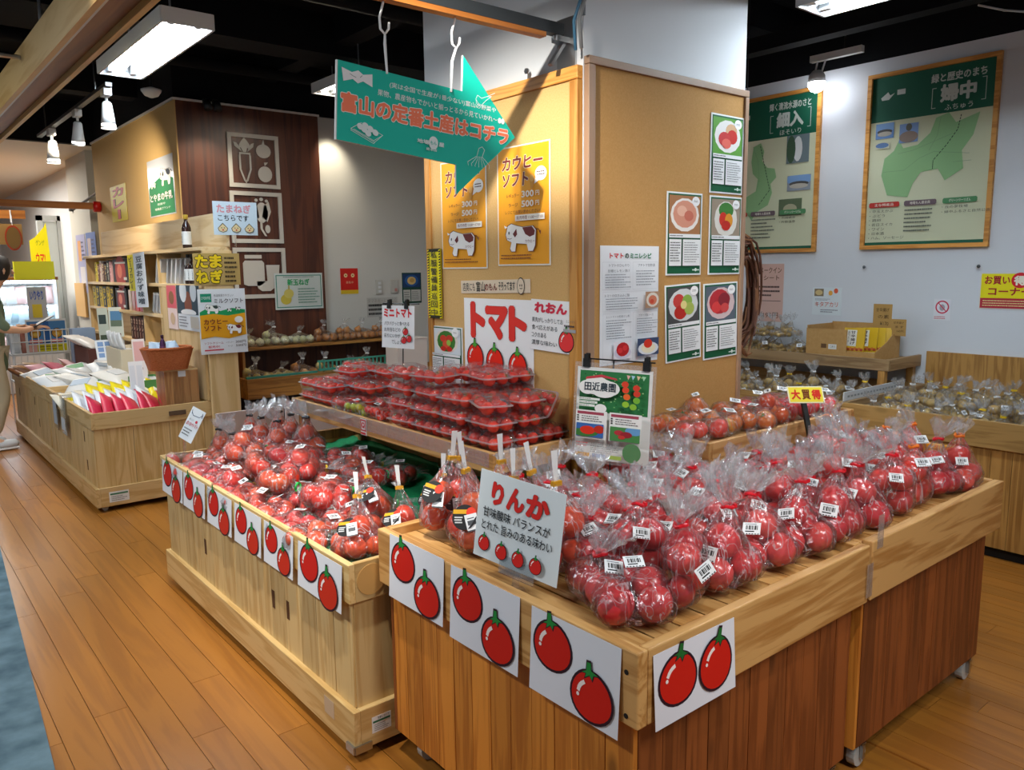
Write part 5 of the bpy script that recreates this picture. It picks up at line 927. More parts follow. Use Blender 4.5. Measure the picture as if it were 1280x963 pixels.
# twig wreath behind the pillar
t = thing('twig_wreath', 'brown twisted twig wreath hanging behind the kraft pin board edge', 'wreath', ony(926, 372, 2.75)); Rr = random.Random(3); TW = mat('twig_bark', '#5a3320', .7); TW2 = mat('twig_bark_light', '#8a5a38', .7)
for k in range(34):
    a0 = Rr.uniform(0, 6); L_ = Rr.uniform(2, 4.5); r0 = Rr.uniform(.17, .25); off = Rr.uniform(-.05, .05); MB().tube([((r0+.025*math.sin(3*a+k))*math.cos(a)*.62, off+.02*math.sin(2*a+k), (r0+.03*math.cos(2*a+k))*1.4*math.sin(a)) for a in (a0+L_*j/10 for j in range(11))], Rr.uniform(.005, .010), 5).build('twig', TW if k % 3 else TW2, t)
MB().tube([(0, 0, .33), (0, .0, HC-t.location.z)], .003, 5).build('hanging_wire', BLACK, t)
# right stand, two units, potatoes
XS = 4.48; ZR = .735
def rstand(label, y0, y1):
    t = thing('potato_stand', label, 'display stand'); bx('rim_board', (XS, y0, ZR-.145), (XS+.022, y1, ZR), OLDYY, t, .003); bx('rim_board', (5.58, y0, ZR-.145), (5.60, y1, ZR), OLDYY, t)
    for y in (y0, y1-.022): bx('rim_board', (XS+.023, y, ZR-.145), (5.579, y+.022, ZR), OLDX, t)
    planks_x(t, XS+.018, y0+.01, y1-.01, .06, ZR-.146, .10, OLDZ); bx('bin_floor', (XS+.03, y0+.03, ZR-.16), (5.575, y1-.03, ZR-.135), OLDX, t); bx('kick_shade', (XS+.05, y0+.03, 0), (XS+.06, y1-.03, .06), DARKGAP, t)  # board at the kick is dark to paint the shade beneath the stand
    for y in (y0+.03, y1-.05): bx('leg', (5.53, y, 0), (5.57, y+.04, ZR-.16), OLDZ, t)
    return t
rstand('near brown plank potato stand along the right wall', .10, 2.345); rstand('far brown plank potato stand beyond the joint, towards the pillar', 2.35, 4.3)
def gridrow(n): return [(-.05+.05*(j % 3)+.006*((j*7) % 3), -.028+.052*((j//3) % 2), .026+.046*(j//6), .027) for j in range(n)]
POB = [make_bag('potato_bag', B_PO, [(x, y, z, r*(.9+.25*((i+j) % 3)/2)) for j, (x, y, z, r) in enumerate(gridrow(9+i % 2))], 'z', ('white', 'yellow', 'white')[i], 700+i, fl=.05, fr=.035, neck=.035) for i in range(3)]
BIGP = [make_bag('potato_bag', B_PO, [(-.055, 0, .045, .046), (.04, .01, .045, .05), (0, .07, .04, .044), (-.01, .03, .105, .04)], 'z', 'white', 710, fl=.06, fr=.04, neck=.03)]
R = random.Random(5); zf = ZR-.134
for c in range(10):
    y = 2.20-.175*c
    for r_ in range(5):
        x = 4.60+.175*r_
        if y < .25: continue
        p = BIGP[0] if (c >= 5 and r_ < 3) else POB[(c+r_) % 3]
        place(p, (x+R.uniform(-.015, .015), y+R.uniform(-.015, .015), zf+.002+(.05 if r_ > 1 else 0)), R.uniform(-3, 3), f'potato bag on the near potato stand, {ORD[c]} column from joint, {ORD[r_]} from front', 'potato bags on the near right stand', 'bag of potatoes', s=1.02)
for c in range(8):
    y = 2.45+.175*c
    for r_ in range(3):
        place(POB[(c+2*r_) % 3] if (c+r_) % 4 else BIGP[0], (4.60+.175*r_+R.uniform(-.015, .015), y, zf+.002+.03*r_), R.uniform(-3, 3), f'potato bag on the far potato stand, {ORD[c]} column past joint, {ORD[r_]} from front', 'potato bags on the far right stand', 'bag of potatoes', s=1.0)
t = thing('bin_divider', 'pale perforated plastic divider between the two potato stands', 'divider', (0, 0, 0)); MB().box((4.51, 2.346, ZR+.002), (5.3, 2.354, ZR+.055)).build('strip', mat('grey_white_plastic', '#c8ccd0', .5), t)
for k in range(18): bx('slot', (4.55+k*.04, 2.3452, ZR+.02), (4.575+k*.04, 2.3458, ZR+.032), mat('grey_slot', '#8a9096', .6), t)
# black net rack and yellow crate
t = thing('egg_tray_rack', 'black plastic openwork panel standing on the potato stand by the wainscot', 'rack', (5.50, 1.64, ZR-.1))
for k in range(7):
    for j in range(4): MB().tube([(.0, -.045*k+.02*math.cos(a), .05+.058*j+.026*math.sin(a)) for a in (2*PI*q/10 for q in range(11))], .006, 5).build('ring', BLACK, t)
bx('rail', (-.006, -.31, .262), (.006, .03, .275), BLACK, t); bx('rail', (-.006, -.31, 0), (.006, .03, .02), BLACK, t)
t = thing('plastic_crate', 'yellow-orange plastic crate behind the far right corner of the cart', 'crate', (3.31, 1.52, 0)); YC = mat('crate_yellow', '#e09a1c', .45); q0 = (-.10, -.17, .0); 
for a, b in (((-.11, -.20, .48), (.30, -.185, .74)), ((-.11, .185, .48), (.30, .20, .74)), ((-.11, -.184, .48), (-.095, .184, .74)), ((.285, -.184, .48), (.30, .184, .74)), ((-.11, -.2, .46), (.30, .2, .479))): bx('wall', a, b, YC, t)
for a, b in (((-.125, -.215, .742), (.315, -.185, .762)), ((-.125, .185, .742), (.315, .215, .762)), ((-.125, -.184, .742), (-.095, .184, .762)), ((.285, -.184, .742), (.315, .184, .762))): bx('rim', a, b, YC, t, .003)
t2 = thing('plastic_crate', 'grey plastic crate stacked beneath the yellow-orange crate', 'crate', (3.31, 1.52, 0)); bx('body', (-.10, -.19, .0), (.29, .19, .459), mat('crate_grey', '#6a6a66', .5), t2); bx('rim', (-.108, -.198, .40), (.298, .198, .44), mat('crate_grey', '#6a6a66', .5), t2)
# upper potato shelf
YE = 2.40
t = thing('display_shelf', 'weathered wooden upper shelf of potatoes against the right wall', 'display shelf'); XF = 5.18; ZU = .925
bx('front_board', (XF, YE, ZU-.075), (XF+.022, 4.3, ZU+.002), OLDY, t, .003); bx('end_board', (XF+.023, YE, ZU-.075), (5.655, YE+.022, ZU+.002), OLDX, t, .003)
for k in range(4): bx('deck_board', (XF+.024+.113*k, YE+.024, ZU-.04), (XF+.024+.113*k+.108, 4.3, ZU-.02), OLDY, t)
for y in (YE+.03, 4.2): bx('leg', (XF+.005, y, ZR-.134), (XF+.05, y+.045, ZU-.076), OLDZ, t); bx('leg', (5.60, y, ZR-.134), (5.645, y+.045, ZU-.041), OLDZ, t)
SMP = [make_bag('small_potato_bag', B_PO, [(-.045+.03*(j % 4), -.045+.03*((j//4) % 4), .017+.027*(j//16)+.004*((j*5) % 3), .0165) for j in range(22)], 'z', None, 720+i, fl=.05, fr=.04, neck=.04) for i in range(2)]
n_ = 0
for c in range(6):
    for r_ in range(2):
        for l in range(2 if c > 0 else 1):
            place(SMP[(c+l) % 2], (5.29+.16*r_, 3.12+.15*c, ZU-.018+l*.115), R.uniform(-3, 3), f'bag of small potatoes past the cardboard box, {ORD[c]} column, {("front", "back")[r_]} row, {("lower", "upper")[l]} layer', 'small potato bags on the upper right shelf', 'bag of potatoes'); n_ += 1
# cardboard box of fried bean-curd snacks
t = thing('cardboard_box', 'open brown cardboard box of yellow snack packets on the upper potato shelf', 'box', (5.22, 2.52, ZU-.0195)); D = CARD
BX = .36; BY = .50; BH = .20
bx('front_wall', (0, .20, 0), (.006, BY, BH), D, t); bx('front_wall_low', (0, 0, 0), (.006, .199, .055), D, t); bx('back_wall', (BX-.006, 0, 0), (BX, BY, BH*1.15), D, t); bx('base', (.007, .007, 0), (BX-.007, BY-.007, .005), D, t); bx('far_wall', (.007, BY-.006, .0), (BX-.007, BY, BH*1.1), D, t)
MB().add([(.007, 0, 0), (BX-.007, 0, 0), (BX-.007, 0, BH*1.1), (.16, 0, BH*.55), (.007, 0, .055), (.007, .006, 0), (BX-.007, .006, 0), (BX-.007, .006, BH*1.1), (.16, .006, BH*.55), (.007, .006, .055)], [(0, 1, 2, 3, 4), (9, 8, 7, 6, 5), (0, 5, 6, 1), (1, 6, 7, 2), (2, 7, 8, 3), (3, 8, 9, 4), (4, 9, 5, 0)]).build('near_wall', D, t)
s = Sheet(.06, .035, '#e8e8e4', .0006); s.text('こあり', .2, .3, .8, .75, '#4a4a4a'); s.build('box_label', '', None, (-.001, .33, .06), UL, NL, parent=t); s = Sheet(.04, .03, '#6a4a2c', .0004); s.build('stamp', '', None, (-.0006, .385, .065), UL, NL, parent=t)
def snack(y, x, rz, lean, lb):
    w, h = .145, .185; s = Sheet(w, h, '#d9b01c', .012, rough=.3); s.rect(.16, .32, .62, .92, '#efece0', 'white_panel'); s.vtext('甘辛揚げ', .34, .36, .56, .90, '#3a2a1c', .02); s.vtext('あったか', .20, .45, .30, .88, '#6a5a3c'); s.rect(.02, .02, .98, .09, '#efe8d8', 'base_strip'); [s.ell(.08+.105*k, .20+.03*(k % 2), .075, .07, ('#a8441c', '#c8702c')[k % 2], 'snack_picture', n=10) for k in range(9)]
    return s.build('snack_packet', lb, 'snack packet', (x, y, ZU-.0195+.03), (.25*rz, -1, 0), (-1, -.25*rz, 0), tilt=lean, group='snack packets in the cardboard box')
snack(2.755, 5.235, .1, .12, 'yellow snack packet standing foremost in the cardboard box'); snack(2.70, 5.285, .9, .2, 'second yellow snack packet leaning behind the foremost one'); snack(2.67, 5.335, 1.4, .25, 'third yellow snack packet leaning in the cardboard box'); snack(2.655, 5.39, 1.6, .3, 'rearmost yellow snack packet leaning in the cardboard box')
for i, (y, z, w, h, ln, lb) in enumerate(((2.68, ZU+.16, .13, .19, ('甘辛揚げ', 'の素', '¥170'), 'taller brown card price note standing in the snack box'), (2.545, ZU+.135, .10, .115, ('甘辛揚げ', 'ます', '160円'), 'shorter brown card price note at the near end of the snack box'))):
    s = Sheet(w, h, '#b58f52', .003); [s.text(tx_, .15+.12*k, .72-.25*k, .85, .86-.25*k, '#3a2a18', .006) for k, tx_ in enumerate(ln)]; s.build('price_card', lb, 'price card', (5.50-.01*i, y, z+.0), UL, NL)
# ================================================================== WALNUT WALL, BACK WALL, TAN WALL SHEETS
def wy(q, name, lb, cat, draw, paper='#f0f0f0', Y=6.998, roll=0, rough=.55, **kw):
    w, h, p = rect_on_y(Y-.002, *q); s = Sheet(w, h, paper, rough=rough); draw(s); return s.build(name, lb, cat, p, UR, NR, roll=roll, **kw)
PIC = '#c9c6bf'
def picto(q, lb, draw):
    w, h, p = rect_on_y(6.988, *q); t = thing('pictogram_panel', lb, 'wall panel', p, group='white pictogram panels on the walnut wall'); f = .035
    for a, b in (((0, -.008, 0), (w, .0095, f)), ((0, -.008, h-f), (w, .0095, h)), ((0, -.008, f), (f, .0095, h-f)), ((w-f, -.008, f), (w, .0095, h-f))): bx('frame_bar', a, b, mat('picto_white', PIC, .6), t)
    for nm, pts in draw: MB().prism([(x*w, y*h) for x, y in pts], 0, .006).build(nm, mat('picto_white', PIC, .6), t, (0, -.001+.0085, 0), rot=(PI/2, 0, 0))
circ = lambda cx, cy, rx, ry, a0=0, a1=2*PI, n=18: [(cx+rx*math.cos(a0+(a1-a0)*k/n), cy+ry*math.sin(a0+(a1-a0)*k/n)) for k in range(n)]
def strip(P, t): 
    L = [(x-t, y) for x, y in P]; Rr_ = [(x+t, y) for x, y in P]; return L+Rr_[::-1]
picto((285, 200, 348.5, 168, 235), 'top white pictogram panel with a radish, an onion and an apple', [('radish_leaf', [(.30, .66), (.26, .74), (.22, .72), (.23, .80), (.27, .86), (.33, .93), (.39, .86), (.43, .80), (.44, .72), (.38, .74), (.36, .66)]), ('radish_leaf', [(.28, .66), (.14, .76), (.12, .84), (.18, .82), (.24, .74)]), ('radish_leaf', [(.38, .66), (.50, .76), (.52, .84), (.46, .82), (.41, .74)]),
    ('radish_side', strip([(.23, .60), (.23, .34), (.31, .12)], .018)), ('radish_side', strip([(.43, .60), (.43, .34), (.35, .12)], .018)), ('radish_top', [(.22, .58), (.22, .65), (.44, .65), (.44, .58), (.40, .62), (.26, .62)]), ('radish_tip', [(.29, .14), (.37, .14), (.33, .08)]),
    ('onion_shape', circ(.70, .70, .145, .13)[:5]+[(.71, .92)]+circ(.70, .70, .145, .13)[5:]), ('apple_shape', circ(.71, .27, .14, .15)), ('apple_leaf', [(.71, .43), (.70, .49), (.78, .50), (.74, .45)])])
picto((288.5, 272, 353, 240, 304), 'middle white pictogram panel with a flower, partly covered by the onion sign', [('petal', circ(.60, .60, .12, .2)), ('petal', [(.70, .42), (.60, .52), (.64, .72), (.74, .82), (.78, .62)]), ('petal', [(.46, .44), (.54, .50), (.52, .70), (.42, .80), (.40, .6)]), ('stamen', circ(.60, .86, .035, .035)), ('stamen', circ(.50, .84, .03, .03)), ('stamen', circ(.70, .83, .03, .03)), ('stem', strip([(.58, .42), (.58, .28), (.66, .14)], .02)), ('leaf', circ(.70, .28, .05, .08))])
picto((292.5, 342, 357.5, 310, 373), 'lowest white pictogram panel with jars, partly covered by the new onion sheet', [('jar', [(.18, .28), (.18, .70), (.22, .75), (.54, .75), (.58, .70), (.58, .32), (.5, .25), (.26, .25)]), ('jar_lid', [(.22, .79), (.22, .86), (.54, .86), (.54, .79)]), ('cup', [(.63, .34), (.62, .66), (.88, .66), (.85, .34)]), ('bowl', [(.42, .34), (.44, .20), (.52, .14), (.68, .14), (.76, .20), (.78, .34)])])
wy((343.5, 365, 403.5, 341.5, 386.5), 'onion_sheet', 'laminated new onion information sheet on the walnut wall', 'sign', lambda s: (s.frame(.03, .05, .97, .95, .008, '#3f8a7a', 'border'), s.text('新玉ねぎ', .26, .66, .72, .84, '#1f9a5a', .03), s.small(.18, .87, .82, .92, 1, '#6a7a7a', seed=1), s.ell(.22, .28, .11, .10, '#c8b84a', 'onion_photo'), s.ell(.28, .44, .10, .09, '#cfc46a', 'onion_photo'), s.rect(.27, .55, .30, .66, '#b8a858', 'onion_photo'), s.small(.47, .15, .92, .60, 6, '#6a9a88', seed=3)), '#cfd9d8', rough=.2, Y=6.975)
Yb = 7.078
wy((425.5, 350, 447.5, 335.5, 367.5), 'red_notice', 'red and yellow notice on the grey back wall', 'sign', lambda s: (s.rect(0, .15, 1, 1, '#c8241c', 'background'), s.rect(0, 0, 1, .15, '#e0c030', 'yellow_strip'), s.ell(.30, .72, .10, .1, '#e8d8a0', 'round_mark'), s.ell(.70, .72, .10, .1, '#e8d8a0', 'round_mark'), s.ell(.30, .72, .04, .04, '#a83a1c', 'round_mark'), s.ell(.70, .72, .04, .04, '#a83a1c', 'round_mark'), s.text('募集中', .30, .40, .72, .50, '#e0a080', .01)), Y=Yb)
wy((502.5, 360, 526.5, 341, 379), 'recipe_sheet', 'small recipe sheet with a blue bowl photo on the grey back wall', 'recipe sheet', lambda s: (s.rect(.0, .0, 1, 1, '#1c4a3c', 'green_border'), s.photo(.05, .52, .95, .96, '#1c3a6a', FOODS['bowl']), s.rect(.06, .06, .42, .44, '#c8ccc8', 'ingredients'), s.rect(.46, .06, .95, .44, '#c8ccc8', 'method'), s.small(.1, .1, .38, .4, 4, '#7a7a7a', seed=2), s.small(.5, .1, .9, .4, 5, '#8a8a8a', seed=3)), Y=Yb)
for q, nm, c in (((469.5, 359, 478, 350, 368), 'white panel of three light switches on the grey back wall', 3), ((488, 358, 497, 349.5, 366.5), 'pale wall box with a red mark on the grey back wall', 0)):
    w, h, p = rect_on_y(Yb-.002, *q); t = thing('switch_plate', nm, 'switch', p); bx('plate', (0, -.012, 0), (w, .0, h), mat('switch_plastic', '#c2c2bc', .5), t, .004)
    for k in range(c): bx('switch', (w*.3, -.02, h*(.12+.28*k)), (w*.7, -.0125, h*(.30+.28*k)), WHITE, t)
    if not c: bx('red_mark', (w*.5, -.0135, h*.12), (w*.85, -.0125, h*.35), mat('faded_red', '#c88a84', .6), t)
wy((459, 384, 497, 372, 396), 'wall_lettering', 'handwritten lines on a grey sheet on the back wall behind the mini tomato sign', 'sign', lambda s: (s.text('タマネギ・にんにく', .02, .74, .95, .95, '#9a9a94', .005), [s.small(.04, .08+.22*k, .9, .26+.22*k, 1, '#2a2c2e', seed=k, fill=.8) for k in range(3)]), '#bcbdb9', Y=Yb)
def wt(q, name, lb, cat, draw, paper, roll=0, rough=.5, X=2.178): w, h, p = rect_on_x(X-.002, *q); s = Sheet(w, h, paper, rough=rough); draw(s); return s.build(name, lb, cat, p, UL, NL, roll=roll)
wt((139, 255, 158.5, 231, 277), 'curry_poster', 'yellow poster with large pink lettering on the tan wall', 'poster', lambda s: (s.vtext('カレー', .14, .04, .86, .98, '#3a3a3a', .055), s.vtext('カレー', .14, .04, .86, .98, '#d86a72', .025)), '#d8c424')
wt((185.5, 232, 218, 196, 270), 'milk_poster', 'glossy green milk poster with cows on the tan wall', 'poster', lambda s: (s.poly([(.02, .02), (.98, .02), (.98, .60), (.6, .70), (.3, .62), (.02, .52)], '#12804a', 'green_hill'), s.cow(.46, .50, .96, .82, '#2a3440', 'cow_drawing'), s.cow(.10, .50, .34, .60, '#c8d4d0', 'cow_drawing'), s.text('とやまの牛乳', .08, .26, .94, .40, '#f2f2ee', .03), s.text('取扱中', .35, .185, .65, .225, '#e2eae4', .01), s.text('地場産ブランド', .24, .10, .84, .145, '#e2eae4', .01)), '#cfd6e2', rough=.12)
# ================================================================== AISLE STAND AND ITS BOOKSHELF
PA = (PLY, PLYX, PLYZ)
PALE = wood('aisle_pine', '#cfae78', '#bb9558', 1, vary=.05); PALEX = wood('aisle_pine_x', '#cfae78', '#bb9558', 0, vary=.05); PALEZ = wood('aisle_pine_upright', '#cfae78', '#bb9558', 2, vary=.07)
as1 = bin_stand('display_stand', 'large pale pine aisle stand of red and white packets', 1.072, 2.03, 5.54, 7.10, .655, .548, .16, .55, [(5.85, .46), (5.82, .27), (6.75, .40)], .20, (PALE, PALEX, PALEZ))
as2 = bin_stand('display_stand', 'second pale pine aisle stand nearer to the shopper', 1.072, 2.03, 7.11, 8.85, .655, .548, .16, .55, [(7.6, .30), (7.75, .47), (8.55, .46)], .20, (PALE, PALEX, PALEZ))
MB().box((1.55, 5.532, .585), (1.66, 5.5405, .615)).build('brand_oval', mat('burnt_mark', '#5a4430', .7), as1)
sticker(as1, 'maker_sticker', (1.14, 5.533, .06), UR, NR, .12, .07, lambda s: (s.rect(.05, .7, .95, .85, '#3f7a5a'), s.small(.1, .1, .9, .6, 3, '#8a8a8a')))
t = thing('bookshelf', 'pale plywood bookshelf standing along the back of the aisle stand', 'bookshelf'); xa, xb = 1.83, 2.029
bx('end_post', (1.83, 5.50, 0), (2.03, 5.525, 1.69), PLYZ, t, .002)
bx('top_board', (1.815, 5.52, 1.690), (2.029, 9.05, 1.714), PLY, t, .002); bx('back_panel', (2.012, 5.53, .66), (2.029, 9.03, 1.689), PLY, t)
bx('crest_board', (2.000, 5.50, 1.7145), (2.022, 9.05, 1.955), PLY, t, .002)
for z in (1.448, 1.205, .955): bx('shelf_board', (1.832, 5.56, z-.012), (2.011, 9.0, z+.012), PLY, t)
for y in (6.55, 7.05, 9.01): bx('divider', (1.834, y, .66), (2.011, y+.02, 1.689), PLYZ, t)
bx('front_panel', (1.812, 5.53, .66), (1.829, 6.45, 1.432), PLYZ, t)
def pillow_mesh(w, h, th, seed, crimp=.012):
    Rr = random.Random(seed); nx, ny = 8, 10; v = []; f = []
    for sgn in (1, -1):
        for j in range(ny+1):
            for i in range(nx+1):
                x = i/nx; y = j/ny; e = min(1, 4.5*min(x, 1-x)); g = min(1, 4*min(max(y-.05, 0), max(.95-y, 0))); v.append(((x-.5)*w, sgn*(th/2*(e*g)**.6+.0006)+Rr.uniform(-.002, .002)*e, y*h))
    n = (nx+1)*(ny+1)
    for k in (0, n):
        for j in range(ny):
            for i in range(nx): a = k+j*(nx+1)+i; q = (a, a+1, a+nx+2, a+nx+1); f.append(q if k else q[::-1])
    per = [i for i in range(nx+1)]+[(j)*(nx+1)+nx for j in range(1, ny+1)]+[ny*(nx+1)+i for i in range(nx-1, -1, -1)]+[j*(nx+1) for j in range(ny-1, 0, -1)]
    f += [(per[k], per[(k+1) % len(per)], per[(k+1) % len(per)]+n, per[k]+n) for k in range(len(per))]
    me = bpy.data.meshes.new('pouch'); me.from_pydata(v, [], f); me.polygons.foreach_set('use_smooth', [True]*len(f)); return me
PM = {k: pillow_mesh(*k) for k in ((.13, .22, .05, 1), (.15, .24, .045, 2), (.24, .30, .10, 3), (.10, .16, .03, 4), (.16, .26, .06, 5))}
def packet(key, col, loc, rot, lb, group, rough=.35, strip=None, s=1, cat='packet'):
    me = PM[key]; o = put('snack_packet', me.copy(), None, loc, rot); o.data.materials.append(mat('packet_'+col[1:], col, rough)); o.scale = (s,)*3; tag(o, lb, cat, group)
    if strip: w, h, th, _ = key; MB().box((-w*.28, -th*.52-.002, h*.3), (w*.28, -th*.5, h*.62)).build('label_patch', mat('patch_'+strip[1:], strip, .5), o)
    return o
R = random.Random(11)
for k in range(9): packet((.15, .24, .045, 2), ('#c8284a', '#d2344e')[k % 2], (1.16+.075*k, 5.66+.02*(k % 2), .556), (-.75+R.uniform(-.1, .1), .55+R.uniform(-.1, .1), .5), f'red packet leaning in the front row of aisle stand, {ORD[k]} from left', 'red packets on the aisle stand', s=1.0)
for k in range(7): packet((.13, .22, .05, 1), '#d6dbe2', (1.15+.07*k, 6.10+.02*(k % 2), .556), (-.8, .5, .4), f'silver-white packet behind the red row on the aisle stand, {ORD[k]} from left', 'silver packets on the aisle stand', strip='#b8c0cc', rough=.25)
for k in range(6): packet((.13, .22, .05, 1), '#e2cf1c', (1.28+.085*k, 6.32+.02*(k % 2), .575), (-.8, .4, .3), f'yellow packet in the middle of the aisle stand, {ORD[k]} from left', 'yellow packets on the aisle stand', strip='#f0ecd8')
for k in range(4): packet((.13, .22, .05, 1), '#dfd9c8', (1.12+.06*k, 6.42+.04*k, .556), (-1.1, .2, .3), f'cream packet by the rim of the aisle stand, {ORD[k]} from left', 'cream packets on the aisle stand', strip='#c8b81c')
for i in range(4):
    for j in range(3): packet((.24, .30, .10, 3), ('#e8e8e6', '#dfe3e6', '#ece8e0')[(i+j) % 3], (1.24+.21*j+R.uniform(-.02, .02), 6.85+.34*i, .60+.03*j), (-1.25+R.uniform(-.15, .15), R.uniform(-.2, .2), R.uniform(-.6, .9)), f'plump white bag on the aisle stand, {ORD[i]} row from near end, {ORD[j]} from rim', 'white bags on the aisle stand', strip=('#b8c8d8', '#6aa878', '#e0e0e0')[(i*2+j) % 3], cat='bag')
for i in range(3): packet((.16, .26, .06, 5), ('#d8a0ac', '#c86878', '#e2b8b8')[i], (1.30+.14*i, 8.2+.12*i, .62), (-1.2, .2*i, .5), ('pale pink', 'deeper pink', 'faded pink')[i]+' bag towards the far end of the aisle stand', 'pink bags on the aisle stand', cat='bag')
for i in range(4): packet((.16, .26, .06, 5), ('#8a5a38', '#a8784a', '#6a4a34', '#b89a78')[i], (1.18+.06*i, 8.36+.1*i, .58), (-1.1, .1, .8), ('dark brown', 'tan', 'black-brown', 'beige')[i]+' packet at the far corner of the aisle stand', 'brown packets on the aisle stand')
t = thing('price_holder', 'clear hanging price card holder over the rim of the aisle stand', 'card holder', (1.068, 6.62, .40)); MB().box((-.006, 0, .0), (-.002, .13, .25)).box((-.006, 0, .25), (.05, .13, .256)).build('sleeve', ACRYL, t); bx('card', (-.0095, .01, .03), (-.0065, .12, .22), mat('card_blue_grey', '#aab4c0', .6), t)
t = thing('price_holder', 'smaller clear price card holder bending over the aisle stand rim', 'card holder', (1.062, 6.28, .40)); MB().box((-.006, 0, .0), (-.002, .16, .27)).box((-.006, 0, .27), (.09, .16, .276)).build('sleeve', ACRYL, t); bx('card', (-.0095, .02, .03), (-.0065, .14, .12), mat('card_grey', '#c2c8cc', .6), t)
t = thing('wooden_crate', 'upright brown wooden crate under the wicker basket', 'crate', (1.555, 5.60, .5505)); CR = wood('crate_wood', '#a87a4c', '#8a5c34', 2)
for k in range(4): bx('slat', (.0+.056*k, 0, 0), (.0545+.056*k, .012, .325), CR, t)
bx('side', (0, .0125, 0), (.012, .2, .325), CR, t); bx('side', (.21, .0125, 0), (.223, .2, .325), CR, t); bx('top', (0, .0, .3255), (.223, .2, .337), PLYX, t); sticker(t, 'card', (.09, -.001, .285), UR, NR, .05, .04, lambda s: None, '#d8dce0')
t = thing('wicker_basket', 'orange-brown wicker basket of striped packets on the wooden crate', 'basket', (1.60, 5.66, .888)); WK = noisy('wicker', '#a8562c', '#c87848', 90, .6, 2, .5, (1, 1, 4))
loft([[(x*1, y, z) for x, y, z in rr_ring(w_, d_, z_, rad=.05)] for w_, d_, z_ in ((.24, .16, 0), (.27, .19, .06), (.31, .22, .135), (.32, .23, .145), (.30, .21, .142), (.26, .18, .07), (.24, .16, .012))], True, True).build('weave', WK, t)
MB().tube([(math.cos(a)*.158, math.sin(a)*.112, .147) for a in (2*PI*k/24 for k in range(25))], .009, 6).build('rim', WK, t)
for k in range(5): packet((.10, .16, .03, 4), ('#a8bccf', '#dfe6ec')[k % 2], (1.52+.04*k, 5.65+.012*(k % 2), .93), (-.5, .3-.15*k, .1), f'blue and white striped packet in the wicker basket, {ORD[k]} from left', 'striped packets in the basket', strip='#5a7aa0')
def bottle(loc, lb, group, s=1, body='#2a1512', cap='#c8a838', lab='#e8e8e4', txt='しょうゆ'):
    t = thing('sauce_bottle', lb, 'bottle', loc, 0, group); t.scale = (s,)*3
    MB().lathe([(.030, 0), (.033, .006), (.033, .15), (.026, .175), (.014, .20), (.0135, .215)], n=16).build('glass', mat('bottle_'+body[1:], body, .12), t, smooth=True); MB().lathe([(.0165, .215), (.0165, .245), (.015, .248)], n=14).build('cap', mat('cap_'+cap[1:], cap, .35), t, smooth=True)
    MB().lathe([(.0337, .03), (.0337, .125)], n=16, cap=False).build('label', mat('bottle_label'+lab[1:], lab, .6), t, smooth=True)
    s_ = Sheet(.022, .085, lab, .0003); s_.vtext(txt[:4], .1, .05, .9, .95, '#3a3a44', .01); s_.build('lettering_strip', '', None, (-.0345, .011, .035), UL, NL, parent=t)
bottle((1.56, 5.60, .98), 'small dark purple bottle standing in the wicker basket', None, .6, '#3a1a3a', '#3a1a3a', '#5a2a4a', 'ぶどう')
bottle((1.90, 6.02, 1.7145), 'soy sauce bottle with a white label standing on top of the bookshelf', None, .98)
for k in range(3): bottle((1.875, 5.78+.085*k, 1.4605), ('right', 'middle', 'left')[k]+' dark sauce bottle with a white label on the upper bookshelf level', 'bottles on the bookshelf', .86, cap='#1a1a1a')
def carton(y, z, w, h, d, col, lb, grp, pic=None, lean=0, txt=None, tc='#d8b838'):
    t = thing('retort_carton', lb, 'carton', (1.85, y, z), 0, grp, rot=(lean, 0, 0)); bx('box', (0, 0, 0), (d, w, h), mat('carton_'+col[1:], col, .35), t)
    if pic or txt:
        s = Sheet(w, h, col, .0004)
        if pic: s.ell(.5, .42, .34, .30, pic, 'picture'); s.ell(.45, .48, .16, .12, '#d8785c', 'picture'); s.rect(.15, .80, .85, .88, '#c8c8c0', 'title'); s.rect(.70, .10, .90, .22, '#d8d8d4', 'badge')
        if txt: s.vtext(txt, .2, .08, .8, .95, tc, .04)
        s.build('front_print', '', None, (-.0006, w, 0), UL, NL, parent=t)
G1 = 'cartons on the upper bookshelf level'; G2 = 'cartons on the middle bookshelf level'
carton(7.50, 1.4605, .52, .205, .10, '#1a1718', 'large black beef curry carton on the upper bookshelf level', G1, '#a83a30')
carton(7.16, 1.4605, .07, .18, .12, '#201c1c', 'thin black carton right of the big one, first from right, upper level', G1, txt='ビーフ', tc='#b8a868', lean=-.08); carton(7.28, 1.4605, .07, .18, .12, '#c8b8a0', 'cream carton beside the big black one, upper level', G1, txt='カレー', tc='#5a3a2a'); carton(7.38, 1.4605, .07, .19, .12, '#2a2626', 'second thin black carton, upper level, touching the big one', G1, txt='カレー', tc='#b8a868')
for k in range(7): carton(8.08+.095*k, 1.4605, .075, (.19, .20, .17)[k % 3], .13, ('#d8a8a8', '#3a3a34', '#2a2424', '#5a3a34', '#d8c8b8', '#6a3a30', '#e0c83a')[k], f'narrow carton at the far end of upper bookshelf level, {ORD[k]} past the large black one', G1, txt='カレー', tc=('#8a3a4a', '#d8d8c8', '#c8a868', '#e8c8a0', '#a83a3a', '#e0c890', '#3a3a2a')[k])
for k in range(7): carton(5.98+.105*k if k < 5 else 6.58+.1*(k-5), 1.4605, .03, .19, .13, ('#b8b8b8', '#9a9a9c', '#c8c8ca')[k % 3], f'slanted silver-grey pouch box on upper bookshelf level, {ORD[k]} from the bottles', 'silver boxes on the upper bookshelf level', lean=.35)
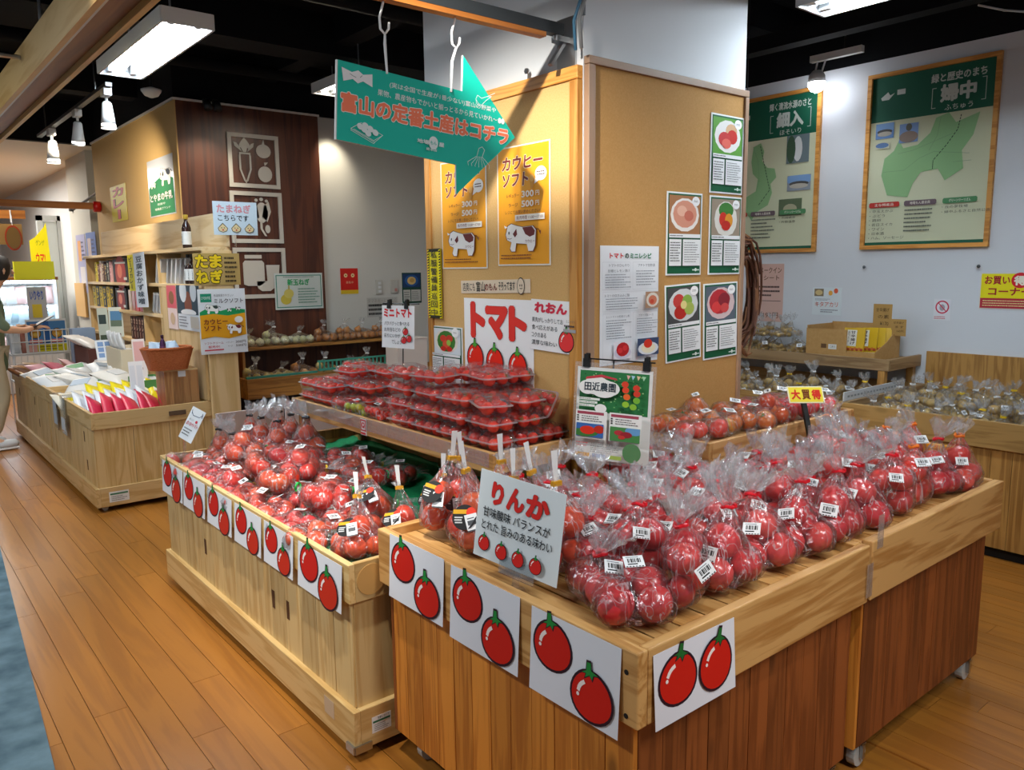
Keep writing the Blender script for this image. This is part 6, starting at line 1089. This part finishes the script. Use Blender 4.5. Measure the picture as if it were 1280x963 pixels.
carton(7.62, 1.2175, .38, .19, .10, '#1a1718', 'black beef curry carton on the middle bookshelf level', G2, '#8a2a28')
for k, c in enumerate(('#c8303a', '#d8484a', '#b86a5a', '#c8a888')): carton(7.14+.11*k, 1.2175, .085, .18, .12, c, f'{("red","light red","brownish red","beige")[k]} carton on the middle bookshelf level right of the black one', G2)
for k in range(6): carton(8.08+.14*k, 1.2175, .12, .20, .12, ('#2a2418', '#c8a818')[k % 2], f'{("black","yellow")[k%2]} curry carton on the middle bookshelf level, {ORD[k]} past the beef carton', G2, txt='カレー', tc=('#d8b818', '#1a1a14')[k % 2])
for k in range(3): carton(6.18+.09*k+.45, 1.2175, .05, .16, .12, '#a8a8aa', f'grey box leaning on the middle bookshelf level, {ORD[k]} from right', 'grey boxes on the middle bookshelf level', lean=.4)
for k in range(5): carton(7.14+.085*k, .9675, .07, .20, .12, ('#3a1f1c', '#5a2a24')[k % 2], f'dark red-brown carton on the lowest bookshelf level, {ORD[k]} from right', 'dark cartons on the lowest bookshelf level', txt='カレー', tc='#d8b8a0')
def strip_banner(q, lb, paper, txt, col, roll=0): 
    w, h, p = rect_on_x(1.80, *q); s = Sheet(w, h, paper, .002); s.vtext(txt, .22, .05, .78, .95, col, .02); s.build('shelf_banner', lb, 'banner', p, UL, NL, roll=roll, group='vertical banners on the bookshelf')
strip_banner((169, 350, 183, 317, 385), 'white vertical banner with dark lettering hanging on the bookshelf', '#d8dee6', '豆腐おかず味噌', '#2a3a4a', .04)
strip_banner((160.5, 340, 167.5, 319, 364), 'narrow yellow vertical banner left of the white one', '#d8c81c', 'ビーフカレー', '#4a4a1c', .02)
w, h, p = rect_on_x(1.806, 222, 384, 250, 357, 413); s = Sheet(w, h, '#d8dce2', .002); s.photo(0, .36, 1, 1, '#2a3c48', [(.5, .3, .16, .5, '#8a4a34'), (.3, .8, .16, .4, '#d8dce0'), (.75, .8, .14, .36, '#c8ccd0'), (.5, .06, .34, .12, '#e0e0e0')]); s.small(.06, .05, .55, .32, 4, '#6a6a72', seed=4); s.rect(.58, .06, .94, .32, '#b8b0a4', 'picture'); s.build('photo_sheet', 'photo sheet of a chocolate pour on the bookshelf front panel', 'sign', p, UL, NL)
w, h, p = rect_on_x(1.806, 209.5, 384, 221, 357, 411); s = Sheet(w, h, '#e0c8c4', .002); s.rect(0, .48, 1, 1, '#d05a64', 'pink_half'); s.ell(.5, .72, .28, .22, '#8a5a3a', 'picture'); s.ell(.5, .24, .24, .2, '#c8a888', 'picture'); s.build('photo_sheet', 'narrow pink product sheet left of the chocolate photo', 'sign', p, UL, NL)
# signs on the end post
s = Sheet(.305, .225, '#cfe0ea', .003, rough=.15); s.text('たまねぎ', .08, .66, .86, .92, '#d8909a', .03); s.text('こちらです', .10, .42, .80, .60, '#2a3038', .012)
for x in (.20, .50, .80): s.poly([(x-.115, .20), (x-.09, .11), (x, .07), (x+.09, .11), (x+.115, .20), (x+.06, .28), (x, .36), (x-.06, .28)], '#4a4030', 'onion_face'); s.poly([(x-.10, .20), (x-.08, .125), (x, .085), (x+.08, .125), (x+.10, .20), (x+.05, .265), (x, .33), (x-.05, .265)], '#e0cc9c', 'onion_face'); s.ell(x-.03, .21, .012, .012, '#3a2a1c', 'onion_face', n=8); s.ell(x+.03, .21, .012, .012, '#3a2a1c', 'onion_face', n=8); s.ell(x, .15, .02, .018, '#c83a3a', 'onion_face', n=8)
o = s.build('onion_sign', 'pale blue handwritten onion sign with three smiling onions above the bookshelf end', 'sign', (1.915, 5.49, 1.795), (1, .0, 0), (0, -1, 0), roll=.0); MB().box((.14, -.08, -.012), (.15, .1, -.004)).build('sign_post', ACRYL, o)
s = Sheet(.315, .215, '#b89a5c', .004)
for i, ch in enumerate('たまねぎ'): x = .04+.30*(i % 2); y = .54-.48*(i//2); s.text(ch, x, y, x+.27, y+.42, '#e8c81c', .05, edge='#2a2414', ew=.05)
for k in range(6): s.small(.66, .80-.145*k, .95, .90-.145*k, 1, '#3a3020', seed=k+3, fill=.8)
s.build('onion_sign', 'brown card sign with big yellow onion lettering on the bookshelf end', 'sign', (1.763, 5.494, 1.456), (1, 0, 0), (0, -1, 0))
s = Sheet(.325, .445, '#e6e9ec', .003); s.rect(.05, .80, .28, .93, '#1f8a6a', 'green_badge'); s.text('とやまの牛乳', .07, .84, .26, .89, '#e6f0ea', .01); s.text('低温殺菌のやさしい', .33, .88, .75, .92, '#5a5a5a'); s.text('ミルクソフト', .33, .78, .95, .85, '#3a3a3a', .01)
s.poly([(.02, .65), (.2, .72), (.45, .66), (.7, .70), (.98, .67), (.98, .56), (.02, .56)], '#1f9a5a', 'green_hill'); s.poly([(.02, .60), (.3, .62), (.6, .585), (.98, .62), (.98, .28), (.6, .23), (.3, .27), (.02, .24)], '#e8a41c', 'yellow_field')
s.cow(.12, .62, .46, .77, '#3a4a44'); s.cow(.58, .645, .70, .70, '#3a4a44'); s.cow(.76, .665, .88, .72, '#3a4a44'); s.text('カウヒー', .08, .46, .58, .54, '#7a2a24', .03); s.text('ソフト', .08, .36, .44, .44, '#7a2a24', .03); s.ell(.82, .52, .09, .07, '#f2efe6', 'speech_bubble'); s.cow(.55, .30, .92, .46, '#6b1f1c')
s.text('ソフトクリーム', .06, .155, .46, .19, '#a83a3a', .01); s.text('販売中!', .14, .095, .38, .135, '#c83a4a', .02); s.rect(.06, .055, .46, .075, '#c83a4a', 'red_strip'); s.text('レギュラー', .52, .16, .68, .185, '#5a4a3a'); s.text('300円', .72, .15, .94, .195, '#4a3a34', .01); s.text('ラージ', .55, .10, .65, .125, '#5a4a3a'); s.text('500円', .72, .095, .94, .135, '#4a3a34', .01)
s.build('milk_soft_poster', 'white, green and yellow milk soft-serve poster on the bookshelf end post', 'poster', (1.775, 5.488, .985), (1, 0, 0), (0, -1, 0))
# brochures, price stands and boxes on the aisle stand
def standee(px, Y, z0, name, lb, paper, draw, lean=.25, w=None, h=None, rz=0, grp=None):
    a = ony(px[0], (px[1]+px[3])/2, Y); b = ony(px[2], (px[1]+px[3])/2, Y); w = w or abs(b.x-a.x)/max(math.cos(rz), .3); h = h or (ony((px[0]+px[2])/2, px[1], Y).z-ony((px[0]+px[2])/2, px[3], Y).z); s = Sheet(w, h, paper, .003); draw(s)
    return s.build(name, lb, 'display card', (a.x, Y, ony((px[0]+px[2])/2, px[3], Y).z), (math.cos(rz), math.sin(rz), 0), (math.sin(rz), -math.cos(rz), 0), tilt=lean, group=grp)
standee((124, 385, 137, 438), 7.9, 0, 'brochure', 'tall pale green folded brochure with dark photos on the aisle stand', '#c8d4cc', lambda s: (s.rect(.1, .62, .8, .84, '#3a4a4a', 'picture'), s.rect(.1, .12, .8, .36, '#4a5a4a', 'picture')), .1); standee((136, 384, 152, 432), 7.88, 0, 'brochure', 'half-open brochure page with a blue sky photo on the aisle stand', '#d4dcd4', lambda s: (s.rect(.12, .50, .9, .90, '#5a8ab8', 'picture'), s.rect(.12, .50, .9, .66, '#6a7a6a', 'picture'), s.rect(.3, .10, .8, .32, '#7a5a5a', 'picture')), .05, rz=-.5)
standee((121, 424, 143, 450), 7.5, 0, 'price_stand', 'white leaning price stand with blue pictures on the aisle stand', '#e0e6ec', lambda s: [s.rect(.12+.42*(k % 2), .12+.28*(k//2), .45+.42*(k % 2), .34+.28*(k//2), '#7a9ac8', 'picture') for k in range(6)], .35)
standee((168, 424, 184, 485), 6.6, 0, 'price_stand', 'pink and white price stand beside the wicker basket', '#e4dcdc', lambda s: (s.rect(.1, .55, .9, .95, '#d8a8a8', 'picture'), s.small(.1, .1, .9, .45, 3, '#8a6a6a', seed=4)), .1); standee((163, 452, 181, 503), 6.3, 0, 'price_stand', 'small white price cards with red spots below the wicker basket', '#e8e8ec', lambda s: (s.rect(.06, .1, .42, .9, '#d8dce4', 'card'), s.rect(.54, .1, .94, .9, '#d8dce4', 'card'), s.ell(.24, .3, .12, .1, '#c83a4a', 'dot'), s.ell(.75, .3, .12, .1, '#c83a4a', 'dot')), .1)
for i, (x, y, z, w, d, h, c, lb) in enumerate(((1.62, 7.0, .56, .2, .5, .36, '#d8cbb0', 'cream cardboard box of white packets against the bookshelf'), (1.60, 6.4, .56, .2, .35, .17, '#4f8a4a', 'green box half hidden behind the yellow packets'), (1.58, 8.0, .56, .22, .6, .30, '#5a2f28', 'dark red-brown box tray on the far part of the aisle stand'), (1.58, 8.62, .56, .2, .15, .45, '#8aa0c0', 'blue-grey boxed set at the far end of the aisle stand'))):
    t = thing('goods_box', lb, 'box', (x, y, z)); m_ = mat('box_'+c[1:], c, .7); bx('front', (0, 0, 0), (.008, d, h), m_, t); bx('back', (w-.008, 0, 0), (w, d, h), m_, t); bx('end', (.0085, 0, 0), (w-.0085, .008, h), m_, t); bx('end', (.0085, d-.008, 0), (w-.0085, d, h), m_, t); bx('fill', (.0085, .0085, h*.5), (w-.0085, d-.0085, h*.92), mat('wrapped_white', '#e6e6e4', .4), t)
for k in range(6): packet((.10, .16, .03, 4), '#eef0f2', (1.66+.02*(k % 2), 7.06+.075*k, .90), (-.25, .1, PI/2+.1), f'small white packet standing in the cream box, {ORD[k]} from right', 'white packets in the cream box')
for k in range(3): packet((.16, .26, .06, 5), '#e4e0dc', (1.68, 8.06+.18*k, .86), (-1.2, 0, .6), f'white bag lying on the dark tray, {ORD[k]} from right', 'white bags on the dark tray', cat='bag')
# ================================================================== ONION CORNER
t = thing('onion_stand', 'low brown wooden onion bin before the walnut wall', 'display stand'); ON1 = wood('onion_bin_wood', '#b5813c', '#90602a', 0)
bx('front_board', (2.35, 6.20, .60), (4.25, 6.222, .682), ON1, t); bx('front_board', (2.35, 6.20, .52), (4.25, 6.222, .598), ON1, t); bx('side_board', (2.35, 6.2225, .52), (2.372, 6.9, .68), ON1, t); bx('bin_floor', (2.373, 6.223, .60), (4.25, 6.64, .62), ON1, t); bx('base', (2.40, 6.26, 0), (4.2, 6.9, .519), DARKGAP, t)
t = thing('onion_stand', 'smaller onion bin in the corner between bookshelf and walnut wall', 'display stand'); bx('front_board', (2.06, 6.50, .42), (2.34, 6.52, .58), ON1, t); bx('bin_floor', (2.06, 6.521, .50), (2.34, 6.97, .52), ON1, t); bx('base', (2.08, 6.54, 0), (2.32, 6.95, .499), DARKGAP, t)
t = thing('display_shelf', 'brown upper shelf of bagged onions against the walnut wall', 'display shelf'); bx('deck', (2.50, 6.66, .868), (4.25, 6.975, .89), ON1, t); bx('end_panel', (2.50, 6.67, .551), (2.522, 6.975, .867), LEGZ, t); bx('side_panel', (2.41, 6.60, .551), (2.43, 6.985, .93), LEGZ, t); bx('back_board', (2.44, 6.977, .552), (4.25, 6.988, .93), DARKW, t); bx('end_panel', (4.22, 6.67, .551), (4.242, 6.975, .867), LEGZ, t)
def onb(balls, seed, tie, n=6, r=.038): return make_bag('onion_bag', balls, [(-.08+.08*(j % 3)+.004*(j % 2), -.04+.08*((j//3) % 2), r+.06*(j//6), r*(.9+.1*(j % 3)/2)) for j in range(n)], 'z', tie, seed, fl=.05, fr=.03, neck=.03, lab=False)
OWB = [onb(B_OW, 800, 'white', 5), onb(B_OW, 801, 'white', 7)]; OBB = [onb(B_ON, 802, 'white', 7, .042), onb(B_ON, 803, 'white', 8, .042)]; OYB = [onb(B_OY, 804, 'white', 7), onb(B_OY, 805, 'white', 6)]
for k in range(3): place(OWB[k % 2], (2.62+.235*k, 6.80, .8905), R.uniform(-.3, .3), f'bag of pale new onions on the onion shelf, {ORD[k]} from the shelf end', 'new onion bags on the onion shelf', 'bag of onions')
for k in range(5): place(OBB[k % 2], (3.34+.2*k, 6.80, .8905), R.uniform(-.4, .4), f'bag of brown onions on the onion shelf, {ORD[k]} past the new onions', 'brown onion bags on the onion shelf', 'bag of onions', s=.9)
for k in range(6): place((OYB+OBB)[k % 3], (2.52+.21*k, 6.42, .622), R.uniform(-.4, .4), f'bag of yellow-brown onions in the low onion bin, {ORD[k]} from its left end', 'onion bags in the low bin', 'bag of onions')
for k in range(5): place(OYB[k % 2], (2.13+.11*(k % 2), 6.60+.13*(k//2), .521+.10*(k//4)), R.uniform(-1, 1), f'bag of yellow onions in the corner bin, {ORD[k]} from its front', 'onion bags in the corner bin', 'bag of onions', s=.85)
t = thing('net_basket', 'green plastic mesh basket edge in the low onion bin', 'basket', (3.0, 6.26, .69)); GN = mat('green_mesh', '#3f9a86', .5)
bx('rim', (0, 0, 0), (.95, .015, .02), GN, t); bx('rim', (0, 0, .075), (.95, .015, .09), GN, t)
for k in range(24): bx('bar', (.01+.04*k, .002, .02), (.022+.04*k, .012, .075), GN, t)
bx('rim', (-.63, .0, -.012), (-.01, .02, .006), GN, t)
w, h, p = rect_on_y(5.93, 497, 440, 534, 424, 470); t = thing('white_box', 'plain white box behind the mini tomato sign stand', 'box', p); bx('body', (0, 0, 0), (w, .2, h), mat('off_white_card', '#d8cec8', .7), t); bx('lid', (-.004, -.004, h), (w+.004, .204, h+.008), mat('off_white_card', '#d8cec8', .7), t); bx('pedestal', (.02, .02, -p.z), (w-.02, .18, -.001), DARKGAP, t)
t = thing('patterned_cloth', 'black cloth with a white squiggle pattern hanging at the left edge of the pin board', 'cloth', onx(526, 400, 2.3)); t.location = (2.36, 3.42, 1.0); m = MB()
for k in range(7): 
    for j in range(9): m.v.append((-.05+.018*k, .03*math.sin(k*1.1+.2*j), .36-.075*j))
for k in range(6):
    for j in range(8): a = k*9+j; m.f.append((a, a+9, a+10, a+1)); m.m.append(0)
m.build('drape', mat('black_cloth', '#191518', .8), t, smooth=True)
for k in range(9): MB().tube([(-.04+.01*(k*5 % 9), -.034, .30-.06*k), (-.03+.01*(k*5 % 9), -.036, .28-.06*k), (-.036+.01*(k*5 % 9), -.036, .26-.06*k)], .004, 5).build('squiggle', mat('cream_print', '#c8b8b0', .7), t)
MB().tube([(-.05, 0, .37), (.06, .0, .37)], .012, 8).build('collar', WHITE, t); MB().tube([(.005, 0, .36), (.005, 0, -1.0)], .012, 8).build('pole', BLACK, t)
# ================================================================== FAR END OF THE AISLE
t = thing('open_showcase', 'brightly lit white chilled showcase at the far end of the aisle', 'showcase', (0, 0, 0)); SW = mat('showcase_white', '#e4e8ea', .5)
bx('base', (.2, 11.95, 0), (2.08, 12.7, .50), SW, t); bx('back', (.2, 12.62, .50), (2.08, 12.7, 1.46), SW, t); bx('side', (2.05, 11.95, .501), (2.08, 12.61, 1.46), SW, t); bx('side', (.2, 11.95, .501), (.23, 12.61, 1.46), SW, t); bx('hood', (.2, 11.95, 1.461), (2.08, 12.7, 1.50), BEAMDY, t)
for z in (.85, 1.12): bx('shelf', (.235, 12.15, z), (2.045, 12.615, z+.02), SW, t)
bx('lamp', (.25, 12.0, 1.42), (2.04, 12.06, 1.455), mat('showcase_lamp', '#dff2ff', .5, emit=16), t); bx('lamp', (.25, 12.16, 1.095), (2.04, 12.19, 1.118), mat('showcase_lamp', '#dff2ff', .5, emit=16), t)
cs = ['#dfe8ee', '#b8ccd8', '#e8c8c8', '#c8dce4', '#f0f0ec', '#98b0c0']
for i, z in enumerate((.505, .875, 1.145)):
    for k in range(10): packet((.16, .26, .06, 5), cs[(k*2+i) % 6], (1.05+.105*k, 12.22-.12*(i == 0), z), (-.2, R.uniform(-.2, .2), R.uniform(-.3, .3)), f'chilled packet in the lit showcase, {("lowest","middle","top")[i]} level, {ORD[k]} from left', 'chilled packets in the showcase', s=.9)
for k in range(3): carton(12.0, .2, .01, .01, .01, '#888888', '', '') if False else None
bx('canopy_panel', (1.58, 11.86, 1.47), (2.03, 11.93, 1.70), mat('yellow_green_panel', '#c8cc1c', .5), t)
w, h, p = rect_on_y(12.3, 37, 305, 62, 278, 336); s = Sheet(w, h, '#e8dc10', .004, shape=[(0, 0), (w, 0), (w*.9, h), (w*.78, h*.9), (.3*w, h*.68), (0, h*.6)]); s.text('ゲンゲ', .30, .50, .74, .62, '#8a9a1c', .01); s.text('ウマ!', .25, .12, .72, .34, '#d8321c', .03); s.build('yellow_banner', 'yellow banner with red lettering above the showcase', 'banner', p, UR, NR)
t = thing('oval_sign', 'brown oval wooden sign with a red rim hanging from the far crossbeam', 'sign', (1.56, 11.50, 1.98)); MB().lathe([(.09, -.008), (.09, .008)], (0, 0, 0), 24, mtx=Matrix.Diagonal((1, 1, 1.7, 1)) @ Matrix.Rotation(PI/2, 4, 'X')).build('rim', mat('oval_rim', '#b8401c', .5), t); MB().lathe([(.075, -.012), (.075, .012)], (0, 0, 0), 24, mtx=Matrix.Diagonal((1, 1, 1.75, 1)) @ Matrix.Rotation(PI/2, 4, 'X')).build('face', mat('oval_face', '#8a6a34', .6), t); MB().tube([(0, 0, .15), (0, 0, .27)], .004, 5).build('string', WHITE, t)
t = thing('hanging_board', 'plain brown board hanging from the far crossbeam at the frame edge', 'sign', (0, 0, 0)); bx('board', (.9, 11.5, 1.90), (1.66, 11.52, 2.15), mat('kraft_sign', '#b08a4c', .7), t); MB().tube([(1.4, 11.51, 2.15), (1.4, 11.55, 2.25)], .004, 5).build('string', WHITE, t)
w, h, p = rect_on_y(11.9, 35, 384, 59, 359, 410); s = Sheet(w, h, '#a8b0b8', .004); s.text('いりやり', .15, .68, .85, .92, '#3a5ab0', .04); s.rect(.22, .25, .72, .58, '#c8b83a', 'yellow_patch'); s.rect(.2, .05, .8, .16, '#8ab0d8', 'blue_patch'); s.build('showcase_sign', 'grey hand-lettered sign standing before the lit showcase', 'sign', p, UR, NR)
w, h, p = rect_on_y(9.3, 33, 420, 84, 399, 441); s = Sheet(w, h, '#dfe4e8', .006); s.rect(.03, .28, .97, .94, '#4a80b8', 'sky_photo'); s.rect(.42, .28, .56, .94, '#2a5a98', 'sky_photo'); [(s.ell(x, .58, .14, .14, '#3a2a1c', 'bowl_photo'), s.ell(x, .58, .12, .12, '#c8923a', 'bowl_photo'), s.ell(x, .55, .06, .05, '#e0c05a', 'bowl_photo'), s.rect(x-.16, .30, x+.16, .40, '#d8786a', 'caption')) for x in (.22, .75)]; s.rect(.03, .04, .97, .25, '#c8c01c', 'yellow_strip'); s.rect(.03, .04, .24, .25, '#d8a8a0', 'caption'); s.small(.28, .07, .94, .22, 2, '#6a6a1c', seed=3)
s.build('bowl_photo_board', 'blue board with two noodle bowl photos behind the aisle stand', 'sign', p, UR, NR)
t = thing('wire_rack', 'white wire rack of packets beneath the bowl photo board', 'rack', (0, 0, 0)); x0 = p.x-.12
for k in range(12): MB().tube([(x0+.055*k, 9.28, .45), (x0+.055*k, 9.28, .98)], .005, 5).build('wire', WHITE, t)
for z in (.5, .62, .74, .86, .97): MB().tube([(x0-.02, 9.275, z), (x0+.65, 9.275, z)], .006, 5).build('wire', WHITE, t)
for z in (.45, .72): bx('shelf', (x0-.02, 9.29, z), (x0+.65, 9.6, z+.015), WHITE, t)
for x in (x0-.02, x0+.64): 
    for y in (9.29, 9.58): bx('leg', (x, y, 0), (x+.015, y+.015, .98), WHITE, t)
for k in range(6): packet((.16, .26, .06, 5), ('#c8ccd0', '#a86a5a', '#8a8a80')[k % 3], (x0+.05+.1*k, 9.45, .736), (-.3, 0, .2), f'packet standing on the white wire rack, {ORD[k]} from left', 'packets on the wire rack', s=.8)
# door and pier beyond
d1 = struct(MB().box((2.05, 12.9, 0), (2.12, 13.0, 2.35)).box((2.30, 12.9, 0), (2.36, 13.0, 2.35)).box((2.05, 12.9, 2.28), (2.36, 13.0, 2.35)).build('door_1', mat('door_grey', '#a8acac', .5)))
bx('door_leaf', (2.125, 12.94, 0), (2.295, 12.96, 2.27), mat('door_leaf_grey', '#b8c0c0', .4), d1)
for q, lb, c1_, c2_ in (((97.5, 330, 108.5, 293, 366), 'pale lilac notice sheet on the corridor pier', '#a8a8c8', '#d8a070'), ((109.5, 325, 121.5, 290, 362), 'blue notice sheet on the corridor pier beside the tan wall', '#6a80b8', '#c8b8b8')):
    w, h, p = rect_on_x(2.195, *q); s = Sheet(w, h, c1_, .002); s.rect(.15, .55, .5, .9, c2_, 'picture'); s.rect(.25, .12, .8, .45, '#d8d0d0', 'picture'); s.small(.55, .55, .92, .9, 5, '#5a5a7a', seed=3); s.build('notice_sheet', lb, 'poster', p, UL, NL)
tag(bx('tan_notice', (2.17, 10.92, 1.0), (2.197, 11.45, 1.42), mat('tan_card', '#d8a860', .7)), 'plain tan card low on the corridor pier', 'poster')
t = thing('door_closer_rod', 'dark rod with a round fitting projecting from the corridor pier', 'rod', (2.19, 11.3, 2.33)); MB().tube([(0, 0, 0), (.0, -1.35, .10)], .012, 8).lathe([(.035, -.02), (.035, .02)], (0, 0, 0), 12).build('rod', mat('dark_fitting', '#3a3634', .4), t)
# ================================================================== SHOPPER AT THE LEFT EDGE
def skinned(name, V, E, rad, m, parent, sub=2, root=0):
    me = bpy.data.meshes.new(name); me.from_pydata(V, E, []); o = put(name, me, parent); me.materials.append(m)
    sk = o.modifiers.new('skin', 'SKIN'); sk.use_smooth_shade = True
    for i, r_ in enumerate(rad): d = me.skin_vertices[0].data[i]; d.radius = (r_, r_) if not isinstance(r_, tuple) else r_; d.use_root = (i == root)
    s_ = o.modifiers.new('round', 'SUBSURF'); s_.levels = sub; s_.render_levels = sub; return o
P = thing('person', 'person in grey-green top and beige trousers looking at a dark card', 'person', (.83, 8.25, .0075), rz=.15)
SKINM = mat('skin', '#d8a888', .55, sub=.1); TOP = mat('grey_green_cotton', '#6a7a62', .85); TRS = mat('beige_trousers', '#b8a88c', .85); HAIR = mat('black_hair', '#1c1618', .6)
# faces +x; body: pelvis, spine, neck, head, legs, arms
V = [(0, 0, .90), (0, 0, 1.10), (.05, 0, 1.30), (.09, 0, 1.40), (.13, 0, 1.47), (.17, 0, 1.54), (.18, 0, 1.60), (0, .09, .86), (.01, .10, .48), (-.09, .10, .09), (0, .11, .04), (0, -.09, .86), (.06, -.10, .48), (-.05, -.10, .09), (.05, -.11, .04),
     (.02, .17, 1.33), (.04, .21, 1.08), (.24, .20, 1.03), (.31, .18, 1.05), (.02, -.17, 1.33), (.05, -.21, 1.07), (.27, -.15, 1.04), (.35, -.13, 1.06)]
E_ = [(0, 1), (1, 2), (2, 3), (3, 4), (4, 5), (5, 6), (0, 7), (7, 8), (8, 9), (9, 10), (0, 11), (11, 12), (12, 13), (13, 14), (2, 15), (15, 16), (16, 17), (17, 18), (2, 19), (19, 20), (20, 21), (21, 22)]
skinned('body', V, E_, [(.13, .10), (.12, .09), (.14, .10), .055, .05, (.075, .085), (.065, .08), .08, .055, .04, .035, .08, .055, .04, .035, .05, .04, .03, .022, .05, .04, .03, .022], SKINM, P)
skinned('top', [(0, 0, .80), (0, 0, 1.0), (.03, 0, 1.16), (.06, 0, 1.32), (.09, 0, 1.39), (.02, .17, 1.335), (.035, .205, 1.12), (.12, .21, 1.055), (.02, -.17, 1.335), (.045, -.205, 1.12), (.14, -.19, 1.05)], [(0, 1), (1, 2), (2, 3), (3, 4), (3, 5), (5, 6), (6, 7), (3, 8), (8, 9), (9, 10)], [(.17, .135), (.155, .125), (.15, .12), (.155, .115), .075, .07, .062, .06, .07, .062, .06], TOP, P)
skinned('apron', [(.03, 0, .62), (.02, 0, .84), (.01, 0, .98)], [(0, 1), (1, 2)], [(.17, .15), (.165, .14), (.14, .12)], mat('green_apron', '#56684e', .85), P)
skinned('trousers', [(0, 0, .90), (0, .09, .84), (.01, .10, .48), (-.09, .10, .13), (0, -.09, .84), (.06, -.10, .48), (-.05, -.10, .13)], [(0, 1), (1, 2), (2, 3), (0, 4), (4, 5), (5, 6)], [(.14, .11), .10, .075, .07, .10, .075, .07], TRS, P)
MB().lathe([(.02, .11), (.07, .09), (.097, .03), (.10, -.04), (.085, -.10), (.05, -.12)], (.15, 0, 1.60), 18, mtx=Matrix.Rotation(.22, 4, 'Y')).build('hair', HAIR, P, smooth=True)
MB().lathe([(.006, -.02), (.014, -.012), (.006, .02)], (.265, 0, 1.555), 8).build('nose', SKINM, P, smooth=True)
for y in (.035, -.035): MB().lathe([(.002, -.008), (.009, 0), (.002, .008)], (.252, y, 1.585), 8).build('eye', HAIR, P); MB().lathe([(.004, -.03), (.016, 0), (.006, .03)], (.17, y*2.5, 1.565), 8).build('ear', SKINM, P, smooth=True)
bx('mouth', (.243, -.02, 1.515), (.250, .02, 1.521), mat('lips', '#a8605a', .5), P)
for y, x in ((.105, -.04), (-.105, .0)):
    sh = MB(); sh.lathe([(.03, -.13), (.045, -.10), (.046, -.02), (.052, .06), (.045, .12), (.02, .145)], (x, y, .045), 14, mtx=Matrix.Diagonal((1, 1, .8, 1)) @ Matrix.Rotation(PI/2, 4, 'Y')).build('shoe', mat('pale_grey_shoe', '#c8ccd0', .6), P, smooth=True); bx('sole', (x-.12, y-.046, .0), (x+.14, y+.046, .018), mat('white_sole', '#e6e6e4', .6), P, .008)
def hand(org, sgn, P):
    ox, oy, oz = org; V = [(0, 0, 0), (.045, 0, .004), (.075, sgn*.028, .006), (.078, sgn*.009, .010), (.076, -sgn*.010, .010), (.07, -sgn*.028, .006), (.11, sgn*.030, .0), (.118, sgn*.010, .004), (.115, -sgn*.011, .004), (.10, -sgn*.030, 0), (.13, sgn*.028, -.018), (.142, sgn*.010, -.018), (.138, -sgn*.011, -.018), (.12, -sgn*.028, -.016), (.03, sgn*.040, .014), (.065, sgn*.055, .026)]
    skinned('hand', [(ox+x, oy+y, oz+z) for x, y, z in V], [(0, 1), (1, 2), (1, 3), (1, 4), (1, 5), (2, 6), (3, 7), (4, 8), (5, 9), (6, 10), (7, 11), (8, 12), (9, 13), (0, 14), (14, 15)], [.026, .030, .011, .011, .011, .010, .009, .009, .009, .008, .007, .007, .007, .006, .012, .009], SKINM, P, 1)
hand((.30, .18, 1.05), -1, P); hand((.34, -.13, 1.06), 1, P)
o = tag(MB().boxm((.20, .12, .008), Matrix.Translation((1.27, 8.22, 1.115)) @ Matrix.Rotation(-.5, 4, 'Y') @ Matrix.Rotation(.15, 4, 'Z')).build('dark_card', mat('dark_card', '#23252b', .3), bevel=.002), "dark folded card held in the shopper's hand", 'card')
# prototypes that found no place
for o in [o for o in bpy.data.objects if o.parent is None and 'label' not in o and 'kind' not in o and o.type in ('EMPTY', 'MESH')]:
    for c in o.children_recursive: bpy.data.objects.remove(c)
    bpy.data.objects.remove(o)
bpy.data.objects.remove(_to)
